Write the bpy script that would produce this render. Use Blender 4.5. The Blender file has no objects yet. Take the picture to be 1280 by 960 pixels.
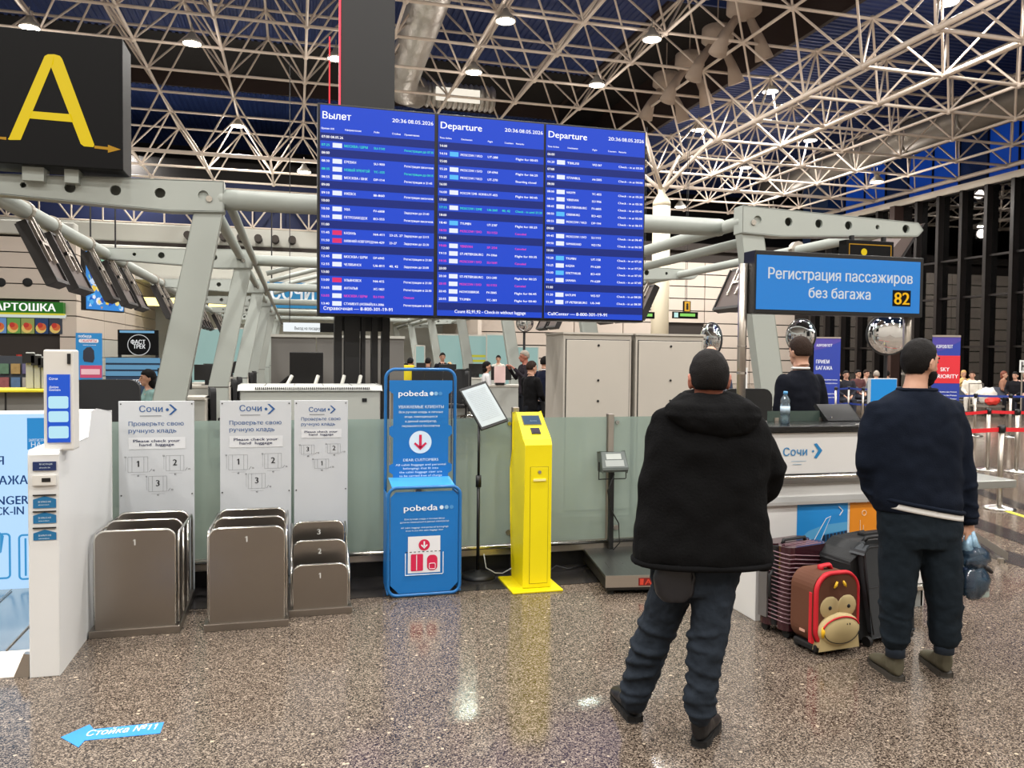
import bpy, bmesh, math, random
from math import sin, cos, pi, radians, sqrt, atan2, tan
from mathutils import Vector, Matrix, noise
from mathutils.geometry import tessellate_polygon

SC = bpy.context.scene
COL = SC.collection
random.seed(7)

# ------------------------------------------------------------------ camera
# World axes are the hall's own axes: x along the check-in front, y into the hall, z up.
FPX = 1010.0; CAMH = 1.70; PITCH = math.atan(34 / FPX); ROLL = 0.010; YAW = radians(15.0)
_fw = Vector((sin(YAW) * cos(PITCH), cos(YAW) * cos(PITCH), -sin(PITCH)))
_r0 = Vector((cos(YAW), -sin(YAW), 0)); _u0 = _r0.cross(_fw)
_up = cos(ROLL) * _u0 - sin(ROLL) * _r0; _rt = cos(ROLL) * _r0 + sin(ROLL) * _u0
CP = Vector((0, 0, CAMH))
cam_data = bpy.data.cameras.new('camera'); cam = bpy.data.objects.new('camera', cam_data); COL.objects.link(cam)
cam_data.sensor_width = 36; cam_data.lens = 36 * FPX / 1280; cam_data.clip_end = 300; cam_data.clip_start = 0.05
cam.matrix_world = Matrix(((_rt.x, _up.x, -_fw.x, CP.x), (_rt.y, _up.y, -_fw.y, CP.y), (_rt.z, _up.z, -_fw.z, CP.z), (0, 0, 0, 1)))
SC.camera = cam

# ------------------------------------------------------------------ world, exposure
w = bpy.data.worlds.new('night'); SC.world = w; w.use_nodes = True
w.node_tree.nodes['Background'].inputs[0].default_value = (0.012, 0.018, 0.035, 1)
w.node_tree.nodes['Background'].inputs[1].default_value = 1.0
SC.view_settings.view_transform = 'Standard'; SC.view_settings.look = 'None'
SC.view_settings.exposure = 0.0; SC.view_settings.gamma = 1.0; SC.view_settings.use_curve_mapping = False
SC.cycles.use_denoising = True
SC.cycles.max_bounces = 7; SC.cycles.diffuse_bounces = 3; SC.cycles.glossy_bounces = 4
SC.cycles.transmission_bounces = 6; SC.cycles.transparent_max_bounces = 12
SC.cycles.sample_clamp_indirect = 6.0; SC.cycles.caustics_reflective = False; SC.cycles.caustics_refractive = False
LAMP_W = 590.0          # watts of each high-bay lamp under the space frame

def lamp_light(loc, power=LAMP_W, size=0.9, col=(1.0, 0.965, 0.915), parent=None, rot=(0, 0, 0)):
    ld = bpy.data.lights.new('lamp_light', 'AREA'); ld.shape = 'DISK'; ld.size = size
    ld.energy = power; ld.color = col; ld.spread = radians(170)
    o = bpy.data.objects.new('lamp_light', ld); COL.objects.link(o); o.location = loc; o.rotation_euler = rot
    if parent: o.parent = parent
    return o
def glow(loc, parent=None, power=150.0):
    # stray light of an open high-bay lamp: it reaches the frame and the deck above as well
    ld = bpy.data.lights.new('lamp_glow', 'POINT'); ld.energy = power; ld.shadow_soft_size = 0.3; ld.color = (1.0, 0.92, 0.84)
    o = bpy.data.objects.new('lamp_glow', ld); COL.objects.link(o); o.location = loc
    if parent: o.parent = parent
# lamps of the same grid over and behind the camera, where the photograph does not look
for _u in (-15.7, -9.3, -2.9, 3.5, 9.9, 16.3, 22.7):
    for _v in (-9.5, -3.0, 3.5, 10.0, 16.4):
        lamp_light((_u, _v, 13.2 if _u < 16 else 10.9), LAMP_W * 0.72, 0.7)
        glow((_u, _v, 13.0 if _u < 16 else 10.8))

# ------------------------------------------------------------------ geometry from measured pixels
def _ray(x, y): return _fw + _rt * ((x - 640) / FPX) - _up * ((y - 480) / FPX)
def G(x, y, z=0.0):                                   # point of the plane at height z
    d = _ray(x, y); return CP + d * ((z - CAMH) / d.z)
def PV(x, y, v):                                      # point of the plane y = v
    d = _ray(x, y); return CP + d * (v / d.y)
def PU(x, y, u):                                      # point of the plane x = u
    d = _ray(x, y); return CP + d * (u / d.x)
def PD(x, y, D): return CP + _ray(x, y) * D           # point at distance D along the view axis
def proj(p):
    v = Vector(p) - CP; z = v.dot(_fw)
    return (640 + FPX * v.dot(_rt) / z, 480 - FPX * v.dot(_up) / z, z)

# ------------------------------------------------------------------ materials
def lin(c):
    r = []
    for v in c:
        v = v / 255.0
        r.append(v / 12.92 if v <= 0.04045 else ((v + 0.055) / 1.055) ** 2.4)
    return tuple(r) + (1.0,)
MATS = {}
def mat(name, col=(200, 200, 200), rough=0.5, metal=0.0, em=0.0, spec=0.5, noise=None, bump=None, coat=0.0, alpha=None, sheen=0.0, brushed=None, emcol=None):
    """procedural principled material; noise=(scale, amount) varies colour, bump=(scale, strength) fine relief"""
    if name in MATS: return MATS[name]
    m = bpy.data.materials.new(name); m.use_nodes = True; nt = m.node_tree; N = nt.nodes; L = nt.links
    b = N['Principled BSDF']; c = lin(col)
    b.inputs['Base Color'].default_value = c; b.inputs['Roughness'].default_value = rough
    b.inputs['Metallic'].default_value = metal; b.inputs['Specular IOR Level'].default_value = spec
    if coat: b.inputs['Coat Weight'].default_value = coat; b.inputs['Coat Roughness'].default_value = 0.08
    if sheen: b.inputs['Sheen Weight'].default_value = sheen; b.inputs['Sheen Roughness'].default_value = 0.5
    if em: b.inputs['Emission Color'].default_value = lin(emcol or col); b.inputs['Emission Strength'].default_value = em
    if alpha is not None: b.inputs['Alpha'].default_value = alpha
    tc = None
    if noise or bump or brushed: tc = N.new('ShaderNodeTexCoord')
    if noise:
        n = N.new('ShaderNodeTexNoise'); n.inputs['Scale'].default_value = noise[0]; n.inputs['Detail'].default_value = 4
        L.new(tc.outputs['Object'], n.inputs['Vector'])
        mx = N.new('ShaderNodeMix'); mx.data_type = 'RGBA'; mx.blend_type = 'MULTIPLY'; mx.inputs[0].default_value = 1.0
        r = N.new('ShaderNodeMapRange'); r.inputs[3].default_value = 1 - noise[1]; r.inputs[4].default_value = 1 + noise[1]
        L.new(n.outputs['Fac'], r.inputs[0]); mx.inputs[6].default_value = c
        L.new(r.outputs[0], mx.inputs[7]); L.new(mx.outputs[2], b.inputs['Base Color'])
    if brushed:
        mp = N.new('ShaderNodeMapping'); mp.inputs['Scale'].default_value = brushed[0]
        n = N.new('ShaderNodeTexNoise'); n.inputs['Scale'].default_value = 1.0; n.inputs['Detail'].default_value = 5
        L.new(tc.outputs['Object'], mp.inputs[0]); L.new(mp.outputs[0], n.inputs['Vector'])
        r = N.new('ShaderNodeMapRange'); r.inputs[3].default_value = rough - brushed[1]; r.inputs[4].default_value = rough + brushed[1]
        L.new(n.outputs['Fac'], r.inputs[0]); L.new(r.outputs[0], b.inputs['Roughness'])
        bp = N.new('ShaderNodeBump'); bp.inputs['Strength'].default_value = 0.06; bp.inputs['Distance'].default_value = 0.002
        L.new(n.outputs['Fac'], bp.inputs['Height']); L.new(bp.outputs[0], b.inputs['Normal'])
    if bump:
        n = N.new('ShaderNodeTexNoise'); n.inputs['Scale'].default_value = bump[0]; n.inputs['Detail'].default_value = 3
        L.new(tc.outputs['Object'], n.inputs['Vector'])
        bp = N.new('ShaderNodeBump'); bp.inputs['Strength'].default_value = bump[1]; bp.inputs['Distance'].default_value = bump[2] if len(bump) > 2 else 0.01
        L.new(n.outputs['Fac'], bp.inputs['Height']); L.new(bp.outputs[0], b.inputs['Normal'])
    MATS[name] = m; return m

def flat(col, em=0.0): # printed colour
    n = 'print_%d_%d_%d%s' % (col[0], col[1], col[2], '_%g' % em if em else '')
    if em: return mat(n, tuple(int(c * 0.12) for c in col), 0.35, spec=0.25, em=em, emcol=col)
    return mat(n, col, 0.5)

def glass_mat(name, tint, refl=1.0, frost=0.0, milk=0.0, milkcol=(150, 180, 168), rough=0.02):
    """thin sheet: transparent + Fresnel reflection, with optional milky scattering"""
    if name in MATS: return MATS[name]
    m = bpy.data.materials.new(name); m.use_nodes = True; nt = m.node_tree; N = nt.nodes; L = nt.links
    for n in list(N): N.remove(n)
    out = N.new('ShaderNodeOutputMaterial'); tr = N.new('ShaderNodeBsdfTransparent'); tr.inputs[0].default_value = lin(tint)
    base = tr.outputs[0]
    if milk:
        df = N.new('ShaderNodeBsdfDiffuse'); df.inputs[0].default_value = lin(milkcol)
        tl = N.new('ShaderNodeBsdfTranslucent'); tl.inputs[0].default_value = lin(milkcol)
        m1 = N.new('ShaderNodeMixShader'); m1.inputs[0].default_value = 0.45; L.new(df.outputs[0], m1.inputs[1]); L.new(tl.outputs[0], m1.inputs[2])
        m2 = N.new('ShaderNodeMixShader'); m2.inputs[0].default_value = milk; L.new(base, m2.inputs[1]); L.new(m1.outputs[0], m2.inputs[2]); base = m2.outputs[0]
    gl = N.new('ShaderNodeBsdfGlossy'); gl.inputs['Roughness'].default_value = rough
    fr = N.new('ShaderNodeFresnel'); fr.inputs[0].default_value = 1.5
    mu = N.new('ShaderNodeMath'); mu.operation = 'MULTIPLY'; mu.inputs[1].default_value = refl; mu.use_clamp = True
    L.new(fr.outputs[0], mu.inputs[0])
    m3 = N.new('ShaderNodeMixShader'); L.new(mu.outputs[0], m3.inputs[0]); L.new(base, m3.inputs[1]); L.new(gl.outputs[0], m3.inputs[2])
    L.new(m3.outputs[0], out.inputs[0]); MATS[name] = m; return m

# ------------------------------------------------------------------ mesh builder
class MB:
    def __init__(s): s.v = []; s.f = []
    def add(s, vs, fs):
        o = len(s.v); s.v += [tuple(p) for p in vs]; s.f += [tuple(i + o for i in q) for q in fs]; return s
    def box(s, a, b):
        x0, y0, z0 = a; x1, y1, z1 = b
        x0, x1 = min(x0, x1), max(x0, x1); y0, y1 = min(y0, y1), max(y0, y1); z0, z1 = min(z0, z1), max(z0, z1)
        return s.add([(x0,y0,z0),(x1,y0,z0),(x1,y1,z0),(x0,y1,z0),(x0,y0,z1),(x1,y0,z1),(x1,y1,z1),(x0,y1,z1)],
                     [(0,3,2,1),(4,5,6,7),(0,1,5,4),(1,2,6,5),(2,3,7,6),(3,0,4,7)])
    def cb(s, c, d): return s.box([c[i] - d[i] / 2 for i in range(3)], [c[i] + d[i] / 2 for i in range(3)])
    def cyl(s, p0, p1, r, r2=None, n=12, caps=True):
        return s.tube([p0, p1], [r, r if r2 is None else r2], n, caps)
    def tube(s, pts, r, n=8, caps=True, closed=False, flat=1.0, up=None):
        """swept tube; r number or list; flat scales the second axis"""
        P = [Vector(p) for p in pts]; k = len(P); R = r if isinstance(r, (list, tuple)) else [r] * k
        vs = []; fs = []; nrm = None
        for i in range(k):
            if closed: t = (P[(i + 1) % k] - P[i - 1])
            elif i == 0: t = P[1] - P[0]
            elif i == k - 1: t = P[-1] - P[-2]
            else: t = (P[i + 1] - P[i]).normalized() + (P[i] - P[i - 1]).normalized()
            t = t.normalized() if t.length > 1e-9 else Vector((0, 0, 1))
            if nrm is None:
                a = Vector(up) if up else (Vector((0, 0, 1)) if abs(t.z) < 0.9 else Vector((1, 0, 0)))
                nrm = (a - t * a.dot(t)).normalized()
            else:
                nn = nrm - t * nrm.dot(t); nrm = nn.normalized() if nn.length > 1e-6 else nrm
            b = t.cross(nrm)
            for j in range(n):
                a = 2 * pi * j / n
                vs.append(P[i] + nrm * (cos(a) * R[i]) + b * (sin(a) * R[i] * flat))
        m = k if closed else k - 1
        for i in range(m):
            for j in range(n):
                a0 = i * n + j; a1 = i * n + (j + 1) % n; b0 = ((i + 1) % k) * n + j; b1 = ((i + 1) % k) * n + (j + 1) % n
                fs.append((a0, a1, b1, b0))
        if caps and not closed:
            fs.append(tuple(range(n - 1, -1, -1))); fs.append(tuple((k - 1) * n + j for j in range(n)))
        return s.add(vs, fs)
    def ell(s, c, rx, ry=None, rz=None, nu=16, nv=10, M=None, fn=None):
        ry = rx if ry is None else ry; rz = rx if rz is None else rz; vs = []; fs = []; c = Vector(c)
        for i in range(nv + 1):
            t = pi * i / nv
            for j in range(nu):
                a = 2 * pi * j / nu; d = Vector((sin(t) * cos(a), sin(t) * sin(a), cos(t)))
                q = fn(d) if fn else 1.0
                p = Vector((d.x * rx * q, d.y * ry * q, d.z * rz * q))
                if M is not None: p = M @ p
                vs.append(c + p)
        for i in range(nv):
            for j in range(nu):
                a0 = i * nu + j; a1 = i * nu + (j + 1) % nu
                fs.append((a0, a0 + nu, a1 + nu, a1))
        return s.add(vs, fs)
    def prism(s, poly, m0, m1, plane='xz', holes=()):
        """polygon (with holes) extruded between m0 and m1 along the axis missing from `plane`"""
        loops = [list(poly)] + [list(h) for h in holes]
        flatp = [p for l in loops for p in l]
        tri = tessellate_polygon([[Vector((p[0], p[1], 0)) for p in l] for l in loops]) if (holes or len(poly) > 4) else [tuple(range(len(poly)))] 
        def P(p, m):
            if plane == 'xz': return (p[0], m, p[1])
            if plane == 'yz': return (m, p[0], p[1])
            return (p[0], p[1], m)
        n = len(flatp); vs = [P(p, m0) for p in flatp] + [P(p, m1) for p in flatp]; fs = []
        for t in tri: fs.append(tuple(t)); fs.append(tuple(i + n for i in reversed(t)))
        o = 0
        for l in loops:
            k = len(l)
            for i in range(k): a = o + i; b = o + (i + 1) % k; fs.append((a, b, b + n, a + n))
            o += k
        return s.add(vs, fs)
    def lathe(s, prof, c=(0, 0, 0), n=24):
        vs = []; fs = []; k = len(prof)
        for (r, z) in prof:
            for j in range(n): a = 2 * pi * j / n; vs.append((c[0] + r * cos(a), c[1] + r * sin(a), c[2] + z))
        for i in range(k - 1):
            for j in range(n): a0 = i * n + j; a1 = i * n + (j + 1) % n; fs.append((a0, a1, a1 + n, a0 + n))
        if prof[0][0] > 1e-4: fs.append(tuple(range(n - 1, -1, -1)))
        if prof[-1][0] > 1e-4: fs.append(tuple((k - 1) * n + j for j in range(n)))
        return s.add(vs, fs)
    def loft(s, rings, caps=True):
        n = len(rings[0]); vs = [p for r in rings for p in r]; fs = []
        for i in range(len(rings) - 1):
            for j in range(n): a0 = i * n + j; a1 = i * n + (j + 1) % n; fs.append((a0, a1, a1 + n, a0 + n))
        if caps: fs.append(tuple(range(n - 1, -1, -1))); fs.append(tuple((len(rings) - 1) * n + j for j in range(n)))
        return s.add(vs, fs)
    def xf(s, M): s.v = [tuple(M @ Vector(p)) for p in s.v]; return s

def rrect(x0, z0, x1, z1, r, n=5, corners=(1, 1, 1, 1)):
    """rounded rectangle outline, corners = bottom-right, top-right, top-left, bottom-left"""
    out = []
    for (cx, cz, a0, on) in ((x1 - r, z0 + r, -90, corners[0]), (x1 - r, z1 - r, 0, corners[1]), (x0 + r, z1 - r, 90, corners[2]), (x0 + r, z0 + r, 180, corners[3])):
        if not on:
            out.append((cx + (r if a0 in (-90, 0) else -r), cz + (r if a0 in (0, 90) else -r))); continue
        for i in range(n + 1):
            a = radians(a0 + 90 * i / n); out.append((cx + r * cos(a), cz + r * sin(a)))
    return out
def circ(cx, cz, r, n=16): return [(cx + r * cos(2 * pi * i / n), cz + r * sin(2 * pi * i / n)) for i in range(n)]

# ------------------------------------------------------------------ objects
def mwm(o):
    M = Matrix.LocRotScale(o.location, o.rotation_euler, o.scale)
    return mwm(o.parent) @ M if o.parent else M
def put(name, me, material, parent=None, world=True, loc=None):
    o = bpy.data.objects.new(name, me); COL.objects.link(o)
    if material and not me.materials: me.materials.append(material)
    if parent: o.parent = parent
    return o
def obj(name, mb, material, parent=None, world=True, smooth=False, bevel=0.0, mods=None, seg=2):
    """one mesh object. world=True: vertices are world coordinates; else they are in the parent's frame"""
    me = bpy.data.meshes.new(name)
    vs = mb.v
    if parent and world:
        Mi = mwm(parent).inverted(); vs = [tuple(Mi @ Vector(p)) for p in vs]
    lo = [min(p[i] for p in vs) for i in range(3)]; hi = [max(p[i] for p in vs) for i in range(3)]
    c = ((lo[0] + hi[0]) / 2, (lo[1] + hi[1]) / 2, lo[2])
    me.from_pydata([(p[0] - c[0], p[1] - c[1], p[2] - c[2]) for p in vs], [], mb.f); me.update()
    if smooth: me.shade_smooth()
    o = put(name, me, material, parent); o.location = c
    if bevel:
        b = o.modifiers.new('bevel', 'BEVEL'); b.width = bevel; b.segments = seg; b.limit_method = 'ANGLE'; b.angle_limit = radians(40); b.harden_normals = False
    for md in (mods or ()):
        if md[0] == 'REMESH':
            q = o.modifiers.new('remesh', 'REMESH'); q.mode = 'VOXEL'; q.voxel_size = md[1]; q.use_smooth_shade = True
        elif md[0] == 'SMOOTH':
            q = o.modifiers.new('smooth', 'SMOOTH'); q.factor = 0.5; q.iterations = md[1]
        elif md[0] == 'FOLDS':
            t = bpy.data.textures.new('folds', 'CLOUDS'); t.noise_scale = md[1]; t.noise_depth = 1
            q = o.modifiers.new('folds', 'DISPLACE'); q.texture = t; q.strength = md[2]; q.mid_level = 0.5; q.texture_coords = 'LOCAL'
    return o
def thing(name, label, cat, loc=(0, 0, 0), rz=0.0, group=None):
    o = bpy.data.objects.new(name, None); COL.objects.link(o); o.location = loc; o.rotation_euler = (0, 0, rz)
    o.empty_display_size = 0.1; o['label'] = label; o['category'] = cat
    if group: o['group'] = group
    return o
def tag(o, label, cat, group=None):
    o['label'] = label; o['category'] = cat
    if group: o['group'] = group
    return o
def struct(o): o['kind'] = 'structure'; return o
def room(name, loc=(0, 0, 0)):
    o = bpy.data.objects.new(name, None); COL.objects.link(o); o.location = loc; o['kind'] = 'structure'; o.empty_display_size = 0.1; return o
def copy_tree(o, parent=None):
    c = o.copy(); COL.objects.link(c)
    if parent: c.parent = parent
    for ch in list(o.children):
        copy_tree(ch, c)
    return c

# ------------------------------------------------------------------ lettering (curves turned to meshes, flat print)
_OC = {}; _AD = {}; _SP = {}
def _outline(s):
    """edges (x0, y0, x1, y1) of the outline of a string in the built-in font"""
    if s not in _OC:
        cu = bpy.data.curves.new('t', 'FONT'); cu.body = s; cu.size = 1.0; cu.resolution_u = 3; cu.fill_mode = 'NONE'
        ob = bpy.data.objects.new('t', cu); me = bpy.data.meshes.new_from_object(ob)
        _OC[s] = [(me.vertices[e.vertices[0]].co.x, me.vertices[e.vertices[0]].co.y, me.vertices[e.vertices[1]].co.x, me.vertices[e.vertices[1]].co.y) for e in me.edges]
        bpy.data.objects.remove(ob); bpy.data.curves.remove(cu); bpy.data.meshes.remove(me)
    return _OC[s]
def _wid(s): E = _outline(s); return max(max(e[0], e[2]) for e in E) - min(min(e[0], e[2]) for e in E)
def _advance(c):
    if c not in _AD: _AD[c] = _wid('H' + c + 'H') - _wid('HH')
    return _AD[c]
def _spans(c, rows, bold):
    """the glyph as quads between scan lines, filled by the non-zero rule so overlapping strokes stay solid"""
    k = (c, rows, bold)
    if k in _SP: return _SP[k]
    E = list(_outline(c)) if c.strip() else []
    if c == '1': P = [(0.2, 0.68), (0.2, 0.57), (0.06, 0.47), (0.06, 0.56)]; q = []
    else: P = None; q = []
    if E:
        y0 = min(min(e[1], e[3]) for e in E); y1 = max(max(e[1], e[3]) for e in E); n = max(2, int(rows * (y1 - y0) / 0.7 + 0.5))
        def cut(y):
            X_ = []
            for (ax, ay, bx, by) in E:
                if (ay <= y) != (by <= y): X_.append((ax + (bx - ax) * (y - ay) / (by - ay), 1 if by > ay else -1))
            X_.sort(); w_ = 0; out = []; st = 0
            for x, d in X_:
                if w_ == 0: st = x
                w_ += d
                if w_ == 0 and x - st > 1e-4: out.append((st, x))
            return out
        for i in range(n):
            ya = y0 + (y1 - y0) * i / n; yb = y0 + (y1 - y0) * (i + 1) / n; d = (yb - ya)
            A = cut(ya + d * 0.04); B = cut(yb - d * 0.04); Mi = cut((ya + yb) / 2)
            if not (len(A) == len(B) == len(Mi)): A = B = Mi
            for (a0, a1), (b0, b1) in zip(A, B): q.append(((a0 - bold, ya), (a1 + bold, ya), (b1 + bold, yb), (b0 - bold, yb)))
    if P: q.append(tuple(reversed(P)))
    _SP[k] = q; return q
def letters(name, items, origin, ax, ay, material, parent, bold=0.0):
    """items: (string, x, y, cap height, width or None, align l/c/r); p = origin + x*ax + y*ay"""
    o = Vector(origin); ax = Vector(ax); ay = Vector(ay); mb = MB()
    for it in items:
        s, x, y, h = it[:4]; wd = it[4] if len(it) > 4 else None; al = it[5] if len(it) > 5 else 'l'
        rows = 6 if h < 0.014 else 9 if h < 0.03 else 16 if h < 0.07 else 30
        Q = []; cx = 0.0
        for ch in s.strip(): Q += [[(p[0] + cx, p[1]) for p in q] for q in _spans(ch, rows, bold)]; cx += _advance(ch)
        if not Q: continue
        x0 = min(p[0] for q in Q for p in q); x1 = max(p[0] for q in Q for p in q)
        ks = h / 0.70; kx = ks if wd is None else wd / (x1 - x0); W = (x1 - x0) * kx
        sx = x - {'l': 0, 'c': W / 2, 'r': W}[al]
        for q in Q: mb.add([o + ax * (sx + (p[0] - x0) * kx) + ay * (y + p[1] * ks) for p in q], [(0, 1, 2, 3)])
    if not mb.v: return None
    r = obj(name, mb, material, parent)
    if len(items) > 2 or sum(len(i[0]) for i in items) > 8: r['kind'] = 'stuff'
    return r
def sheet(mb, origin, ax, ay, poly, off=0.0):
    """flat polygon of print in the plane of origin/ax/ay"""
    o = Vector(origin); ax = Vector(ax); ay = Vector(ay); n = ax.cross(ay) * off
    tri = tessellate_polygon([[Vector((p[0], p[1], 0)) for p in poly]]) if len(poly) > 4 else [tuple(range(len(poly)))]
    mb.add([o + ax * p[0] + ay * p[1] + n for p in poly], tri); return mb
def rect(x0, y0, x1, y1): return [(x0, y0), (x1, y0), (x1, y1), (x0, y1)]
X = (1, 0, 0); Y = (0, 1, 0); Z = (0, 0, 1)

# common materials
M_white = mat('white_lacquer', (226, 227, 226), 0.35, noise=(3, 0.03))
M_steel = mat('brushed_steel', (186, 178, 168), 0.33, 0.85, brushed=((40, 2, 2), 0.08))
M_steelb = mat('bright_steel', (205, 202, 196), 0.22, 1.0, brushed=((4, 4, 60), 0.06))
M_black = mat('black_plastic', (18, 18, 19), 0.45)
M_frame = mat('grey_painted_steel', (166, 172, 166), 0.42, noise=(2, 0.05))
M_roof = mat('cream_painted_tube', (226, 212, 198), 0.4, noise=(0.6, 0.06))
M_rubber = mat('black_rubber', (14, 14, 14), 0.7)

# ================================================================== floor
def floor_mat(name, dark, mid, light, scale=185.0, rough=0.13):
    m = bpy.data.materials.new(name); m.use_nodes = True; nt = m.node_tree; N = nt.nodes; L = nt.links; b = N['Principled BSDF']
    tc = N.new('ShaderNodeTexCoord')
    v1 = N.new('ShaderNodeTexVoronoi'); v1.inputs['Scale'].default_value = scale; L.new(tc.outputs['Object'], v1.inputs['Vector'])
    v2 = N.new('ShaderNodeTexVoronoi'); v2.inputs['Scale'].default_value = scale * 0.16; L.new(tc.outputs['Object'], v2.inputs['Vector'])
    nz = N.new('ShaderNodeTexNoise'); nz.inputs['Scale'].default_value = 0.8; nz.inputs['Detail'].default_value = 5; L.new(tc.outputs['Object'], nz.inputs['Vector'])
    sp = N.new('ShaderNodeSeparateColor'); L.new(v1.outputs['Color'], sp.inputs[0])
    r = N.new('ShaderNodeValToRGB'); r.color_ramp.interpolation = 'CONSTANT'; e = r.color_ramp.elements
    e[0].position = 0; e[0].color = lin(dark); e[1].position = 0.36; e[1].color = lin(mid)
    for p, c in ((0.60, tuple(int(a * 0.72 + b_ * 0.28) for a, b_ in zip(mid, light))), (0.80, light)):
        q = e.new(p); q.color = lin(c)
    L.new(sp.outputs[0], r.inputs[0])
    sp2 = N.new('ShaderNodeSeparateColor'); L.new(v2.outputs['Color'], sp2.inputs[0])
    gt = N.new('ShaderNodeMath'); gt.operation = 'GREATER_THAN'; gt.inputs[1].default_value = 0.955; L.new(sp2.outputs[1], gt.inputs[0])
    lt = N.new('ShaderNodeMath'); lt.operation = 'LESS_THAN'; lt.inputs[1].default_value = 0.26; L.new(v2.outputs['Distance'], lt.inputs[0])
    an = N.new('ShaderNodeMath'); an.operation = 'MULTIPLY'; L.new(gt.outputs[0], an.inputs[0]); L.new(lt.outputs[0], an.inputs[1])
    mx = N.new('ShaderNodeMix'); mx.data_type = 'RGBA'; L.new(an.outputs[0], mx.inputs[0]); L.new(r.outputs[0], mx.inputs[6]); mx.inputs[7].default_value = lin((186, 170, 148))
    mr = N.new('ShaderNodeMapRange'); mr.inputs[3].default_value = 0.86; mr.inputs[4].default_value = 1.12; L.new(nz.outputs['Fac'], mr.inputs[0])
    m2 = N.new('ShaderNodeMix'); m2.data_type = 'RGBA'; m2.blend_type = 'MULTIPLY'; m2.inputs[0].default_value = 1.0
    L.new(mx.outputs[2], m2.inputs[6]); L.new(mr.outputs[0], m2.inputs[7]); L.new(m2.outputs[2], b.inputs['Base Color'])
    rr = N.new('ShaderNodeMapRange'); rr.inputs[3].default_value = rough - 0.05; rr.inputs[4].default_value = rough + 0.07; L.new(nz.outputs['Fac'], rr.inputs[0]); L.new(rr.outputs[0], b.inputs['Roughness'])
    b.inputs['Specular IOR Level'].default_value = 0.4
    return m
M_terr = floor_mat('polished_terrazzo', (48, 40, 35), (98, 86, 76), (150, 136, 122))
struct(obj('floor', MB().box((-30, -14, -0.2), (42, 60, 0)), M_terr))
M_band = mat('dark_granite_band', (44, 42, 42), 0.2, noise=(60, 0.3))
# dark granite strip under the barrier, and the bands crossing the hall floor on the right
band = room('floor_band')
for a, b_ in (((-1.6, 5.68, 0), (2.85, 6.6, 0.004)),):
    obj('granite_strip', MB().box(a, b_), M_band, band)
def floor_strip(x0, y0, x1, y1, t, m, nm='granite_strip'):
    P = [G(x0, y0), G(x1, y1), G(x1, y1 + t), G(x0, y0 + t)]
    obj(nm, MB().prism([(p.x, p.y) for p in P], 0, 0.003, 'xy'), m, band)
for a in ((1150, 584, 1420, 680, 8), (1150, 622, 1420, 718, 13), (1150, 655, 1420, 738, 15)): floor_strip(*a, M_band)
M_yl = mat('yellow_line_paint', (214, 214, 40), 0.5)
floor_strip(1254, 636.5, 1340, 663, 2.2, M_yl, 'yellow_line')

# ================================================================== roof: double-layer space frame with a raised middle
PA = 3.2; U0 = 0.38; PVV = 3.15; V0 = 27.75
ZA = CAMH + 12.0; ZB = CAMH + 9.65; ZC = CAMH + 14.3
UST, VST = 16.4, 40.5
def nA(i, j): return Vector((U0 + PA * i, V0 + PVV * j, ZA))
def nH(i, j):
    u = U0 + PA * (i + 0.5); v = V0 + PVV * (j + 0.5)
    return Vector((u, v, ZC if (u < UST and v < VST) else ZB))
IR = range(-8, 11); JR = range(-4, 7)
bars = []
for i in IR:
    for j in JR:
        a = nA(i, j)
        if i + 1 in IR: bars.append((a, nA(i + 1, j), 0.058))
        if j + 1 in JR: bars.append((a, nA(i, j + 1), 0.062))
        h = nH(i, j)
        for (di, dj) in ((1, 0), (0, 1)):
            if (i + di) in IR and (j + dj) in JR:
                h2 = nH(i + di, j + dj)
                if abs(h2.z - h.z) < 0.1:
                    thick = (dj == 1 and h.z < ZA and i in (5, 6)) or (di == 1 and h.z < ZA and j in (4,))
                    bars.append((h, h2, 0.095 if thick else 0.062))
        for (di, dj) in ((0, 0), (1, 0), (0, 1), (1, 1)):
            if (i + di) in IR and (j + dj) in JR: bars.append((h, nA(i + di, j + dj), 0.043))
# eaves beam over the glass wall
bars.append((Vector((33.9, 14, ZB)), Vector((33.9, 49, ZB)), 0.12))
unit = bpy.data.meshes.new('strut'); _m = MB().cyl((0, 0, 0), (0, 0, 1), 1.0, n=10, caps=False)
unit.from_pydata(_m.v, [], _m.f); unit.update(); unit.shade_smooth(); unit.materials.append(M_roof)
roof = room('ceiling_space_frame', (0, 27.75, ZA))
def seen_len(p, q):
    best = 0; inside = 0
    for t in (0, 0.25, 0.5, 0.75, 1):
        x, y, z = proj(p.lerp(q, t))
        if z > 1 and -20 < x < 1300 and -20 < y < 330: inside += 1
    if not inside: return 0
    a = proj(p); b = proj(q)
    if a[2] < 1 or b[2] < 1: return 0
    return math.hypot(a[0] - b[0], a[1] - b[1]) * inside / 5
ranked = sorted(bars, key=lambda b: -seen_len(b[0], b[1]) * b[2])
for p, q, r in ranked[:285]:
    o = bpy.data.objects.new('strut', unit); COL.objects.link(o); o.parent = roof
    d = q - p; o.location = p - roof.location; o.rotation_euler = d.to_track_quat('Z', 'Y').to_euler(); o.scale = (r, r, d.length)
rest = MB()
for p, q, r in ranked[285:]: rest.cyl(p, q, r, n=6, caps=False)
o = obj('far_struts', rest, M_roof, roof, smooth=True); o['kind'] = 'stuff'
nb = MB()
for i in IR:
    for j in JR:
        for n_ in (nA(i, j), nH(i, j)): nb.ell(n_, 0.13, nu=8, nv=5)
o = obj('node_balls', nb, M_roof, roof, smooth=True); o['kind'] = 'stuff'

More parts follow.
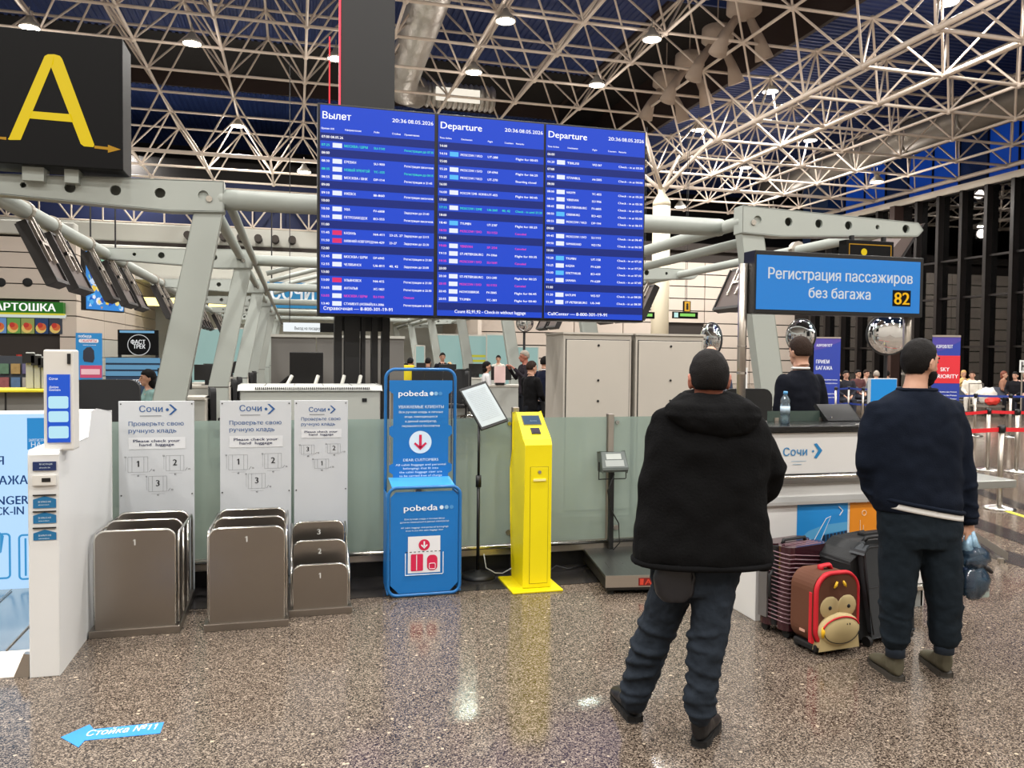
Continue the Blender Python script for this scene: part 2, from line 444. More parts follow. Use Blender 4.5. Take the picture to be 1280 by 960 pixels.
# corrugated blue deck in strips, stepped like the frame
def deck(name, u0, u1, v0, v1, z, along, material):
    mb = MB(); p = 0.30; d = 0.055; prof = []
    a0, a1 = (u0, u1) if along == 'y' else (v0, v1)
    n = int((a1 - a0) / p)
    for k in range(n):
        s = a0 + k * p
        prof += [(s, 0), (s + 0.11, 0), (s + 0.15, d), (s + 0.26, d)]
    prof.append((a1, 0)); vs = []
    for (s, h) in prof:
        vs += [(s, v0, z + h), (s, v1, z + h)] if along == 'y' else [(u0, s, z + h), (u1, s, z + h)]
    mb.add(vs, [(2 * i, 2 * i + 1, 2 * i + 3, 2 * i + 2) for i in range(len(prof) - 1)])
    return obj(name, mb, material, ceil)
M_deck = mat('blue_corrugated_deck', (40, 60, 116), 0.55, noise=(0.5, 0.15))
M_dark = mat('dark_roof_void', (26, 23, 22), 0.8)
M_brown = mat('brown_fascia_steel', (48, 34, 30), 0.7)
ceil = room('ceiling', (0, 27, ZC))
for a, b_ in ((-26, -6.0), (-6.0, 3.5), (3.5, 10), (10, 15.5)):
    deck('roof_deck', a, b_, 12, 42.0, ZC + 1.0, 'y', M_deck)
obj('skylight_strip', MB().box((-26, 42.0, ZC + 1.0), (15.5, 47.6, ZC + 1.15)), M_dark, ceil)
obj('skylight_strip', MB().box((15.5, 12, ZC + 1.6), (19.6, 58, ZC + 1.75)), M_dark, ceil)
obj('step_fascia', MB().box((-26, 47.5, ZC + 0.2), (15.5, 47.65, ZC + 1.1)), M_brown, ceil)
obj('step_fascia', MB().box((15.4, 12, ZC + 0.9), (15.6, 58, ZC + 1.7)), M_brown, ceil)
obj('step_fascia', MB().box((19.4, 12, ZA + 0.8), (19.6, 58, ZC + 1.7)), M_brown, ceil)
deck('roof_deck', -26, 15.5, 47.65, 64, ZC + 0.15, 'y', M_deck)
deck('roof_deck', 19.6, 36, 12, 64, ZA + 0.85, 'x', M_deck)
for v_ in (19, 25.3, 31.6):
    for u_ in range(-18, 15, 4): obj('purlin', MB().box((u_, v_, ZC + 0.75), (u_ + 3.9, v_ + 0.12, ZC + 1.0)), M_deck, ceil)

# high-bay lamps under the frame
M_lamp = mat('lamp_lens', (255, 246, 226), 0.5, em=26.0)
M_lhouse = mat('lamp_housing', (190, 186, 176), 0.4, 0.6)
def hi_bay(px, py, z, label, pw=1.0, gp=70.0):
    p = G(px, py, z)
    t = thing('high_bay_lamp', label, 'lamp', (p.x, p.y, p.z), group=None)
    obj('housing', MB().lathe([(0.10, 0.42), (0.14, 0.30), (0.34, 0.10), (0.36, 0.0), (0.33, 0.0), (0.30, 0.06)], n=16), M_lhouse, t, world=False, smooth=True)
    obj('lens', MB().cyl((0, 0, 0.01), (0, 0, 0.05), 0.31, n=16), M_lamp, t, world=False)
    obj('hanger', MB().cyl((0, 0, 0.42), (0, 0, 0.75), 0.02, n=6), M_lhouse, t, world=False)
    lamp_light((0, 0, -0.02), LAMP_W * pw, 0.6, parent=t); glow((0, 0, -0.5), t, gp)
ZL = CAMH + 11.55
for px, py, z, lb in (
    (240, 55, ZL, 'round high-bay lamp glowing under the roof right of the black letter A sign'),
    (297, 158, ZL, 'high-bay lamp hanging lower down above the left portal beam'),
    (37, 35, ZL, 'high-bay lamp peeking over the top edge of the letter A sign'),
    (155, 184, ZL, 'small high-bay lamp at the right edge of the letter A sign'),
    (420, 74, ZL, 'high-bay lamp just left of the tall black mast'),
    (632, 27, ZL, 'larger high-bay lamp above the middle departure screen'),
    (592, 91, ZL, 'high-bay lamp just above the middle departure screen, nearer to its top edge'),
    (815, 50, ZL, 'high-bay lamp high above the right end of the departure board'),
    (746, 107, ZL, 'high-bay lamp between the duct diffusers and the right departure screen'),
    (963, 115, ZL, 'high-bay lamp right of the row of fabric air diffusers'),
    (873, 163, ZL, 'high-bay lamp above the cream round column'),
    (1013, 176, CAMH + 11.2, 'high-bay lamp above the right portal beam, to the right'),
    (932, 210, CAMH + 11.2, 'lowest high-bay lamp above the right portal beam'),
    (1185, 4, ZL, 'high-bay lamp cut by the top edge of the view on the right')):
    hi_bay(px, py, z, lb)
for k, (u_, v_) in enumerate(((-9.5, 42.5), (0.4, 42.5), (6.7, 44.5), (13.0, 44.5), (22.6, 45.2), (29.0, 45.2), (29.0, 35.8))):
    px, py, _z = proj((u_, v_, ZB - 0.45)); hi_bay(px, py, ZB - 0.45, 'small far high-bay lamp low over the hall end, %s from the left' % ['first', 'second', 'third', 'fourth', 'fifth', 'seventh', 'sixth'][k], 0.3 if k < 4 else 0.9, 170)

# ducts and diffusers
M_duct = mat('galvanised_duct', (130, 126, 120), 0.42, 0.55, noise=(1.5, 0.12))
M_flex = mat('foil_duct', (196, 192, 186), 0.35, 0.6, bump=(9, 0.6, 0.05))
p0, p1 = G(1270, 140, CAMH + 11.0), G(1000, 215, CAMH + 11.0)
t = thing('air_duct', 'thick grey round air duct running behind the roof lattice on the right', 'duct', (29.4, 35, 12.7))
obj('duct_pipe', MB().tube([(29.4, 14 + k * 3.6, 12.75) for k in range(10)], 0.82, 20), M_duct, t, smooth=True)
for k in range(8):
    obj('joint_ring', MB().tube([(29.4, 15.8 + k * 3.6, 12.75), (29.4, 15.9 + k * 3.6, 12.75)], 0.87, 20), M_duct, t, smooth=True)
t = thing('foil_duct', 'silver ribbed flexible duct bending above the departure screens', 'duct', (4.9, 36, 14.6))
zz = CAMH + 13.0
pts = [(4.6, 22, zz), (4.65, 27, zz), (4.75, 33, zz), (4.85, 38.6, zz), (5.1, 39.9, zz), (5.9, 40.3, zz)]
obj('duct_pipe', MB().tube(pts, 0.75, 18), M_flex, t, smooth=True)
rb = MB()
for k in range(14):
    rb.tube([(5.9 + k * 0.27, 40.3, zz), (6.03 + k * 0.27, 40.3, zz), (6.17 + k * 0.27, 40.3, zz)], [0.55, 0.66, 0.55], 14)
obj('ribbed_hood', rb, M_flex, t, smooth=True)
obj('lit_tag', MB().box((6.6, 39.5, zz - 0.5), (8.8, 39.55, zz + 0.15)), mat('lit_tag', (245, 240, 226), 0.5, em=0.8), t)
M_diff = mat('diffuser_fabric', (176, 160, 146), 0.8, bump=(6, 0.5, 0.05))
for k, (px, py) in enumerate(((930, 12), (897, 48), (862, 80), (833, 104))):
    q = G(px, py, CAMH + 13.2)
    t = thing('air_diffuser', ['nearest and largest drum-shaped fabric air diffuser at the top', 'second drum-shaped air diffuser counted from the top of the view', 'third drum-shaped air diffuser, below a larger one', 'smallest and lowest drum-shaped air diffuser of the row'][k], 'diffuser', q, group='air diffusers under the brown roof step')
    obj('drum', MB().lathe([(0.58, 0.45), (0.64, 0.4), (0.66, -0.1), (0.4, -0.3), (0.2, -0.35)], n=18), M_diff, t, world=False, smooth=True)
    for s_ in (-1, 1):
        obj('nozzle', MB().tube([(0.2 * s_, 0, -0.2), (0.75 * s_, 0.1, -1.0), (1.0 * s_, 0.15, -1.7)], [0.14, 0.20, 0.36], 12), M_diff, t, world=False, smooth=True)
    obj('hanger', MB().cyl((0, 0, 0.5), (0, 0, 1.9), 0.03, n=6), M_diff, t, world=False)

# ================================================================== right glass wall with dark fins
M_mull = mat('dark_bronze_mullion', (27, 22, 21), 0.45, 0.2, noise=(1, 0.1))
M_night = glass_mat('night_glazing', (120, 125, 130), refl=2.0)
gw = room('wall_right', (33.8, 32, 0))
ZT = 10.6
for k in range(22):
    v = 47.6 - 1.58 * k
    if v < 14: break
    big = k % 6 == 5
    obj('mullion', MB().box((33.5 if not big else 33.25, v - (0.10 if not big else 0.2), 0), (33.95, v + (0.10 if not big else 0.2), ZT)), mat('rust_brown_column', (58, 40, 35), 0.55) if big else M_mull, gw)
    for z0, z1 in ((0.1, 2.4), (2.5, 5.0), (5.1, 7.0), (7.1, ZT)):
        if v - 1.5 > 12: obj('window_pane', MB().box((33.86, v - 1.48, z0), (33.88, v - 0.10, z1)), M_night, gw)
for z_ in (0.05, 2.45, 5.05, 7.05, ZT): obj('transom', MB().box((33.7, 12, z_ - 0.05), (33.95, 48, z_ + 0.05)), M_mull, gw)
obj('eaves_band', MB().box((33.6, 12, ZT), (34.1, 48, ZT + 0.35)), mat('eaves_white', (214, 206, 192), 0.5), gw)
obj('outer_wall', MB().box((37.5, 12, -0.2), (37.7, 58, 10)), mat('night_outside', (10, 10, 12), 0.9), gw)
# clerestory lit blue from outside
M_blue = mat('blue_lit_glass', (20, 70, 170), 0.3, em=0.35, noise=(0.4, 0.5))
M_blued = mat('blue_dim_glass', (24, 48, 96), 0.3, em=0.08)
cl = room('window_clerestory', (34.6, 32, 12))
for k in range(20):
    v = 48 - 1.9 * k
    obj('window_pane', MB().box((35.0, v - 1.85, ZT + 0.35), (35.05, v, 14.2)), M_blue if k % 3 else M_blued, cl)
    obj('mullion', MB().box((34.9, v - 1.9, ZT + 0.35), (35.1, v - 1.83, 14.3)), M_mull, cl)

# ================================================================== far walls
M_beige = mat('beige_wall_panel', (202, 190, 178), 0.5, noise=(0.8, 0.04))
M_groove = mat('dark_joint', (52, 46, 42), 0.8)
M_fascia = mat('white_fascia', (186, 186, 178), 0.5)
fwl = room('wall_far', (20, 49.6, 0))
obj('joint_backing', MB().box((9.0, 49.7, 0), (38, 49.9, 9.2)), M_groove, fwl)
us = [9.0, 13.2, 17.4, 20.8, 23.9, 26.7, 30.2, 33.7]
zs = [0.02 + 0.82 * k for k in range(11)]
for i in range(7):
    for k in range(10):
        if i == 4 and k == 4: continue
        obj('wall_panel', MB().box((us[i] + 0.03, 49.55, zs[k]), (us[i + 1] - 0.03, 49.7, zs[k] + 0.75)), M_beige, fwl)
obj('upper_void', MB().box((-26, 58, 0), (40, 58.2, 15.5)), M_dark, fwl)
obj('beam', MB().box((9, 49.3, 8.9), (37, 49.9, 9.4)), M_groove, fwl)
# vertical lattice and fascia over the mezzanine, far left
fl = room('wall_back', (-4, 50, 0))
tz0, tz1 = 9.1, 11.3
tb = []
for k in range(-8, 5):
    u = -2.45 + 3.2 * k
    a = Vector((u, 50, tz0)); b_ = Vector((u, 50, tz1)); c_ = Vector((u + 1.6, 50, tz0)); d_ = Vector((u + 1.6, 50, tz1)); e_ = Vector((u + 3.2, 50, tz0)); f_ = Vector((u + 3.2, 50, tz1))
    tb += [(a, b_), (c_, d_), (a, c_), (c_, e_), (b_, d_), (d_, f_), (a, d_), (d_, e_)]
for p, q in tb: obj('lattice_bar', MB().cyl(p, q, 0.05, n=6, caps=False), M_roof, fl, smooth=True)
obj('blue_cladding', MB().box((-26, 50.8, 8.8), (9, 51.0, 12.2)), mat('navy_cladding', (24, 38, 84), 0.6), fl)
obj('dark_header', MB().box((-26, 50.7, 11.9), (9, 51.1, 13.0)), M_dark, fl)
obj('balcony_fascia', MB().box((-26, 49.9, 8.0), (9, 50.3, 9.05)), M_fascia, fl, bevel=0.1)
obj('balcony_fascia', MB().box((-26, 49.0, 5.6), (9, 49.6, 7.7)), M_fascia, fl, bevel=0.2)
obj('balcony_shadow_gap', MB().box((-26, 50.0, 7.7), (9, 50.2, 8.0)), M_groove, fl)
for k in range(7):
    obj('bulkhead_light', MB().cyl((-5.9 + k * 0.95, 48.98, 8.4), (-5.9 + k * 0.95, 49.85, 8.4), 0.22, n=12), M_groove, fl)
obj('soffit', MB().box((-26, 43, 5.3), (9, 49.6, 5.5)), M_fascia, fl)
obj('lower_wall', MB().box((-26, 50.5, 0), (9, 50.7, 8.0)), mat('pale_wall', (212, 214, 208), 0.6), fl)
obj('room_divider', MB().box((8.9, 40.0, 0), (9.1, 50, 9)), M_beige, fl)
M_strip = mat('warm_strip_light', (255, 236, 150), 0.5, em=1.6)
for a, b_ in ((-7.6, -4.6), (-4.3, -3.0), (1.5, 4.0)):
    obj('strip_light', MB().box((a, 44, 4.1), (b_, 44.4, 4.5)), M_strip, fl)

M_hall = mat('hall_wall', (176, 170, 160), 0.7, noise=(0.5, 0.05))
struct(obj('wall_rear', MB().box((-26, -13.4, 0), (34, -13.2, 16)), M_hall))
struct(obj('wall_left', MB().box((-26.2, -13.4, 0), (-26, 58, 16)), M_hall))

# ================================================================== portal frames of the two check-in islands
M_hole = mat('dark_opening', (20, 22, 24), 0.8)
def portal(side, v, label, group):
    """side -1: left island, +1: right island; bent plate column and a cantilever arm with round holes"""
    s = side; uj = -0.92 if s < 0 else 5.50; uk = -1.36 if s < 0 else 5.88
    t = thing('portal_frame', label, 'steel frame', (uk, v, 0), group=group)
    hw = 0.15
    obj('column', MB().prism([(uk - 0.17, 0), (uk + 0.17, 0), (uk + 0.17, 1.1), (uj + 0.15, 3.35), (uj + 0.15, 3.5), (uj - 0.15, 3.5), (uj - 0.15, 3.3), (uk - 0.17, 1.1)] if True else [], v - 0.07, v + 0.07), M_frame, t, bevel=0.008)
    obj('knee_joint', MB().box((uk - 0.175, v - 0.075, 1.09), (uk + 0.175, v + 0.075, 1.105)), M_groove, t)
    a0 = uj - 0.15 * s; a1 = uj + 2.45 * s
    z0, z1 = 3.27, 3.60
    outline = [(a0, z0), (a0, z1), (a1, z1 - 0.08), (a1 + 0.08 * s, z1 - 0.17), (a1, z0 + 0.08), (uj + 0.4 * s, z0 - 0.02)]
    holes = [circ(uj + s * (0.06 + 0.44 * k), (z0 + z1) / 2, 0.055 if k != 4 else 0.03, 14) for k in range(6)]
    m = MB(); m.prism(outline, v - 0.10, v - 0.06, holes=holes); m.prism(outline, v + 0.06, v + 0.10)
    obj('arm', m, M_frame, t)
    e = MB()
    for p, q in zip(outline, outline[1:] + outline[:1]):
        d = Vector((q[0] - p[0], q[1] - p[1])); n = Vector((-d.y, d.x)).normalized() * 0.006
        e.add([(p[0] + n.x, v - 0.1, p[1] + n.y), (q[0] + n.x, v - 0.1, q[1] + n.y), (q[0] + n.x, v + 0.1, q[1] + n.y), (p[0] + n.x, v + 0.1, p[1] + n.y),
               (p[0] - n.x, v - 0.1, p[1] - n.y), (q[0] - n.x, v - 0.1, q[1] - n.y), (q[0] - n.x, v + 0.1, q[1] - n.y), (p[0] - n.x, v + 0.1, p[1] - n.y)],
              [(0, 1, 2, 3), (7, 6, 5, 4), (0, 4, 5, 1), (3, 2, 6, 7), (0, 3, 7, 4), (1, 5, 6, 2)])
    obj('arm_flange', e, M_frame, t)
    for z in (3.4,):
        obj('bolt', MB().cyl((uj, v - 0.115, z), (uj, v - 0.07, z), 0.035, n=10), M_steelb, t)
    return t
LV = [9.6 + 6.0 * k for k in range(7)]; RV = [9.1 + 6.2 * k for k in range(7)]
ordi = ['nearest', 'second', 'third', 'fourth', 'fifth', 'sixth', 'seventh']
for k, v in enumerate(LV):
    portal(-1, v, ordi[k] + ' pale grey bent portal frame of the left check-in island, counted from the camera' if k else 'nearest big pale grey portal frame, under the letter A sign', 'portal frames of the left island')
for k, v in enumerate(RV):
    portal(1, v, ordi[k] + ' pale grey bent portal frame of the right check-in island, counted from the camera' if k else 'nearest pale grey portal frame behind the blue counter 82 sign', 'portal frames of the right island')
def rail(name, label, pts, r):
    t = thing(name, label, 'tube', pts[0])
    obj('pipe', MB().tube(pts, r, 14), M_frame, t, smooth=True)
    m = MB()
    for a in (pts[0], pts[-1]): m.ell(a, r * 1.02, nu=10, nv=6)
    obj('end_cap', m, M_frame, t, smooth=True)
rail('long_rail', 'outer grey tube running back over the left island, dark displays hang from it', [(-3.22, 5.0, 3.44), (-3.22, 46, 3.40)], 0.10)
rail('long_rail', 'inner grey tube on top of the left island columns', [(-0.98, 9.6, 3.50), (-0.98, 46, 3.45)], 0.075)
rail('long_rail', 'thinner second tube beside the column tops of the left island', [(-0.72, 9.7, 3.38), (-0.72, 46, 3.36)], 0.055)
rail('long_rail', 'upper grey tube running back from the right portal frame towards the departure board', [(5.42, 9.1, 3.42), (5.42, 46, 3.42)], 0.085)
rail('long_rail', 'thinner tube just below the upper one behind the right portal frame', [(5.62, 9.2, 3.22), (5.62, 46, 3.25)], 0.065)
rail('long_rail', 'outer grey tube over the right island, sloping down towards the departure board', [(7.62, 9.3, 3.42), (7.62, 46, 3.42)], 0.075)
for k, v in enumerate(LV[:6]):
    rail('cross_tube', (ordi[k] + ' thinner horizontal tube left of the departure board, counted from the top') if k else 'thick horizontal tube passing behind the departure board between both portal frames', [(-0.78, v, 3.42), (5.35, v, 3.42)], 0.115 if k == 0 else 0.10)

# hanging displays, seen from the back
M_disp = mat('display_back', (96, 84, 80), 0.55, 0.3); M_dispd = mat('display_edge', (30, 27, 27), 0.5)
def display(side, v, w, label):
    s = side; u = (-3.22 if s < 0 else 7.62)
    t = thing('hanging_display', label, 'display', (u, v, 3.35), group='dark displays hanging over the %s island' % ('left' if s < 0 else 'right'))
    ang = radians(25) * s
    Mx = Matrix.Rotation(ang, 4, 'Y')
    def B(a, b): return MB().box(a, b).xf(Mx)
    obj('panel', B((-0.05, -w / 2, -0.86), (0.03, w / 2, -0.12)), M_disp, t, world=False)
    obj('screen', B((s * 0.05 - 0.006, -w / 2, -0.86), (s * 0.05 + 0.006, w / 2, -0.12)), M_dispd, t, world=False)
    e = MB()
    for a, b in (((-0.08, -w / 2 - 0.02, -0.90), (0.06, w / 2 + 0.02, -0.85)), ((-0.08, -w / 2 - 0.03, -0.9), (0.06, -w / 2, -0.1)), ((-0.08, w / 2, -0.9), (0.06, w / 2 + 0.03, -0.1)), ((-0.06, -w / 2, -0.12), (0.05, w / 2, -0.08))): e.box(a, b)
    obj('bezel', e.xf(Mx), M_dispd, t, world=False)
    q = MB()
    xb = -s * 0.06
    q.box((xb - 0.02, -0.16, -0.62), (xb + 0.02, -0.11, -0.1)); q.box((xb - 0.02, 0.11, -0.62), (xb + 0.02, 0.16, -0.1)); q.box((xb - 0.02, -0.16, -0.4), (xb + 0.02, 0.16, -0.35)); q.box((xb - 0.03, -0.03, -0.36), (xb + 0.03, 0.03, 0.02))
    obj('bracket', q.xf(Mx), M_steel, t, world=False)
    obj('clamp', MB().tube([(0, -0.05, 0.09), (0, 0.05, 0.09)], 0.12, 12), M_steel, t, world=False)
    c = MB().tube([(xb * 1.3, 0.05, 0.0), (xb * 2.4 + 0.04, 0.12, -0.2), (xb * 1.6 + 0.1, 0.2, -0.42), (xb * 1.3 + 0.12, 0.05, -0.5)], 0.014, 6)
    obj('cable', c, M_black, t, world=False)
lv = [11.2, 12.35, 14.3, 15.7, 16.9, 20.6, 21.5, 26.2, 27.2, 28.2, 29.2, 30.2, 34.6, 35.8, 37.0]
ln = ['nearest dark display hanging from the left tube, beside the letter A beam', 'second dark display on the left tube, with cables on its back', 'dark display overlapping the left edge of the bright map screen',
      'dark display right in front of the bright map screen', 'dark display just right of the bright map screen', 'dark display left of the nearest left column, upper one', 'dark display left of the nearest left column, lower one']
for k, v in enumerate(lv):
    display(-1, v, (0.5, 0.8, 0.5, 0.85, 0.8)[k] if k < 5 else 0.62, ln[k] if k < len(ln) else '%s dark display of the cluster between first and second left columns' % ordi[k - 7] if k - 7 < 5 else 'far dark display behind the second left column, %s of three' % ordi[k - 12])
for k, v in enumerate((11.2, 12.6, 16.6, 17.4, 18.4, 22.5, 23.6)):
    display(1, v, 0.8, ['dark tilted display hanging behind the pole of the counter 82 sign', 'dark tilted display left of the counter 82 sign pole', 'dark display beside the cream round column, nearer one', 'dark display beside the cream round column, farther one', 'dark display seen at the lower right corner of the departure board', 'small dark display below the departure board, right one', 'small dark display below the departure board, left one'][k])

# ================================================================== black mast that carries the departure board
M_mast = mat('matt_black_steel', (20, 20, 22), 0.5)
t = thing('board_mast', 'tall black mast rising above and below the departure board', 'mast', (0.65, 8.6, 0))
obj('cladding', MB().box((0.43, 8.35, 4.0), (0.97, 8.75, 9.5)), M_mast, t)
m = MB()
for a, b in ((417.6, 427), (430, 449), (451, 456), (464, 471.5), (477, 486)):
    pa = PV(a, 440, 8.5); pb = PV(b, 440, 8.5)
    obj('post', MB().box((pa.x, 8.42, 0 if a > 428 else 0.9), (pb.x, 8.6, 4.1)), M_mast, t)
obj('cross_plate', MB().box((0.42, 8.48, 1.95), (0.95, 8.58, 2.15)), M_mast, t)
obj('base_plate', MB().box((0.3, 8.3, 0), (1.1, 8.8, 0.03)), M_mast, t)
obj('led_strip', MB().box((0.415, 8.33, 4.1), (0.43, 8.35, 9.4)), mat('red_led', (255, 40, 60), 0.5, em=2.2), t)
obj('led_strip', MB().box((0.33, 8.70, 4.1), (0.345, 8.72, 5.0)), mat('red_led_dim', (190, 40, 50), 0.5, em=1.0), t)

# ================================================================== departure board
BV = 8.0
C_band = flat((24, 44, 132), 0.85); C_head = flat((34, 76, 214), 0.92)
C_txt = flat((255, 255, 255), 1.15); C_grn = flat((70, 240, 190), 1.0); C_mag = flat((250, 70, 180), 1.0); C_tagw = flat((235, 240, 255), 1.0); C_tagc = flat((90, 190, 250), 1.0); C_tagr = flat((225, 50, 110), 1.0); C_gbox = flat((30, 140, 150), 0.9)
S1 = dict(title='Вылет', heads=['Время А/К', 'Направление', 'Рейс', 'Стойки', 'Примечание'], foot='Справочная — 8-800-301-19-91', falign='l', rows=[
    'h|07:00 08.05.26', 'g|07:25|МОСКВА / ШРМ|SU-1141||Регистрация до 07:35', 'h|08:00', 'w|08:30|ЕРЕВАН|SU-900||Регистрация закончена', 'g|08:35|НОВЫЙ УРЕНГОЙ|YC-355||Регистрация до 09:15', 'w|08:55|МОСКВА / ВНК|DP-114||Регистрация в 21:45',
    'h|09:00', 'w|09:10|ИЖЕВСК|I8-860||Регистрация закончена', 'h|10:00', 'w|10:50|УФА|FV-6808||Задержан до 21:40', 'w|10:55|ПЕТРОЗАВОДСК|EO-555||Регистрация закончена', 'h|11:00',
    'r|11:45|КАЗАНЬ|N4-411|23-25, 27|Задержан до 23:15', 'r|11:50|НИЖНИЙ НОВГОРОД|N4-429|23-27|Задержан до 22:30', 'h|12:00', 'w|12:45|МОСКВА / ШРМ|DP-6945||Регистрация в 21:00', 'w|12:55|ЧЕЛЯБИНСК|U6-811|40, 42|Задержан до 23:00', 'h|13:00',
    'r|13:00|УЛЬЯНОВСК|N4-415||Регистрация в 21:00', 'w|13:05|АНТАЛЬЯ|XC-1821||Регистрация в 22:30', 'm|13:05|МОСКВА / ШРМ|SU-1183||Отменен', 'w|13:40|СТАМБУЛ (НОВЫЙ)|SU-2086||Регистрация в 03:00'])
S2 = dict(title='Departure', heads=['Time Airline', 'Destination', 'Flight', 'Counters', 'Remarks'], foot='Count 82,91,92 - Check-in without luggage', falign='c', rows=[
    'h|14:00', 'c|14:10|MOSCOW / VKO|UT-288||Flight for 00:05', 'h|15:00', 'w|15:20|MOSCOW / SVO|DP-6944||Flight for 06:25', 'c|15:25|MOSCOW / VKO|UT-270||Boarding closed', 'h|16:00', 'w|16:00|MOSCOW / DME - NORVIK|UT-455||Flight for 00:45', 'h|17:00',
    'g|17:15|MOSCOW / DME|U6-260|40, 42|Check - in until 21:35', 'h|18:00', 'c|18:40|TYUMEN|UT-2187||Flight for 00:25', 'm|18:50|MOSCOW / SVO|SU-1153||Canceled', 'h|19:00', 'm|19:00|YEREVAN|SF-254||Canceled', 'w|19:15|ST-PETERSBURG|FV-5966||Flight for 00:35', 'm|19:35|MOSCOW / SVO|SU-1641||Canceled',
    'h|20:00', 'w|20:30|ST-PETERSBURG|DU-240||Flight for 00:25', 'm|20:35|MOSCOW / SVO|SU-1153||Canceled', 'w|20:45|NOVOSIBIRSK|FV-5845||Flight for 06:45', 'w|20:55|TYUMEN|YC-381||Flight for 00:40', 'b|'])
S3 = dict(title='Departure', heads=['Time Airline', 'Destination', 'Flight', 'Counters', 'Remarks'], foot='CallCenter — 8-800-301-19-91', falign='l', rows=[
    'h|06:00', 'w|06:20|TBILISI|WZ-567||Check - in at 03:20', 'h|07:00', 'w|07:00|ISTANBUL|A4-5005||Check - in at 04:00', 'h|08:00', 'w|08:00|NADYM|YC-855||Check - in at 05:20', 'w|08:30|YEREVAN|SU-906||Check - in at 05:30', 'w|08:45|EKATERINBURG|FV-6805||Check - in at 05:45', 'c|08:50|ORENBURG|EO-421||Check - in at 05:50', 'w|08:55|MOSCOW / VKO|DP-194||Check - in at 06:15',
    'h|09:00', 'w|09:45|MOSCOW / SVO|SU-1115||Check - in at 06:45', 'w|09:50|SAMARKAND|WZ-1756||Check - in at 06:50', 'h|10:00', 'c|10:20|TYUMEN|UT-158||Check - in at 07:20', 'w|10:25|KAZAN|FV-6289||Check - in at 07:25', 'c|10:30|SYKTYVKAR|EO-439||Check - in at 07:30', 'w|10:45|SAMARA|FV-6289||Check - in at 07:45', 'h|11:00', 'w|11:20|BATUMI|WZ-557||Check - in at 08:20', 'w|11:30|ST-PETERSBURG|U6-340||Check - in at 08:30', 'b|'])
t = thing('departure_board', 'large three-screen blue flight departure board on the black mast', 'board', (1.9, BV + 0.1, 2.08))
obj('housing', MB().box((0.20, BV + 0.02, 2.08), (3.60, BV + 0.22, 4.11)), M_black, t, bevel=0.01)
obj('mounting_beam', MB().box((0.35, BV + 0.22, 2.6), (3.4, BV + 0.34, 2.75)), M_mast, t); obj('mounting_beam', MB().box((0.35, BV + 0.22, 3.5), (3.4, BV + 0.34, 3.65)), M_mast, t)
for (u0, u1, S, nm) in ((0.225, 1.325, S1, 'left screen in Russian'), (1.365, 2.455, S2, 'middle screen in English'), (2.485, 3.575, S3, 'right screen in English')):
    W = u1 - u0; zt, zb = 4.085, 2.105; Hh = zt - zb
    scr = obj('screen', MB().box((u0, BV, zb), (u1, BV + 0.03, zt)), C_head, t); scr['label'] = nm
    def zy(f): return zt - f * Hh
    o_ = (u0, BV - 0.003, 0)
    hd = [(S['title'], 0.02, zy(0.065), 0.066, 0.27 if S is S1 else 0.42, 'l')]
    letters('title', hd, o_, X, Z, C_txt, scr, bold=0.012)
    letters('clock', [('20:36', W * 0.62, zy(0.055), 0.036, 0.14), ('08.05.2026', W * 0.76, zy(0.055), 0.036, 0.25)], o_, X, Z, C_txt, scr, bold=0.004)
    letters('column_titles', [(h, W * x, zy(0.116), 0.017) for h, x in zip(S['heads'], (0.01, 0.21, 0.46, 0.62, 0.73))], o_, X, Z, C_txt, scr, bold=0.01)
    col = {}; bands = MB(); rows_ = MB(); tw = MB(); tc_ = MB(); tr_ = MB()
    p = 0.0382; f0 = 0.132
    for k, row in enumerate(S['rows']):
        q = row.split('|'); fy = f0 + p * k; z0, z1 = zy(fy + p), zy(fy)
        if q[0] in 'hb':
            obj('dark_row', MB().box((u0, BV - 0.002, z0), (u1, BV, z1)), C_band, scr)
            if q[0] == 'h': col.setdefault('t', []).append((q[1], 0.012, z0 + 0.026, 0.024))
            continue
        c = {'w': 't', 'c': 't', 'r': 't', 'g': 'g', 'm': 'm'}[q[0]]
        zz_ = z0 + 0.026; L_ = col.setdefault(c, [])
        L_.append((q[1], 0.012, zz_, 0.022, 0.075)); 
        L_.append((q[2], W * 0.205, zz_, 0.023, min(W * 0.25, 0.0185 * len(q[2])) )); L_.append((q[3], W * 0.46, zz_, 0.022, 0.105))
        if q[4]: L_.append((q[4], W * 0.60, zz_, 0.022, 0.018 * len(q[4]) * 0.8))
        L_.append((q[5], W * 0.73, zz_, 0.021, min(W * 0.26, 0.0145 * len(q[5]))))
        tg = {'c': C_tagc, 'r': C_tagr}.get(q[0], C_tagw); obj('airline_tag', MB().box((u0 + W * 0.105, BV - 0.003, z0 + 0.016), (u0 + W * 0.185, BV, z1 - 0.016)), tg, scr)
    for c, mm in (('t', C_txt), ('g', C_grn), ('m', C_mag)):
        if c in col: letters('lettering', col[c], o_, X, Z, mm, scr, bold=0.012)
    ft = zy(0.985)
    letters('footer', [(S['foot'], W * (0.03 if S['falign'] == 'l' else 0.5), ft, 0.032, W * (0.6 if S['falign'] == 'l' else 0.68), S['falign'])], o_, X, Z, C_txt, scr, bold=0.008)

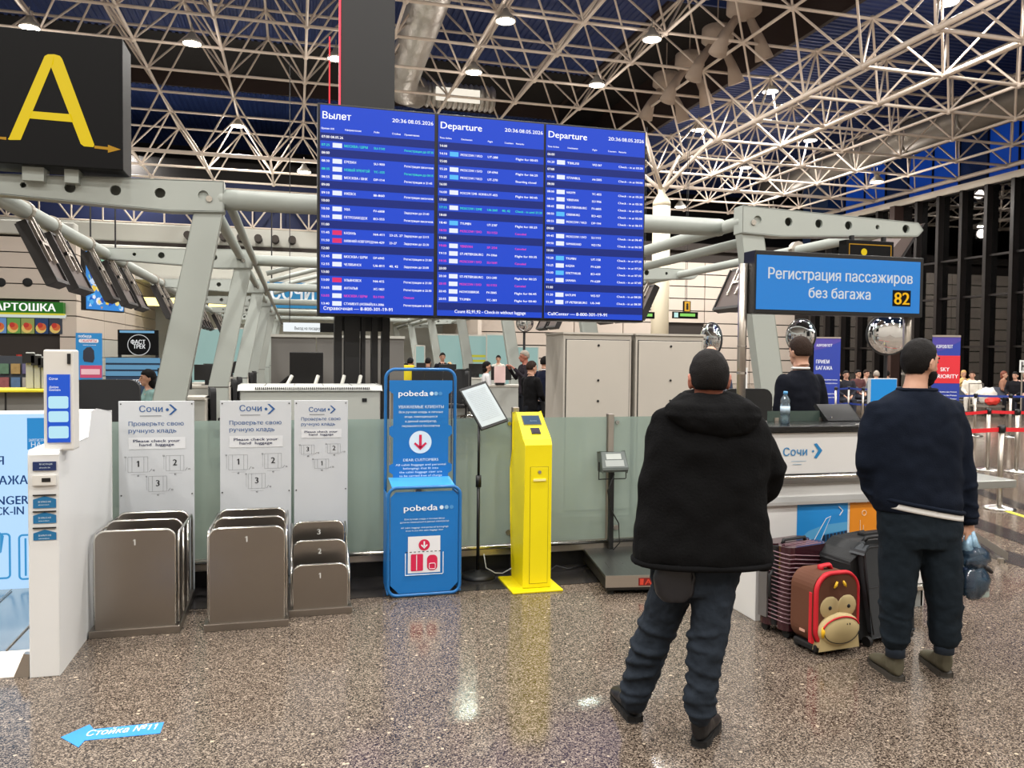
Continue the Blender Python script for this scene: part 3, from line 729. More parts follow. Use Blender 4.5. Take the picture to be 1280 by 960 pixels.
# ================================================================== letter A sign on the left beam
M_signblk = mat('black_sign_face', (6, 6, 7), 0.5, spec=0.15); M_yel = flat((250, 215, 20), 0.75); M_yel2 = flat((225, 165, 30), 0.55)
v = 9.3; pr = PV(153, 52, v); pb = PV(152, 213, v); cx = PV(62, 130, v).x
t = thing('letter_sign', 'big black sign with a yellow letter A above the left beam', 'sign', (cx, v, pb.z))
x1 = pr.x; x0 = 2 * cx - x1
obj('box', MB().box((x0, v, pb.z), (x1, v + 0.45, pr.z + 0.03)), M_signblk, t, bevel=0.01)
obj('foot_plate', MB().box((PV(77, 214, v).x, v + 0.1, pb.z - 0.14), (PV(95, 214, v).x, v + 0.3, pb.z)), M_frame, t)
obj('foot_plate', MB().box((x0 + 0.4, v + 0.1, pb.z - 0.14), (x0 + 0.6, v + 0.3, pb.z)), M_frame, t)
P = lambda x, y: (PV(x, y, v).x, PV(x, y, v).z)
# outline of the A measured on the sign's plane, rounded strokes
A = MB(); s0 = (0, v - 0.004, 0)
sheet(A, s0, X, Z, [P(10, 174), P(12, 171), P(56, 70), P(60, 68), P(68, 68), P(67, 80), P(64, 84), P(26, 175), P(20, 175), P(12, 175)])
sheet(A, s0, X, Z, [P(68, 68), P(75, 70), P(78, 74), P(118, 181), P(117, 184), P(105, 183), P(101, 180), P(64, 84)])
sheet(A, s0, X, Z, [P(40, 139), P(89, 143), P(92, 153), P(36, 148)])
obj('letter', A, M_yel, t)
R_ = MB(); sheet(R_, s0, X, Z, [P(118, 182), P(135, 184), P(135, 187.5), P(118, 185.5)]); sheet(R_, s0, X, Z, [P(135, 181), P(151, 187), P(135, 191)])
sheet(R_, s0, X, Z, [P(0, 171), P(8, 171.5), P(8, 175), P(0, 174)]); sheet(R_, s0, X, Z, [(x0 + 0.02, P(0, 172)[1]), P(-14, 168), P(-14, 177)]); sheet(R_, s0, X, Z, [P(-14, 171), P(0, 171), P(0, 174), P(-14, 174)])
obj('arrow', R_, M_yel2, t)

# ================================================================== counter 82 sign on two poles
v = 4.70; a = PV(944, 318, v); b = PV(1150, 393, v)
t = thing('counter_sign', 'wide blue lit counter sign with number 82 above the check-in desk', 'sign', (a.x, v, 1.23))
obj('box', MB().box((a.x, v, b.z - 0.02), (b.x + 0.02, v + 0.14, a.z + 0.03)), M_black, t, bevel=0.004)
fx0, fx1, fz0, fz1 = a.x + 0.012, b.x - 0.01, b.z + 0.005, a.z
obj('face', MB().box((fx0, v - 0.004, fz0), (fx1, v, fz1)), mat('sign_blue_face', (18, 80, 140), 0.28, emcol=(30, 124, 200), em=0.62, noise=(2, 0.06)), t)
W = fx1 - fx0; Hh = fz1 - fz0; o_ = (fx0, v - 0.007, fz0)
M_sw = flat((236, 240, 244), 0.75)
letters('lettering', [('Регистрация пассажиров', W * 0.065, Hh * 0.57, Hh * 0.20, W * 0.885), ('без багажа', W * 0.305, Hh * 0.24, Hh * 0.19, W * 0.38)], o_, X, Z, M_sw, t, bold=0.018)
pl = obj('number_plate', MB().box((fx0 + W * 0.825, v - 0.007, fz0 + Hh * 0.13), (fx0 + W * 0.94, v - 0.003, fz0 + Hh * 0.44)), M_signblk, t)
letters('number', [('82', W * 0.832, Hh * 0.165, Hh * 0.235, W * 0.10)], (fx0, v - 0.010, fz0), X, Z, flat((250, 190, 20), 0.9), pl, bold=0.02)
for px in (927, 1133):
    q = PV(px, 450, v + 0.1)
    p_ = obj('pole', MB().cyl((q.x, v + 0.1, 1.27), (q.x, v + 0.1, a.z - 0.05), 0.029, n=14), M_steel, t, smooth=True)
    obj('pole_collar', MB().cyl((q.x, v + 0.1, 1.60), (q.x, v + 0.1, 1.615), 0.032, n=14).cyl((q.x, v + 0.1, 1.78), (q.x, v + 0.1, 1.79), 0.032, n=14), M_steelb, p_)

# small yellow-lined sign behind it
v = 8.9; a = PV(1058, 299, v); b = PV(1117, 330, v)
t = thing('wayfinding_sign', 'small black sign with yellow outline and dot behind the blue sign', 'sign', (a.x, v, b.z))
obj('box', MB().box((a.x, v, b.z - 0.3), (b.x, v + 0.15, a.z)), M_signblk, t, bevel=0.01)
q = MB(); x0, x1, z1, z0 = a.x + 0.04, b.x - 0.04, a.z - 0.05, b.z - 0.25
for r_ in (rect(x0, z1 - 0.012, x1, z1), rect(x0, z0, x0 + 0.012, z1), rect(x1 - 0.012, z0, x1, z1), rect(x0, z0, x1, z0 + 0.012)): sheet(q, (0, v - 0.003, 0), X, Z, r_)
obj('yellow_outline', q, M_yel2, t)
c_ = PV(1080, 315, v); obj('yellow_dot', sheet(MB(), (0, v - 0.003, 0), X, Z, circ(c_.x, c_.z, 0.045, 18)), M_yel, t)
obj('hanger', MB().box((a.x + 0.1, v + 0.03, a.z), (a.x + 0.14, v + 0.08, 3.3)).box((b.x - 0.14, v + 0.03, a.z), (b.x - 0.10, v + 0.08, 3.3)), M_mast, t)

# ================================================================== left self-service bag drop: light panel, side wall with scanner slots, screen column
M_kiosk = mat('kiosk_white', (222, 223, 222), 0.32, noise=(4, 0.02)); M_cream = mat('kiosk_warm_white', (214, 212, 206), 0.4)
t = thing('bag_drop_kiosk', 'white self-service bag drop wall with label slots and small screen, far left', 'kiosk', (-1.26, 4.66, 0))
ko = obj('side_wall', MB().prism([(4.66, 0), (5.92, 0), (5.92, 1.31), (5.50, 1.35), (5.36, 1.345), (5.28, 1.20), (4.68, 1.19), (4.66, 1.17)], -1.335, -1.195, 'yz'), M_kiosk, t, bevel=0.012)
fz = lambda y: PV(55, y, 4.66).z
def slot(y0, y1, m_, nm='label_slot', x0=41, x1=70, d=0.004):
    return obj(nm, MB().box((PV(x0, y0, 4.655).x, 4.655 - d, fz(y1)), (PV(x1, y0, 4.655).x, 4.66, fz(y0))), m_, t)
M_navy = mat('navy_label', (24, 44, 92), 0.4); M_teal = mat('teal_label', (30, 110, 160), 0.4)
a = slot(577, 588, M_navy); slot(594, 606, M_cream, 'scanner_frame', d=0.012); slot(597, 602, M_black, 'scanner_window', 53, 64, 0.014)
for y0, y1 in ((620, 635), (640, 654), (662, 675)):
    m = MB(); xa, xb = PV(41, 620, 4.655).x, PV(70, 620, 4.655).x
    sheet(m, (0, 4.656, 0), X, Z, [(xa, fz(y1)), (xb, fz(y1)), (xb, fz(y0 + 4)), ((xa + xb) / 2, fz(y0)), (xa, fz(y0 + 4))])
    s_ = obj('arrow_label', m, M_teal, t)
    letters('lettering', [('ВНИМАНИЕ', xa + 0.025, fz(y0 + 8), 0.008, 0.06), ('attention', xa + 0.025, fz(y0 + 11.5), 0.006, 0.05)], (0, 4.6545, 0), X, Z, flat((220, 235, 245)), s_)
for y in (618, 638.5, 659): slot(y, y + 1.5, M_black, 'paper_slot')
letters('lettering', [('РЕГИСТРАЦИЯ', PV(49, 580, 4.65).x, fz(581), 0.008, 0.06), ('check-in', PV(49, 580, 4.65).x, fz(585), 0.007, 0.05)], (0, 4.650, 0), X, Z, flat((220, 235, 245)), a)
# screen column on top
x0, x1 = PV(54, 500, 4.72).x, PV(92, 500, 4.72).x; zt = PV(70, 437, 4.72).z
sc_ = obj('screen_column', MB().box((x0, 4.72, 1.18), (x1, 4.84, zt)), M_cream, t, bevel=0.01)
obj('camera_slot', MB().box((PV(84, 445, 4.715).x, 4.712, PV(84, 455, 4.715).z), (PV(88, 445, 4.715).x, 4.72, PV(84, 442, 4.715).z)), M_black, t)
xa, xb = PV(59, 500, 4.715).x, PV(87.5, 500, 4.715).x; za, zb = PV(70, 553, 4.715).z, PV(70, 468, 4.715).z
scr = obj('touch_screen', MB().box((xa, 4.712, za), (xb, 4.72, zb)), flat((40, 92, 210), 0.9), t)
W = xb - xa; Hh = zb - za
q = MB()
for f0, f1 in ((0.06, 0.24), (0.30, 0.46), (0.50, 0.68)): sheet(q, (xa, 4.710, za), X, Z, rrect(W * 0.06, Hh * f0, W * 0.94, Hh * f1, 0.01))
obj('screen_card', q, flat((190, 235, 250), 0.95), scr)
letters('lettering', [('Сочи', W * 0.1, Hh * 0.92, 0.012), ('Добро', W * 0.1, Hh * 0.80, 0.010), ('пожаловать', W * 0.1, Hh * 0.76, 0.010, W * 0.5)], (xa, 4.709, za), X, Z, flat((255, 255, 255), 0.9), scr, bold=0.01)
# backlit panel behind it
zt, zb = PV(50, 515, 5.5).z, 0.24
t = thing('light_panel', 'bright light blue backlit baggage check-in panel at the left edge', 'light panel', (-2.4, 5.6, 0))
x1 = PV(98, 530, 5.5).x; x0 = -3.3
obj('case', MB().box((x0, 5.5, zb), (x1, 5.66, zt)), M_kiosk, t, bevel=0.01)
obj('lit_face', MB().box((x0 + 0.01, 5.494, zb + 0.01), (x1 - 0.008, 5.5, zt - 0.012)), mat('backlit_face', (60, 70, 80), 0.35, em=1.0, emcol=(178, 216, 250)), t)
Mb = flat((30, 84, 160), 0.5); q5 = lambda x, y: (PV(x, y, 5.49).x, PV(x, y, 5.49).z)
tx = lambda s, xr, y, h, w: (s, q5(xr, y)[0], q5(0, y)[1], h, w, 'r')
letters('lettering', [tx('САМОСТОЯТЕЛЬНАЯ', 5, 581, 0.050, 0.72), tx('СДАЧА БАГАЖА', 35, 606, 0.052, 0.55), tx('PASSENGER', 36, 631, 0.052, 0.35), tx('CHECK-IN', 30, 643, 0.05, 0.40)][:3] + [tx('CHECK-IN', 30, 644, 0.050, 0.27)], (0, 5.490, 0), X, Z, Mb, t, bold=0.02)
bx = obj('blue_notice', sheet(MB(), (0, 5.491, 0), X, Z, rect(*q5(34, 562), *q5(98, 522))), flat((48, 150, 220), 0.8), t)
letters('lettering', [('ЗАРЕГИСТРИРОВАН', q5(36, 553)[0], q5(36, 552)[1], 0.016, 0.14), ('НА СТОЙКЕ', q5(39, 558)[0], q5(39, 559)[1], 0.030, 0.24)], (0, 5.488, 0), X, Z, flat((235, 245, 255), 0.8), bx, bold=0.01)
q = MB()
def outline_tube(pts, r=0.006, v=5.488, closed=True): return MB().tube([(p[0], v, p[1]) for p in pts], r, 6, closed=closed)
for (xx, yy, ww, hh) in ((24.5, 724, 0.13, 0.27), (-20, 724, 0.14, 0.27), (-70, 724, 0.2, 0.3)):
    c_ = q5(xx, yy); obj('luggage_icon', outline_tube(rrect(c_[0], c_[1], c_[0] + ww, c_[1] + hh, 0.02)), flat((70, 170, 235), 0.7), t)
    obj('icon_line', MB().box((c_[0] + 0.03, 5.484, c_[1] + 0.02), (c_[0] + 0.04, 5.49, c_[1] + hh - 0.02)), flat((70, 170, 235), 0.7), t)
obj('plane_icon', sheet(MB(), (0, 5.489, 0), X, Z, [q5(0, 665), q5(5, 670), q5(2, 690), q5(0, 692)]), flat((70, 170, 235), 0.7), t)
t = thing('bag_chute', 'low polished steel baggage chute in front of the light blue panel', 'conveyor', (-2.2, 5.1, 0))
obj('belt_tray', MB().prism([(4.82, 0.05), (5.48, 0.22), (5.48, 0.26), (4.82, 0.09)], -3.2, -1.345, 'yz'), M_steelb, t)
obj('front_skirt', MB().prism([(4.70, 0), (4.82, 0), (4.82, 0.10)], -3.2, -1.345, 'yz'), M_steel, t)
obj('end_cheek', MB().prism([(-1.42, 0), (-1.345, 0), (-1.345, 0.12), (-1.37, 0.125)], 4.68, 4.72), M_steel, t)
for k in range(6): obj('tray_seam', MB().tube([(-1.5 - 0.3 * k, 4.84, 0.10), (-1.36 - 0.3 * k, 5.46, 0.263)], 0.004, 6), M_steel, t)

# ================================================================== steel hand-luggage sizers with sign boards
M_board = mat('aluminium_composite', (196, 200, 204), 0.45, noise=(6, 0.03)); M_inkb = flat((36, 84, 142)); M_ink = flat((22, 24, 30)); M_pale = flat((212, 215, 218)); M_grey = flat((120, 125, 130))
M_sizer = mat('sizer_steel', (150, 143, 136), 0.28, 0.97, noise=(1.6, 0.16)); M_edge = mat('sizer_edge_steel', (215, 212, 205), 0.18, 1.0)
def sizer(u0, u1, v0, plates, boardu, label, nums, small=False):
    t = thing('luggage_sizer', label, 'sizer', ((u0 + u1) / 2, v0, 0), group='steel hand luggage sizers')
    vb = 6.02
    obj('base_plate', MB().box((u0 - 0.02, v0 - 0.02, 0), (u1 + 0.01, vb - 0.02, 0.045)), M_sizer, t, bevel=0.003)
    for k, (v, z) in enumerate(plates):
        r = 0.055
        a, b = u0 + 0.012, u1 - 0.02
        out = rrect(a, 0.045, b, z, r, 6, (0, 1, 1, 0))
        p = obj('divider_plate', MB().prism(out, v, v + 0.02), M_sizer, t)
        up = [(a, v + 0.01, 0.05)] + [(x, v + 0.01, zz) for (x, zz) in out if zz > z - r - 0.001][::-1] + [(b, v + 0.01, 0.05)]
        obj('edge_tube', MB().tube(up, 0.009, 8), M_edge, p, smooth=True)
        letters('number', [(nums[k], (a + b) / 2 - 0.012, z - 0.085, 0.036, 0.014 if nums[k] == '1' else 0.024)], (0, v - 0.003, 0), X, Z, flat((215, 215, 212)), p, bold=0.01)
    for s_ in (u0, u1 - 0.005):
        z_ = plates[0][1]; zb = plates[-1][1]
        r = obj('side_rail', MB().tube([(s_, v0 + 0.05, 0.05), (s_, v0 + 0.05, z_ - 0.08), (s_, v0 + 0.09, z_ - 0.03), (s_, vb - 0.10, zb - 0.03), (s_, vb - 0.06, zb - 0.07), (s_, vb - 0.06, 0.05)], 0.008, 8), M_edge, t, smooth=True)
        for k in range(1, 3): obj('side_bar', MB().tube([(s_, v0 + 0.05 + k * 0.22 * (0.7 if small else 1), 0.05), (s_, v0 + 0.05 + k * 0.22 * (0.7 if small else 1), z_ - 0.03)], 0.007, 6), M_edge, r, smooth=True)
    b0, b1 = boardu; W = b1 - b0; k = W / 0.48; zt = 1.37
    bd = obj('sign_board', MB().box((b0, vb, 0.04), (b1, vb + 0.012, zt)), M_board, t, bevel=0.003)
    for (x, z) in ((0.015, zt - 0.02), (W - 0.015, zt - 0.02), (0.015, 0.72), (W - 0.015, 0.72), (0.015, 0.1), (W - 0.015, 0.1)):
        obj('screw', MB().cyl((b0 + x, vb - 0.003, z), (b0 + x, vb, z), 0.005, n=8), M_black, bd)
    o_ = (b0, vb - 0.002, 0)
    letters('logo_lettering', [('Сочи', W * 0.27, zt - 0.075 * (1.1 if k < 0.9 else 1), 0.042 * k, W * 0.31)], o_, X, Z, M_inkb, bd, bold=0.012)
    cx_, cz_, s_ = W * 0.66, zt - 0.06 * (1.1 if k < 0.9 else 1), 0.036 * k
    m = MB(); sheet(m, o_, X, Z, [(cx_, cz_ + s_), (cx_ + 0.4 * s_, cz_ + s_), (cx_ + 1.5 * s_, cz_), (cx_ + 0.4 * s_, cz_ - s_), (cx_, cz_ - s_), (cx_ + 1.0 * s_, cz_)][:6]); 
    obj('logo_chevron', m, M_inkb, bd); obj('logo_dot', sheet(MB(), o_, X, Z, circ(cx_ - 0.25 * s_, cz_, 0.28 * s_, 10)), M_inkb, bd)
    obj('logo_rule', sheet(MB(), o_, X, Z, rect(W * 0.28, zt - 0.105, W * 0.56, zt - 0.100)), M_grey, bd)
    z1 = zt - 0.17 if k > 0.9 else zt - 0.145
    letters('lettering', [('Проверьте свою', W * 0.13, z1, 0.028 * k, W * 0.73), ('ручную кладь', W * 0.13, z1 - 0.048 * k, 0.028 * k, W * 0.63)], o_, X, Z, M_inkb, bd, bold=0.006)
    pz = z1 - 0.105 * k
    pn = obj('pale_patch', sheet(MB(), o_, X, Z, rect(W * 0.13, pz - 0.055 * k, W * 0.88, pz + 0.025 * k)), M_pale, bd)
    letters('lettering', [('Please check your', W * 0.5, pz - 0.008 * k, 0.019 * k, W * 0.62, 'c'), ('hand  luggage', W * 0.5, pz - 0.034 * k, 0.019 * k, W * 0.46, 'c')], (b0, vb - 0.004, 0), X, Z, M_inkb if k < 0 else flat((44, 50, 84)), pn, bold=0.02)
    names = ['1', '2', '3'] if not small else ['3', '2', '1']
    zz0 = pz - 0.15 * k
    for n_, (cx_, cz_) in zip(names, ((W * 0.25, zz0 - 0.01), (W * 0.74, zz0 - 0.005), (W * 0.51, zz0 - 0.145 * k))):
        w_, h_ = (0.125 * k if n_ == '1' else 0.115 * k), 0.105 * k * (0.8 if small else 1)
        ic = MB()
        for x_ in (-0.5, -0.3, 0.3, 0.5): sheet(ic, o_, X, Z, rect(cx_ + x_ * w_ - 0.0008, cz_ - h_ / 2, cx_ + x_ * w_ + 0.0008, cz_ + h_ / 2))
        for y_ in (-0.5, 0.5): sheet(ic, o_, X, Z, rect(cx_ - w_ / 2, cz_ + y_ * h_ - 0.0008, cx_ + w_ / 2, cz_ + y_ * h_ + 0.0008))
        sheet(ic, o_, X, Z, rect(cx_ - w_ * 0.35, cz_ - h_ * 0.66, cx_ + w_ * 0.4, cz_ - h_ * 0.65)); sheet(ic, o_, X, Z, rect(cx_ - w_ * 0.62, cz_ - h_ * 0.4, cx_ - w_ * 0.61, cz_ + h_ * 0.5))
        sheet(ic, o_, X, Z, [(cx_ + w_ * 0.55, cz_ - h_ * 0.5), (cx_ + w_ * 0.58, cz_ - h_ * 0.5), (cx_ + w_ * 0.72, cz_ - h_ * 0.3), (cx_ + w_ * 0.69, cz_ - h_ * 0.3)])
        io = obj('bag_diagram', ic, M_grey, bd); io['kind'] = 'stuff'
        letters('lettering', [(n_, cx_, cz_ - 0.016 * k, 0.042 * k, None, 'c')], o_, X, Z, M_ink, bd, bold=0.02)
        letters('dimensions', [('55', cx_ - w_ * 0.68, cz_ + h_ * 0.45, 0.010), ('40', cx_ - w_ * 0.05, cz_ - h_ * 0.78, 0.010), ('20', cx_ + w_ * 0.74, cz_ - h_ * 0.45, 0.010)], o_, X, Z, M_ink, bd)
    return t
sizer(-1.165, -0.69, 5.24, ((5.245, 0.63), (5.56, 0.63), (5.88, 0.62)), (-1.17, -0.685), 'leftmost steel luggage sizer with white board, beside the white kiosk wall', '1  ')
sizer(-0.52, -0.05, 5.21, ((5.215, 0.625), (5.54, 0.625), (5.86, 0.62)), (-0.515, -0.03), 'middle steel luggage sizer with equal-height dividers', '1  ')
sizer(-0.025, 0.35, 5.38, ((5.385, 0.325), (5.58, 0.44), (5.80, 0.525)), (-0.01, 0.37), 'rightmost, smaller steel luggage sizer with stepped dividers 1, 2 and 3', '123', True)

# ================================================================== frosted glass barrier
M_frost = glass_mat('frosted_glass', (226, 238, 232), refl=0.8, milk=0.5, milkcol=(198, 214, 206), rough=0.08)
t = thing('glass_barrier', 'low barrier of frosted greenish glass panels behind the kiosks', 'barrier', (0.7, 6.2, 0))
VB = 6.2; posts = [-1.35, 0.92, 1.69, 2.50, 3.35]
for k, u in enumerate(posts):
    obj('post', MB().box((u - 0.025, VB - 0.03, 0), (u + 0.025, VB + 0.03, 1.24 if k != 2 else 1.3)), M_steel, t, bevel=0.004)
for a, b in ((-1.32, -0.2), (-0.19, 0.89), (0.95, 1.66), (1.72, 2.47), (2.53, 3.32)):
    obj('glass_panel', MB().box((a, VB - 0.005, 0.21), (b, VB + 0.005, 1.215)), M_frost, t)
obj('bottom_rail', MB().box((-1.35, VB - 0.03, 0.125), (3.35, VB + 0.03, 0.20)), M_steel, t, bevel=0.008)
obj('rail_tube', MB().tube([(-1.35, VB - 0.05, 0.20), (3.35, VB - 0.05, 0.20)], 0.018, 10), M_steelb, t, smooth=True)
obj('kick_plate', MB().box((-1.35, VB + 0.02, 0), (3.35, VB + 0.04, 0.125)), M_black, t)
for u in (1.64, 2.56): 
    obj('panel_clamp', MB().cyl((u, VB - 0.02, 0.30), (u, VB + 0.02, 0.30), 0.022, n=12), M_steel, t); obj('panel_clamp', MB().cyl((u, VB - 0.02, 1.17), (u, VB + 0.02, 1.17), 0.016, n=12), M_steelb, t)

# cabinet with vents behind the barrier
v = 7.0; a = PV(300, 487, v); b = PV(475, 487, v)
t = thing('vented_cabinet', 'low grey cabinet with a slotted lid behind the sizer boards', 'cabinet', ((a.x + b.x) / 2, v, 0))
M_cab = mat('grey_cabinet', (172, 174, 168), 0.45, noise=(3, 0.03))
zt = a.z
obj('body', MB().box((a.x, v, 0), (b.x, v + 0.6, zt - 0.01)), M_cab, t, bevel=0.01)
obj('lid', MB().prism([(v - 0.02, zt - 0.01), (v + 0.62, zt - 0.01), (v + 0.60, zt + 0.03), (v + 0.05, zt + 0.03)], a.x - 0.02, b.x + 0.02, 'yz'), M_cab, t, bevel=0.005)
vs_ = MB(); n = 60
for k in range(n): x = a.x + 0.12 + (b.x - a.x - 0.2) * k / n; vs_.box((x, v - 0.012, zt + 0.0), (x + 0.006, v + 0.02, zt + 0.02))
o = obj('vent_slots', vs_, M_groove, t); o['kind'] = 'stuff'
for k in range(1, 6): obj('lid_seam', MB().box((a.x + 0.24 * k - 0.05, v + 0.06, zt + 0.028), (a.x + 0.24 * k - 0.045, v + 0.6, zt + 0.032)), M_groove, t)
c_ = PV(457, 500, v); obj('lock', MB().box((c_.x - 0.03, v - 0.006, c_.z - 0.015), (c_.x + 0.01, v, c_.z + 0.015)), M_black, t)

# steel lockers
v = 8.05; u0 = PV(704, 470, v).x; u1 = PV(791, 470, v).x; u2 = PV(879, 470, v).x; zt = PV(790, 419, v).z
M_lock = mat('locker_steel', (196, 190, 180), 0.42, 0.2, noise=(2, 0.05))
for nm, a, b, d, lb in (('l', u0, u1 - 0.02, 0.62, 'left tall grey steel cabinet behind the glass barrier'), ('r', u1 + 0.03, u2, 0.5, 'right tall grey steel cabinet, partly behind the head of the hooded man')):
    t = thing('steel_cabinet', lb, 'cabinet', ((a + b) / 2, v, 0))
    obj('body', MB().box((a, v, 0), (b, v + d, zt)), M_lock, t, bevel=0.006)
    dr = obj('door', MB().box((a + 0.03, v - 0.018, 0.08), (b - 0.03, v, zt - 0.06)), M_lock, t, bevel=0.004)
    obj('door_gap', MB().box((a + 0.022, v - 0.004, 0.07), (a + 0.03, v, zt - 0.05)).box((b - 0.03, v - 0.004, 0.07), (b - 0.022, v, zt - 0.05)).box((a + 0.022, v - 0.004, zt - 0.06), (b - 0.022, v, zt - 0.052)), M_black, t)
    for z in (1.83, 1.46, 1.24): obj('lock_screw', MB().cyl(((a + b) / 2, v - 0.028, z), ((a + b) / 2, v - 0.018, z), 0.012, n=10), M_black, dr)
    obj('top_cap', MB().box((a - 0.01, v - 0.02, zt), (b + 0.01, v + d, zt + 0.02)), M_lock, t)

# ================================================================== blue baggage sizer frame
M_pb = mat('blue_powder_coat', (22, 112, 186), 0.38, noise=(5, 0.04)); M_pbd = mat('blue_tube', (30, 104, 168), 0.3); M_pw = flat((236, 242, 248)); M_pw2 = flat((130, 180, 220)); M_crim = flat((206, 32, 76)); M_pwd = flat((210, 228, 242))
t = thing('baggage_frame', 'blue two-part baggage size frame with printed panels, left of the document stand', 'sizer', (0.88, 5.75, 0))
u0, u1, vf, vk = 0.625, 1.135, 5.63, 5.93
zl = 0.775
obj('lower_frame', MB().tube([(x, vf, z) for x, z in rrect(u0, 0.015, u1, zl, 0.06, 6)], 0.012, 8, closed=True), M_pbd, t, smooth=True)
obj('back_frame', MB().tube([(x, vk, z) for x, z in rrect(u0 + 0.01, 0.015, u1 + 0.015, 1.60, 0.07, 6)], 0.012, 8, closed=True), M_pbd, t, smooth=True)
for x in (u0, u1):
    for z in (0.03, 0.70): obj('side_tube', MB().tube([(x, vf, z), (x + 0.01, vk, z)], 0.010, 8), M_pbd, t, smooth=True)
obj('side_panel', MB().box((u0 - 0.002, vf + 0.01, 0.03), (u0 + 0.003, vk - 0.01, 0.72)), M_pb, t); obj('side_panel', MB().box((u1 - 0.003, vf + 0.01, 0.03), (u1 + 0.002, vk - 0.01, 0.72)), M_pb, t)
obj('shelf_flap', MB().prism([(vf + 0.03, 0.765), (vk - 0.02, 0.80), (vk - 0.02, 0.808), (vf + 0.03, 0.773)], u0 + 0.03, u1 - 0.03, 'yz'), mat('blue_clear_flap', (70, 160, 225), 0.25), t)
nt = 0.06
lp = obj('lower_panel', MB().prism([(u0 + 0.015 + nt, 0.03), (u1 - 0.015 - nt, 0.03), (u1 - 0.015, 0.03 + nt), (u1 - 0.015, zl - 0.03 - nt * 0.6), (u1 - 0.05, zl - 0.03), (u0 + 0.05, zl - 0.03), (u0 + 0.015, zl - 0.03 - nt * 0.6), (u0 + 0.015, 0.03 + nt)], vf - 0.004, vf + 0.004), M_pb, t)
lf = (u0, vf - 0.006, 0); W = u1 - u0
def pobeda(o_, W, z, par, wl=0.47, x=0.21):
    letters('logo_lettering', [('pobeda', W * x, z, 0.042, W * wl)], o_, X, Z, M_pw, par, bold=0.012)
    for k, mm in enumerate((M_pwd, M_pw2, flat((70, 140, 200)))):
        obj('logo_dot', sheet(MB(), o_, X, Z, circ(W * (x + wl + 0.055 + 0.07 * k), z + 0.018, 0.0145, 14)), mm, par)
pobeda(lf, W, 0.612, lp)
letters('lettering', [('Вся ручная кладь и личные вещи', W * 0.5, 0.548, 0.011, W * 0.56, 'c'), ('должны помещаться в данный калибратор', W * 0.5, 0.527, 0.011, W * 0.68, 'c'), ('All cabin baggage and personal belongings', W * 0.5, 0.488, 0.011, W * 0.66, 'c'), ('must fit into this cabin baggage sizer', W * 0.5, 0.467, 0.011, W * 0.52, 'c')], lf, X, Z, M_pwd, lp)
wp = obj('pictogram_panel', sheet(MB(), lf, X, Z, rect(W * 0.27, 0.17, W * 0.72, 0.43)), flat((226, 228, 232)), lp)
lf2 = (u0, vf - 0.008, 0)
obj('pictogram_circle', sheet(MB(), lf2, X, Z, circ(W * 0.495, 0.368, 0.040, 24)), M_crim, wp)
ar = MB(); cx_ = W * 0.495
sheet(ar, (u0, vf - 0.0095, 0), X, Z, rect(cx_ - 0.005, 0.352, cx_ + 0.005, 0.394)); sheet(ar, (u0, vf - 0.0095, 0), X, Z, [(cx_, 0.342), (cx_ + 0.024, 0.366), (cx_ + 0.018, 0.372), (cx_, 0.355)]); sheet(ar, (u0, vf - 0.0095, 0), X, Z, [(cx_, 0.355), (cx_ - 0.018, 0.372), (cx_ - 0.024, 0.366), (cx_, 0.342)])
obj('pictogram_arrow', ar, M_pw, wp)
obj('case_icon', sheet(MB(), lf2, X, Z, rrect(W * 0.31, 0.185, W * 0.48, 0.305, 0.008)), M_crim, wp)
obj('case_icon_line', sheet(MB(), (u0, vf - 0.0095, 0), X, Z, rect(W * 0.385, 0.19, W * 0.395, 0.30)), M_pw, wp)
obj('backpack_icon', sheet(MB(), lf2, X, Z, rrect(W * 0.535, 0.185, W * 0.68, 0.295, 0.03)), M_crim, wp)
obj('backpack_icon_pocket', MB().tube([(u0 + x, vf - 0.0095, z) for x, z in rrect(W * 0.565, 0.195, W * 0.65, 0.235, 0.008)], 0.002, 5, closed=True), M_pw, wp)
m = MB()
for k in range(9): sheet(m, lf2, X, Z, rect(W * (0.235 + 0.058 * k), 0.318, W * (0.265 + 0.058 * k), 0.323))
o = obj('dashed_line', m, M_ink, wp); o['kind'] = 'stuff'
obj('box_outline', MB().tube([(u0 + x, vf - 0.008, z) for x, z in ((W * 0.235, 0.312), (W * 0.235, 0.158), (W * 0.76, 0.158), (W * 0.76, 0.312))], 0.0035, 6), M_pw, wp)
# upper panel
v_ = vk - 0.02; x0, x1 = u0 + 0.035, u1 - 0.01
nt = 0.028
pl_ = [(x0 + nt, 0.80), (x1 - nt, 0.80), (x1 - nt, 0.83), (x1, 0.85), (x1, 0.90), (x1 - nt, 0.91), (x1 - nt, 1.10), (x1, 1.12), (x1, 1.18), (x1 - nt, 1.19), (x1 - nt, 1.42), (x1, 1.44), (x1, 1.52), (x0, 1.52), (x0, 1.44), (x0 + nt, 1.42), (x0 + nt, 1.19), (x0, 1.18), (x0, 1.12), (x0 + nt, 1.10), (x0 + nt, 0.91), (x0, 0.90), (x0, 0.85), (x0 + nt, 0.83)]
up_ = obj('upper_panel', MB().prism(pl_, v_ - 0.004, v_ + 0.004), M_pb, t)
for x in (x0 + 0.005, x1 - 0.005):
    for z0, z1 in ((0.90, 1.12), (1.18, 1.44)): obj('slot_loop', MB().tube([(x, v_, z0), (x, v_, z1)], 0.006, 6), M_edge, up_)
uf = (x0, v_ - 0.006, 0); W = x1 - x0
pobeda(uf, W, 1.405, up_, 0.47, 0.14)
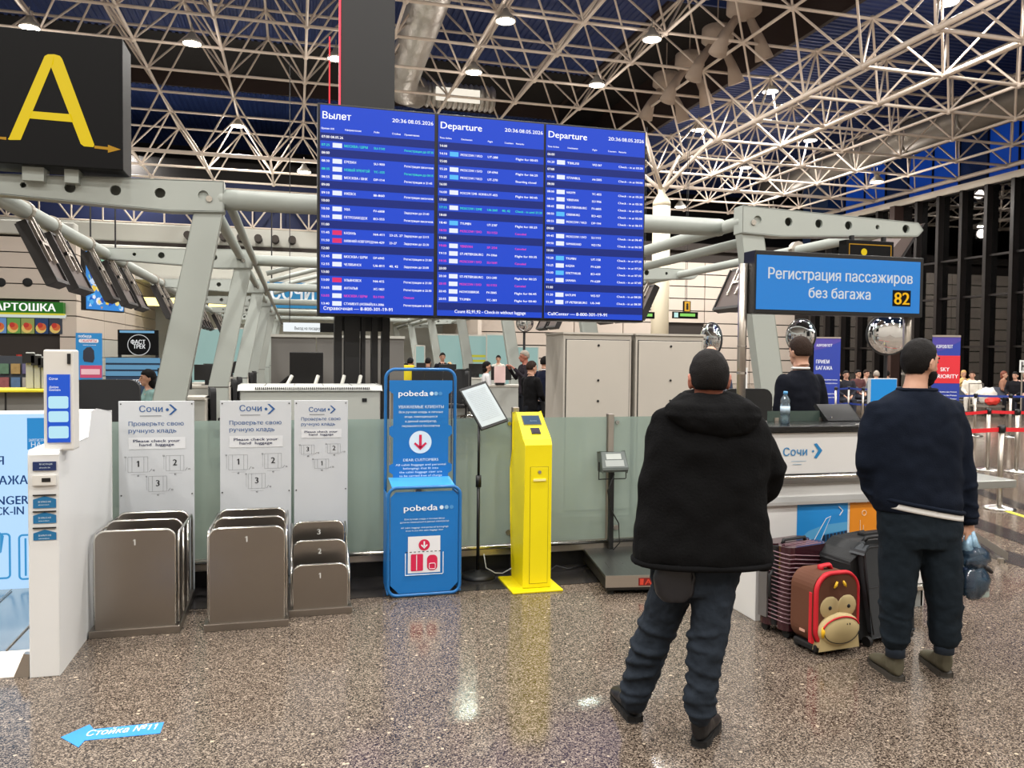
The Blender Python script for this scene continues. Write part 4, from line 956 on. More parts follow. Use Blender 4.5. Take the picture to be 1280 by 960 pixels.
letters('lettering', [('УВАЖАЕМЫЕ КЛИЕНТЫ', W * 0.5, 1.315, 0.021, W * 0.72, 'c')] + [(s, W * 0.5, 1.28 - 0.034 * k, 0.016, W * w_, 'c') for k, (s, w_) in enumerate((('Вся ручная кладь и личные', 0.70), ('вещи, помещающиеся', 0.52), ('в данный калибратор,', 0.50), ('перевозятся бесплатно', 0.60)))], uf, X, Z, M_pwd, up_, bold=0.01)
cz_ = 1.065; obj('pictogram_circle', sheet(MB(), uf, X, Z, circ(W * 0.49, cz_, 0.083, 32)), M_pwd, up_)
ar = MB(); uf2 = (x0 + W * 0.49, v_ - 0.008, cz_)
sheet(ar, uf2, X, Z, rect(-0.010, -0.04, 0.010, 0.055)); sheet(ar, uf2, X, Z, [(0, -0.058), (0.048, -0.012), (0.038, 0.0), (0, -0.034)]); sheet(ar, uf2, X, Z, [(0, -0.034), (-0.038, 0.0), (-0.048, -0.012), (0, -0.058)])
obj('pictogram_arrow', ar, M_crim, up_)
letters('lettering', [('DEAR CUSTOMERS', W * 0.5, 0.925, 0.020, W * 0.56, 'c')] + [(s, W * 0.5, 0.892 - 0.027 * k, 0.0155, W * w_, 'c') for k, (s, w_) in enumerate((('All cabin baggage and personal', 0.80), ('belongings that fit into', 0.56), ('the cabin baggage sizer are', 0.68), ('to be carried free of charge', 0.68)))], uf, X, Z, M_pwd, up_, bold=0.01)

# ================================================================== document stand
t = thing('document_stand', 'black floor stand holding a tilted framed document', 'stand', (1.36, 6.05, 0))
obj('base', MB().lathe([(0.13, 0), (0.135, 0.012), (0.11, 0.035), (0.03, 0.045), (0.018, 0.06)], (1.355, 6.02, 0.0), 24), M_black, t, smooth=True)
obj('pole', MB().cyl((1.355, 6.02, 0.04), (1.355, 6.02, 0.78), 0.013, n=12).cyl((1.355, 6.02, 0.78), (1.355, 6.02, 1.17), 0.010, n=12), M_black, t, smooth=True)
obj('collar', MB().cyl((1.355, 6.02, 0.70), (1.355, 6.02, 0.79), 0.022, n=12), M_black, t, smooth=True)
A_, B_, C_, D_ = PV(573, 487, 6.12), PV(607, 476, 6.14), PV(636, 526, 6.0), PV(602, 538, 5.98)
n_ = (B_ - A_).cross(D_ - A_).normalized(); n_ = -n_ if n_.y > 0 else n_
def slab(P, off0, off1): 
    return MB().add([p + n_ * off0 for p in P] + [p + n_ * off1 for p in P], [(0, 1, 2, 3), (7, 6, 5, 4), (0, 4, 5, 1), (1, 5, 6, 2), (2, 6, 7, 3), (3, 7, 4, 0)])
fr = obj('frame', slab([A_, B_, C_, D_], -0.02, 0.004), M_black, t, bevel=0.004)
ce = (A_ + B_ + C_ + D_) / 4; sh = [ce + (p - ce) * 0.88 for p in (A_, B_, C_, D_)]
pp = obj('document', slab(sh, 0.004, 0.006), mat('paper', (176, 188, 194), 0.3, coat=0.5), t)
ex = (sh[1] - sh[0]); ey = (sh[0] - sh[3])
letters('lettering', [('информация для пассажиров авиакомпании' if k % 2 else 'внимание уважаемые пассажиры рейса', 0.12, 0.9 - 0.045 * k, 0.016, 0.76) for k in range(18)], sh[3] + n_ * 0.0075, ex, ey, M_grey, pp)
obj('bracket', MB().tube([(1.355, 6.02, 1.16), (1.37, 6.05, 1.21), ce - n_ * 0.02], 0.012, 8), M_black, t, smooth=True)

# ================================================================== yellow kiosk
M_yk = mat('yellow_powder_coat', (232, 214, 8), 0.38, noise=(5, 0.03))
t = thing('yellow_kiosk', 'narrow bright yellow payment kiosk with sloping screen top', 'kiosk', (1.69, 5.75, 0))
obj('base_plate', MB().box((1.50, 5.52, 0.0), (1.88, 5.96, 0.016)), M_yk, t, bevel=0.005)
b0, b1 = 1.602, 1.800; vf = 5.60
bd = obj('body', MB().prism([(vf, 0.016), (5.93, 0.016), (5.97, 0.5), (5.99, 0.85), (5.93, 1.0), (5.93, 1.27), (5.86, 1.285), (vf + 0.02, 1.10), (vf, 1.06)], b0, b1, 'yz'), M_yk, t, bevel=0.008)
d0, d1 = b0 + 0.045, b1 - 0.02
dr = obj('service_door', MB().box((d0, vf - 0.004, 0.05), (d1, vf, 0.90)), M_yk, t, bevel=0.001)
obj('door_gap', MB().box((d0 - 0.003, vf - 0.001, 0.047), (d1 + 0.003, vf, 0.903)), mat('door_shadow_gap', (90, 84, 10), 0.6), t)
obj('lock', MB().cyl(((d0 + d1) / 2, vf - 0.012, 0.865), ((d0 + d1) / 2, vf - 0.004, 0.865), 0.012, n=12), M_steel, dr)
obj('coin_slot', MB().box((d0 + 0.02, vf - 0.014, 0.80), (d1 - 0.02, vf - 0.004, 0.815)), mat('pale_yellow', (240, 228, 150), 0.4), dr)
ey = Vector((0, 5.86 - vf - 0.02, 0.185)).normalized(); nn = Vector((0, -ey.z, ey.y))
og = Vector((b0, vf + 0.02, 1.10)) + nn * 0.001
def onslope(x0, y0, x1, y1, h): 
    P = [og + Vector((x, 0, 0)) + ey * y for x, y in rect(x0, y0, x1, y1)]
    return MB().add(P + [p + nn * h for p in P], [(3, 2, 1, 0), (4, 5, 6, 7), (0, 1, 5, 4), (1, 2, 6, 5), (2, 3, 7, 6), (3, 0, 4, 7)])
s_ = obj('screen', onslope(0.035, 0.16, 0.165, 0.255, 0.004), mat('kiosk_screen', (40, 50, 66), 0.15, em=0.45, emcol=(90, 120, 150)), t)
obj('screen_bezel', onslope(0.028, 0.152, 0.172, 0.262, 0.002), mat('olive_bezel', (120, 110, 14), 0.5), t)
letters('lettering', [('Добро', 0.085, 0.19, 0.012)], og + nn * 0.006, X, ey, flat((180, 210, 230), 0.6), s_)
rd = obj('card_reader', onslope(0.07, 0.055, 0.14, 0.12, 0.006), M_black, t, bevel=0.002)
obj('reader_window', onslope(0.08, 0.065, 0.13, 0.11, 0.008), mat('reader_window', (60, 54, 66), 0.2), rd)

# loose cables on the dark strip
M_cb = mat('white_cable', (190, 190, 186), 0.5)
tag(obj('cable', MB().tube([(1.42, 6.10, 0.16), (1.43, 6.06, 0.06), (1.50, 6.04, 0.02), (1.56, 6.05, 0.012), (1.62, 6.08, 0.03), (1.70, 6.12, 0.05)], 0.005, 6), M_cb, smooth=True), 'thin white cable looping on the floor between document stand and yellow kiosk', 'cable')
tag(obj('cable', MB().tube([(1.85, 6.08, 0.012), (1.95, 6.05, 0.012), (2.02, 6.11, 0.03), (2.1, 6.06, 0.012), (2.28, 6.12, 0.02)], 0.006, 6), M_black, smooth=True), 'black cable lying between yellow kiosk and floor scale', 'cable')

# ================================================================== floor scale
t = thing('floor_scale', 'steel platform floor scale with grey display on a post', 'scale', (2.55, 5.75, 0), rz=radians(-9))
M_plat = mat('scale_plate', (120, 122, 120), 0.3, 0.9, brushed=((60, 3, 3), 0.06))
w_, l_ = 0.33, 0.44
obj('frame', MB().box((-w_, -l_, 0.03), (w_, l_, 0.115)), mat('dark_scale_frame', (58, 56, 54), 0.5, 0.6), t, world=False, bevel=0.006)
obj('platform', MB().box((-w_ - 0.01, -l_ - 0.01, 0.115), (w_ + 0.01, l_ + 0.01, 0.14)), M_plat, t, world=False, bevel=0.006)
fs_ = obj('front_skirt', MB().box((-w_ - 0.01, -l_ - 0.012, 0.055), (w_ + 0.01, -l_, 0.14)), M_steel, t, world=False)
for sx in (-1, 1):
    for sy in (-1, 1): obj('foot', MB().cyl((sx * (w_ - 0.04), sy * (l_ - 0.04), 0), (sx * (w_ - 0.04), sy * (l_ - 0.04), 0.03), 0.025, n=12), M_rubber, t, world=False)
T_ = mwm(t)
lab = obj('red_label', MB().box((-0.10, -l_ - 0.015, 0.066), (0.24, -l_ - 0.012, 0.122)).xf(T_), flat((120, 26, 24)), t)
letters('lettering', [('ADef', -0.055, 0.074, 0.040, 0.17)], T_ @ Vector((0, -l_ - 0.0165, 0)), T_.to_3x3() @ Vector(X), Z, flat((216, 70, 50)), lab, bold=0.02)
obj('logo_wedge', sheet(MB(), T_ @ Vector((0, -l_ - 0.0165, 0)), T_.to_3x3() @ Vector(X), Z, [(-0.09, 0.072), (-0.065, 0.072), (-0.062, 0.116), (-0.09, 0.116)]), flat((216, 70, 50)), lab)
q = PV(764, 600, 6.12); px_ = q.x
obj('post', MB().box((px_ - 0.018, 6.10, 0.10), (px_ + 0.018, 6.14, 0.83)), M_black, t)
obj('post_foot', MB().box((px_ - 0.05, 6.06, 0.09), (px_ + 0.05, 6.17, 0.12)), M_black, t)
z0 = PV(764, 590, 6.08).z
hd = obj('display_head', MB().prism([(6.05, z0), (6.15, z0 + 0.01), (6.17, z0 + 0.15), (6.11, z0 + 0.16), (6.04, z0 + 0.03)], px_ - 0.10, px_ + 0.11, 'yz'), mat('grey_green_plastic', (92, 100, 98), 0.5), t, bevel=0.01)
ey = Vector((0, 0.07, 0.13)).normalized()
P = [Vector((px_ + x, 6.04, z0 + 0.03)) + ey * y - Vector((0, 0.003, -0.001)) for x, y in rect(-0.075, 0.02, 0.085, 0.075)]
P2 = [Vector((px_ + x, 6.04, z0 + 0.03)) + ey * y - Vector((0, 0.003, -0.001)) for x, y in rect(-0.06, 0.082, 0.07, 0.13)]
obj('keypad', MB().add(P, [(0, 1, 2, 3)]), mat('keypad_grey', (150, 156, 154), 0.5), hd); obj('display_window', MB().add(P2, [(0, 1, 2, 3)]), mat('lcd_pale', (170, 176, 172), 0.4), hd)
obj('yoke', MB().tube([(px_ - 0.115, 6.1, z0 + 0.08), (px_ - 0.115, 6.1, z0 - 0.06), (px_ + 0.12, 6.1, z0 - 0.06), (px_ + 0.12, 6.1, z0 + 0.08)], 0.006, 6), M_black, t)
obj('cable', MB().tube([(px_ + 0.01, 6.08, z0 - 0.02), (px_ - 0.05, 6.07, z0 - 0.15), (px_ - 0.02, 6.07, z0 - 0.30), (px_ + 0.05, 6.07, z0 - 0.42), (px_ + 0.06, 6.07, z0 - 0.58), (px_ + 0.01, 6.08, 0.14)], 0.005, 6), M_black, t, smooth=True)

# ================================================================== floor arrow sticker
M_st = flat((46, 140, 224)); gp = lambda x, y: (G(x, y).x, G(x, y).y)
t = thing('floor_sticker', 'light blue arrow sticker on the terrazzo pointing left', 'sticker', (gp(140, 915)[0], gp(140, 915)[1], 0))
st = obj('arrow', MB().prism([gp(76, 922), gp(98, 934.5), gp(106, 926), gp(200, 917), gp(205, 903), gp(117, 912), gp(112, 906)], 0.0005, 0.002, 'xy'), M_st, t)
a, b = Vector(gp(103, 922) + (0.003,)), Vector(gp(200, 912) + (0.003,)); ax_ = (b - a).normalized()
letters('lettering', [('Стойка №11', 0.008, 0.004, 0.056, (b - a).length - 0.03)], a, ax_, Vector((0.12, 1, 0)).normalized(), M_pw, t, bold=0.006)

# ================================================================== check-in counter on the right
M_ctr = mat('counter_white', (226, 226, 224), 0.3, noise=(3, 0.02)); M_top = mat('counter_black_top', (16, 17, 18), 0.22)
t = thing('check_in_counter', 'white check-in counter with black top and tourist picture panels', 'counter', (3.5, 4.9, 0))
vF = 4.60; uL, uR = 2.89, 4.20
fp = obj('upper_panel', MB().box((uL, vF - 0.02, 0.955), (uR, vF + 0.02, 1.225)), M_ctr, t, bevel=0.004)
obj('black_top', MB().box((uL - 0.03, vF - 0.05, 1.235), (uR + 0.02, vF + 0.42, 1.27)), M_top, t, bevel=0.006)
obj('shadow_joint', MB().box((uL, vF - 0.01, 1.222), (uR, vF + 0.3, 1.238)), M_black, t)
obj('steel_ledge', MB().box((uL - 0.01, vF - 0.05, 0.925), (uR + 0.01, vF + 0.02, 0.95)), M_steelb, t, bevel=0.008)
obj('curved_apron', MB().prism([(vF - 0.02, 0.925), (vF + 0.05, 0.88), (vF + 0.02, 0.80), (vF - 0.03, 0.775), (vF - 0.03, 0.755), (vF + 0.10, 0.755), (vF + 0.12, 0.925)], uL, uR, 'yz'), mat('apron_grey', (188, 188, 186), 0.35, 0.3), t)
obj('front_panel', MB().box((uL + 0.03, vF, 0.17), (uR, vF + 0.03, 0.76)), M_ctr, t)
obj('toe_panel', MB().box((uL + 0.03, vF + 0.02, 0), (uR, vF + 0.05, 0.12)), mat('toe_grey', (150, 154, 152), 0.4, 0.2), t)
obj('foot_rail', MB().box((uL + 0.03, vF - 0.03, 0.125), (uR + 0.01, vF + 0.02, 0.165)), M_steelb, t, bevel=0.01)
obj('side_panel', MB().box((uL - 0.01, vF + 0.0, 0), (uL + 0.03, vF + 0.75, 1.235)), M_ctr, t, bevel=0.004)
obj('side_panel', MB().box((uR - 0.02, vF + 0.02, 0), (uR + 0.01, vF + 0.75, 1.235)), M_ctr, t, bevel=0.004)
o_ = (0, vF - 0.024, 0); p = lambda x, y: (PV(x, y, vF - 0.024).x, PV(x, y, vF - 0.024).z)
Ml = flat((30, 130, 190)); a = p(979, 570)
letters('logo_lettering', [('Сочи', a[0], a[1], 0.052, p(1009, 570)[0] - a[0])], o_, X, Z, Ml, fp, bold=0.01)
obj('logo_rule', sheet(MB(), o_, X, Z, rect(*p(989, 577), *p(1008, 576))), flat((120, 170, 200)), fp); obj('logo_rule', sheet(MB(), o_, X, Z, rect(*p(991, 581), *p(1002, 580))), flat((150, 180, 200)), fp)
obj('logo_chevron', sheet(MB(), o_, X, Z, [p(1017.5, 555), p(1021, 554), p(1028, 563), p(1021, 573), p(1017.5, 572), p(1023, 563)]), Ml, fp)
obj('logo_dot', sheet(MB(), o_, X, Z, circ(*p(1016.5, 564), 0.008, 10)), Ml, fp)
# picture panels (simple poster art)
vP = vF - 0.003; p = lambda x, y: (PV(x, y, vP).x, PV(x, y, vP).z)
def poster(name, x0, x1, y0, z0, col, label):
    a = p(x0, y0); b = p(x1, y0); o = obj(name, MB().box((a[0], vP, z0), (b[0], vF, a[1])), flat(col), t); o['label'] = label; return o, a, b
bp, a, b = poster('picture_panel', 997, 1060, 627, 0.20, (30, 140, 215), 'blue picture panel with aircraft tail and terminal')
o_ = (0, vP - 0.002, 0)
obj('terminal_shape', sheet(MB(), o_, X, Z, [p(997, 676), p(1010, 664), p(1030, 656), p(1059, 652), p(1059, 662), p(1030, 668), p(1005, 678)]), flat((90, 170, 220)), bp)
for k in range(7): obj('terminal_window', sheet(MB(), (0, vP - 0.003, 0), X, Z, [p(1028 + 4.5 * k, 669 - 0.9 * k), p(1031.5 + 4.5 * k, 668.4 - 0.9 * k), p(1031.5 + 4.5 * k, 682), p(1028 + 4.5 * k, 682)]), flat((16, 40, 66)), bp)
obj('aircraft_tail', sheet(MB(), (0, vP - 0.004, 0), X, Z, [p(1012, 684), p(1032, 648), p(1038, 645), p(1021, 686)]), flat((40, 150, 220)), bp)
obj('tail_outline', MB().tube([(q[0], vP - 0.005, q[1]) for q in (p(1012, 684), p(1032, 648), p(1038, 645), p(1021, 686))], 0.0025, 5), M_pw, bp)
obj('ground_line', sheet(MB(), (0, vP - 0.003, 0), X, Z, [p(997, 686), p(1059, 683), p(1059, 690), p(997, 694)]), flat((20, 110, 190)), bp)
obj('chevron', MB().tube([(q[0], vP - 0.004, q[1]) for q in (p(1048, 633), p(1053, 638), p(1049, 644))], 0.004, 6), M_pw, bp)
op, a, b = poster('picture_panel', 1063, 1105, 624, 0.20, (232, 142, 24), 'orange picture panel with thin line drawing')
for q in ([(1075, 650), (1075, 672)], [(1079, 656), (1079, 668)], [(1083, 673), (1086, 677), (1089, 673), (1092, 677), (1095, 673), (1098, 677)], [(1083, 679), (1086, 683), (1089, 679), (1092, 683), (1095, 679), (1098, 683)], [(1083, 667), (1086, 671), (1089, 667), (1092, 671), (1095, 667), (1098, 671)], [(1070, 624.5), (1070, 628), (1083, 628), (1083, 624.5)]):
    obj('line_drawing', MB().tube([(p(*c)[0], vP - 0.002, p(*c)[1]) for c in q], 0.0025, 5), flat((250, 226, 190)), op)
obj('line_drawing', MB().tube([(x, vP - 0.002, z) for x, z in circ(*p(1080, 641), 0.017, 14)], 0.0025, 5, closed=True), flat((250, 226, 190)), op)

# things on and behind the counter
q = PV(981, 532, 4.72)
t = thing('water_bottle', 'half-empty clear plastic water bottle with blue cap on the counter', 'bottle', (q.x, 4.72, 1.27))
M_pet = glass_mat('clear_plastic', (240, 247, 252), refl=0.9, milk=0.16, milkcol=(200, 220, 230))
obj('body', MB().lathe([(0.027, 0), (0.031, 0.01), (0.031, 0.05), (0.028, 0.055), (0.031, 0.062), (0.031, 0.13), (0.029, 0.14), (0.031, 0.147), (0.030, 0.165), (0.013, 0.192), (0.013, 0.20)], n=18), M_pet, t, world=False, smooth=True)
obj('water', MB().lathe([(0.026, 0.002), (0.029, 0.01), (0.029, 0.07)], n=16), glass_mat('water', (232, 242, 248), refl=0.6, milk=0.08), t, world=False, smooth=True)
obj('label', MB().lathe([(0.0318, 0.075), (0.0318, 0.12)], n=18), mat('bottle_label', (186, 208, 224), 0.4, noise=(60, 0.3)), t, world=False, smooth=True)
obj('cap', MB().lathe([(0.0145, 0.198), (0.0145, 0.216), (0.012, 0.219)], n=16), mat('blue_cap', (90, 160, 215), 0.4), t, world=False, smooth=True)
a, b = PV(960, 514, 4.95), PV(1036, 531, 4.95)
t = thing('counter_screen', 'low greenish glass screen on the black counter top', 'screen', ((a.x + b.x) / 2, 4.95, 1.27))
obj('glass', MB().box((a.x, 4.95, 1.27), (b.x, 4.958, a.z)), glass_mat('greenish_glass', (170, 190, 182), refl=1, milk=0.5, milkcol=(120, 138, 130)), t)
obj('clamp', MB().box((a.x + 0.05, 4.94, 1.27), (a.x + 0.08, 4.968, 1.295)).box((b.x - 0.08, 4.94, 1.27), (b.x - 0.05, 4.968, 1.295)), M_steel, t)
a, b = PV(1036, 512, 4.85), PV(1078, 531, 4.85)
t = thing('desk_monitor', 'black monitor lying tilted behind the counter top, beside the man in navy sweatshirt', 'monitor', ((a.x + b.x) / 2, 4.88, 1.27))
obj('panel', MB().prism([(4.86, 1.275), (4.89, 1.27), (5.02, a.z + 0.015), (5.0, a.z + 0.03)], a.x, b.x, 'yz'), M_black, t, bevel=0.004)
obj('stand', MB().box((a.x + 0.06, 4.93, 1.255), (b.x - 0.06, 5.02, 1.275)), M_black, t)
obj('knob', MB().cyl((a.x + 0.03, 4.855, 1.30), (a.x + 0.03, 4.87, 1.30), 0.006, n=8), M_steelb, t)
v = 6.9; a, b = PV(1088, 473, v), PV(1121, 498, v)
t = thing('blue_monitor', 'monitor showing a plain blue screen, left of the man in navy sweatshirt', 'monitor', ((a.x + b.x) / 2, v, 0))
obj('bezel', MB().box((a.x, v, b.z - 0.06), (b.x, v + 0.04, a.z)), mat('pale_bezel', (190, 196, 200), 0.4), t, bevel=0.004)
obj('screen', MB().box((a.x + 0.008, v - 0.003, b.z - 0.05), (b.x - 0.008, v, a.z - 0.008)), flat((40, 150, 225), 0.85), t)
obj('stand', MB().box(((a.x + b.x) / 2 - 0.03, v + 0.02, 0), ((a.x + b.x) / 2 + 0.03, v + 0.05, b.z - 0.05)), M_black, t)

M_leather = mat('black_leather', (16, 17, 19), 0.42, bump=(30, 0.15, 0.004)); M_chfab = mat('black_mesh_fabric', (22, 23, 25), 0.75)
def office_chair(x, v, rz, label, group='black office chairs at the desks', h=1.18, leather=False, full=True):
    t = thing('office_chair', label, 'chair', (x, v, 0), rz, group); m = M_leather if leather else M_chfab
    obj('backrest', MB().prism(rrect(-0.24, 0.52, 0.24, h, 0.08, 4), 0.20, 0.28), m, t, world=False, bevel=0.02)
    obj('seat', MB().prism(rrect(-0.25, -0.24, 0.25, 0.22, 0.08, 4), 0.42, 0.50, 'xy'), m, t, world=False, bevel=0.015)
    for s_ in (-1, 1): obj('armrest', MB().tube([(s_ * 0.25, 0.12, 0.45), (s_ * 0.29, 0.12, 0.50), (s_ * 0.29, 0.12, 0.68), (s_ * 0.29, -0.16, 0.69)], 0.018, 6), M_black, t, world=False)
    obj('gas_column', MB().cyl((0, 0, 0.07), (0, 0, 0.43), 0.028, n=10), M_steelb if full else M_black, t, world=False)
    for k in range(5):
        a_ = 2 * pi * k / 5; obj('leg', MB().tube([(0, 0, 0.09), (0.28 * cos(a_), 0.28 * sin(a_), 0.06)], 0.018, 6), M_steelb, t, world=False)
        obj('castor', MB().cyl((0.28 * cos(a_) - 0.012, 0.28 * sin(a_), 0.028), (0.28 * cos(a_) + 0.012, 0.28 * sin(a_), 0.028), 0.028, n=8), M_black, t, world=False)
    return t
q = PV(940, 500, 5.9); office_chair(q.x, 5.75, 0.05, 'black leather desk chair back right behind the hooded man', h=q.z + 0.09, leather=True)

# steel conveyor table right of the counter
q = PV(1270, 600, 5.3); zt = 0.80
t = thing('conveyor_table', 'grey steel luggage table right of the man in navy sweatshirt', 'table', (4.75, 5.2, 0))
xr = PV(1271, 604, 4.9).x; zt = PV(1271, 600, 4.9).z
obj('table_top', MB().box((4.22, 4.9, zt - 0.06), (xr, 5.45, zt)), mat('table_grey', (150, 152, 148), 0.35, 0.5), t, bevel=0.006)
obj('leg', MB().box((4.28, 5.0, 0), (4.42, 5.14, zt - 0.06)), M_steel, t); obj('leg', MB().box((4.28, 5.3, 0.04), (4.36, 5.4, zt - 0.06)), M_steel, t)
a = G(1222, 679); b = G(1260, 704)
obj('floor_beam', MB().add([(a.x, a.y, 0.02), (b.x, b.y, 0.02), (b.x + 0.03, b.y + 0.06, 0.02), (a.x + 0.03, a.y + 0.06, 0.02), (a.x, a.y, 0.09), (b.x, b.y, 0.09), (b.x + 0.03, b.y + 0.06, 0.09), (a.x + 0.03, a.y + 0.06, 0.09)], [(0, 3, 2, 1), (4, 5, 6, 7), (0, 1, 5, 4), (1, 2, 6, 5), (2, 3, 7, 6), (3, 0, 4, 7)]), M_steel, t)
obj('levelling_foot', MB().cyl((b.x - 0.02, b.y + 0.05, 0), (b.x - 0.02, b.y + 0.05, 0.03), 0.03, n=12), M_steelb, t)

# ================================================================== luggage in front of the counter
def rbox(w, d, z0, z1, r): return MB().prism(rrect(-w / 2, -d / 2, w / 2, d / 2, r, 5), z0, z1, 'xy')
# ribbed dark red suitcase
M_rib = mat('maroon_shell', (58, 26, 34), 0.22, coat=0.3); M_ribb = mat('grey_rib', (150, 120, 128), 0.3, 0.3); M_bk = mat('black_nylon', (20, 20, 22), 0.6)
t = thing('ribbed_suitcase', 'dark maroon suitcase with pale slanting ribs behind the animal-face backpack', 'suitcase', (3.02, 4.40, 0), rz=radians(14))
w_, d_, zt = 0.36, 0.25, 0.56
obj('shell', rbox(w_, d_ * 0.46, 0.05, zt, 0.05).xf(Matrix.Translation((0, -d_ * 0.27, 0))), M_rib, t, world=False, bevel=0.035, seg=3)
obj('rear_shell', rbox(w_, d_ * 0.46, 0.05, zt, 0.05).xf(Matrix.Translation((0, d_ * 0.27, 0))), M_rib, t, world=False, bevel=0.035, seg=3)
obj('zip_band', rbox(w_ - 0.01, 0.045, 0.06, zt - 0.01, 0.02), M_bk, t, world=False)
for k in range(17):
    z = 0.10 + 0.026 * k
    pts = [(-w_ / 2 - 0.001, 0.10, z + 0.008), (-w_ / 2 - 0.001, -d_ / 2 + 0.045, z + 0.003), (-w_ / 2 + 0.014, -d_ / 2 + 0.008, z), (-w_ / 2 + 0.05, -d_ / 2 - 0.003, z), (w_ / 2 - 0.05, -d_ / 2 - 0.003, z - 0.035), (w_ / 2 - 0.012, -d_ / 2 + 0.01, z - 0.038)]
    obj('rib', MB().tube(pts, 0.0038, 5), M_ribb, t, world=False, smooth=True)
for k in range(5):
    y = -d_ / 2 + 0.03 + 0.025 * k; obj('rib', MB().tube([(-w_ / 2 + 0.05, y, zt - 0.008 + 0.006), (w_ / 2 - 0.05, y, zt + 0.0)], 0.003, 5), M_ribb, t, world=False)
obj('top_handle', MB().tube([(-0.1, 0, zt - 0.005), (-0.09, 0, zt + 0.02), (0.09, 0, zt + 0.02), (0.1, 0, zt - 0.005)], 0.012, 8), M_bk, t, world=False, smooth=True)
obj('side_handle', MB().tube([(-w_ / 2, 0.0, 0.22), (-w_ / 2 - 0.025, 0.0, 0.25), (-w_ / 2 - 0.025, 0.0, 0.37), (-w_ / 2, 0.0, 0.40)], 0.010, 8), M_bk, t, world=False, smooth=True)
obj('back_plate', MB().box((-w_ / 2 - 0.018, 0.03, 0.10), (-w_ / 2, 0.1, 0.46)), mat('grey_trolley_rail', (150, 150, 150), 0.3, 0.8), t, world=False, bevel=0.004)
for sx in (-1, 1):
    for sy in (-1, 1): obj('wheel', MB().cyl((sx * 0.14 - 0.012, sy * 0.085, 0.028), (sx * 0.14 + 0.012, sy * 0.085, 0.028), 0.028, n=12).box((sx * 0.14 - 0.02, sy * 0.085 - 0.02, 0.035), (sx * 0.14 + 0.02, sy * 0.085 + 0.02, 0.06)), M_rubber, t, world=False)

# child's backpack with an animal face, face to the camera
M_bbr = mat('brown_canvas', (98, 58, 38), 0.75, bump=(300, 0.3, 0.002)); M_bred = mat('red_webbing', (206, 30, 44), 0.6); M_btan = mat('tan_canvas', (196, 176, 128), 0.7, bump=(300, 0.3, 0.002)); M_byel = mat('yellow_plastic', (240, 190, 40), 0.4)
t = thing('animal_backpack', 'small brown and red child backpack with beige animal face and black eyes', 'backpack', (3.01, 4.08, 0), rz=radians(6))
W = 0.32; Hh = 0.42; z0 = 0.05; dp = 0.19
def bag_outline(w, h, zb, r=0.10): return rrect(-w / 2, zb, w / 2, zb + h, r, 7)
def front(x): return -dp / 2
obj('body', MB().prism(rrect(-W / 2, z0, W / 2, z0 + Hh, 0.10, 7, (0.3, 1, 1, 0.3)), -dp / 2 + 0.01, dp / 2), M_bbr, t, world=False, bevel=0.03, seg=3)
obj('face_panel', MB().prism(rrect(-W / 2 + 0.03, z0 + 0.01, W / 2 - 0.005, z0 + Hh - 0.01, 0.10, 7), -dp / 2 - 0.008, -dp / 2 + 0.02), M_bbr, t, world=False, bevel=0.008)
arc = [(x, -dp / 2 + 0.004, z) for x, z in rrect(-W / 2 + 0.018, z0 + 0.0, W / 2 - 0.002, z0 + Hh, 0.105, 8)]
obj('red_piping', MB().tube([p_ for p_ in arc if True], 0.013, 6, closed=True, flat=1.5), M_bred, t, world=False, smooth=True)
obj('gusset_strap', MB().prism(rrect(-W / 2 - 0.002, z0 + 0.02, -W / 2 + 0.02, z0 + Hh - 0.10, 0.008, 3), -dp / 2 + 0.012, -dp / 2 + 0.035), M_bred, t, world=False, bevel=0.004)
e = MB()
for s_ in (-1, 1): e.ell((0.012 + s_ * 0.062, -dp / 2 - 0.006, z0 + 0.225), 0.072, 0.012, 0.066, 20, 8)
obj('eye_patch', e, M_btan, t, world=False, smooth=True)
obj('muzzle', MB().ell((0.012, -dp / 2 - 0.012, z0 + 0.095), 0.150, 0.052, 0.098, 28, 14), M_btan, t, world=False, smooth=True)
for s_ in (-1, 1): obj('eye', MB().ell((0.012 + s_ * 0.068, -dp / 2 - 0.018, z0 + 0.225), 0.012, 0.006, 0.012, 12, 8), M_black, t, world=False, smooth=True)
for s_ in (-1, 1): obj('nostril', MB().ell((0.045 + s_ * 0.010, -dp / 2 - 0.057, z0 + 0.135), 0.0045, 0.003, 0.006, 8, 6), M_black, t, world=False, smooth=True)
def onm(a, rx=0.126, rz_=0.090, k=0.0): # point on the muzzle
    rx *= 1.13
    x, z = cos(a) * rx, sin(a) * rz_; y = 0.052 * sqrt(max(0, 1 - (x / 0.150) ** 2 - (z / 0.098) ** 2)); return (0.012 + x, -dp / 2 - 0.013 - y - k, z0 + 0.095 + z)
obj('red_zip', MB().tube([onm(radians(a), 0.120, 0.080, 0.002) for a in range(20, 172, 8)], 0.0055, 6), M_bred, t, world=False, smooth=True)
obj('mouth_line', MB().tube([onm(radians(a), 0.112, 0.072, 0.001) for a in range(190, 352, 8)], 0.0022, 5), M_bk, t, world=False, smooth=True)
obj('lower_flap', MB().prism([(-0.13, z0 - 0.005), (0.14, z0 - 0.005), (0.13, z0 + 0.07), (-0.12, z0 + 0.06)], -dp / 2 - 0.03, -dp / 2 + 0.02), M_btan, t, world=False, bevel=0.012)
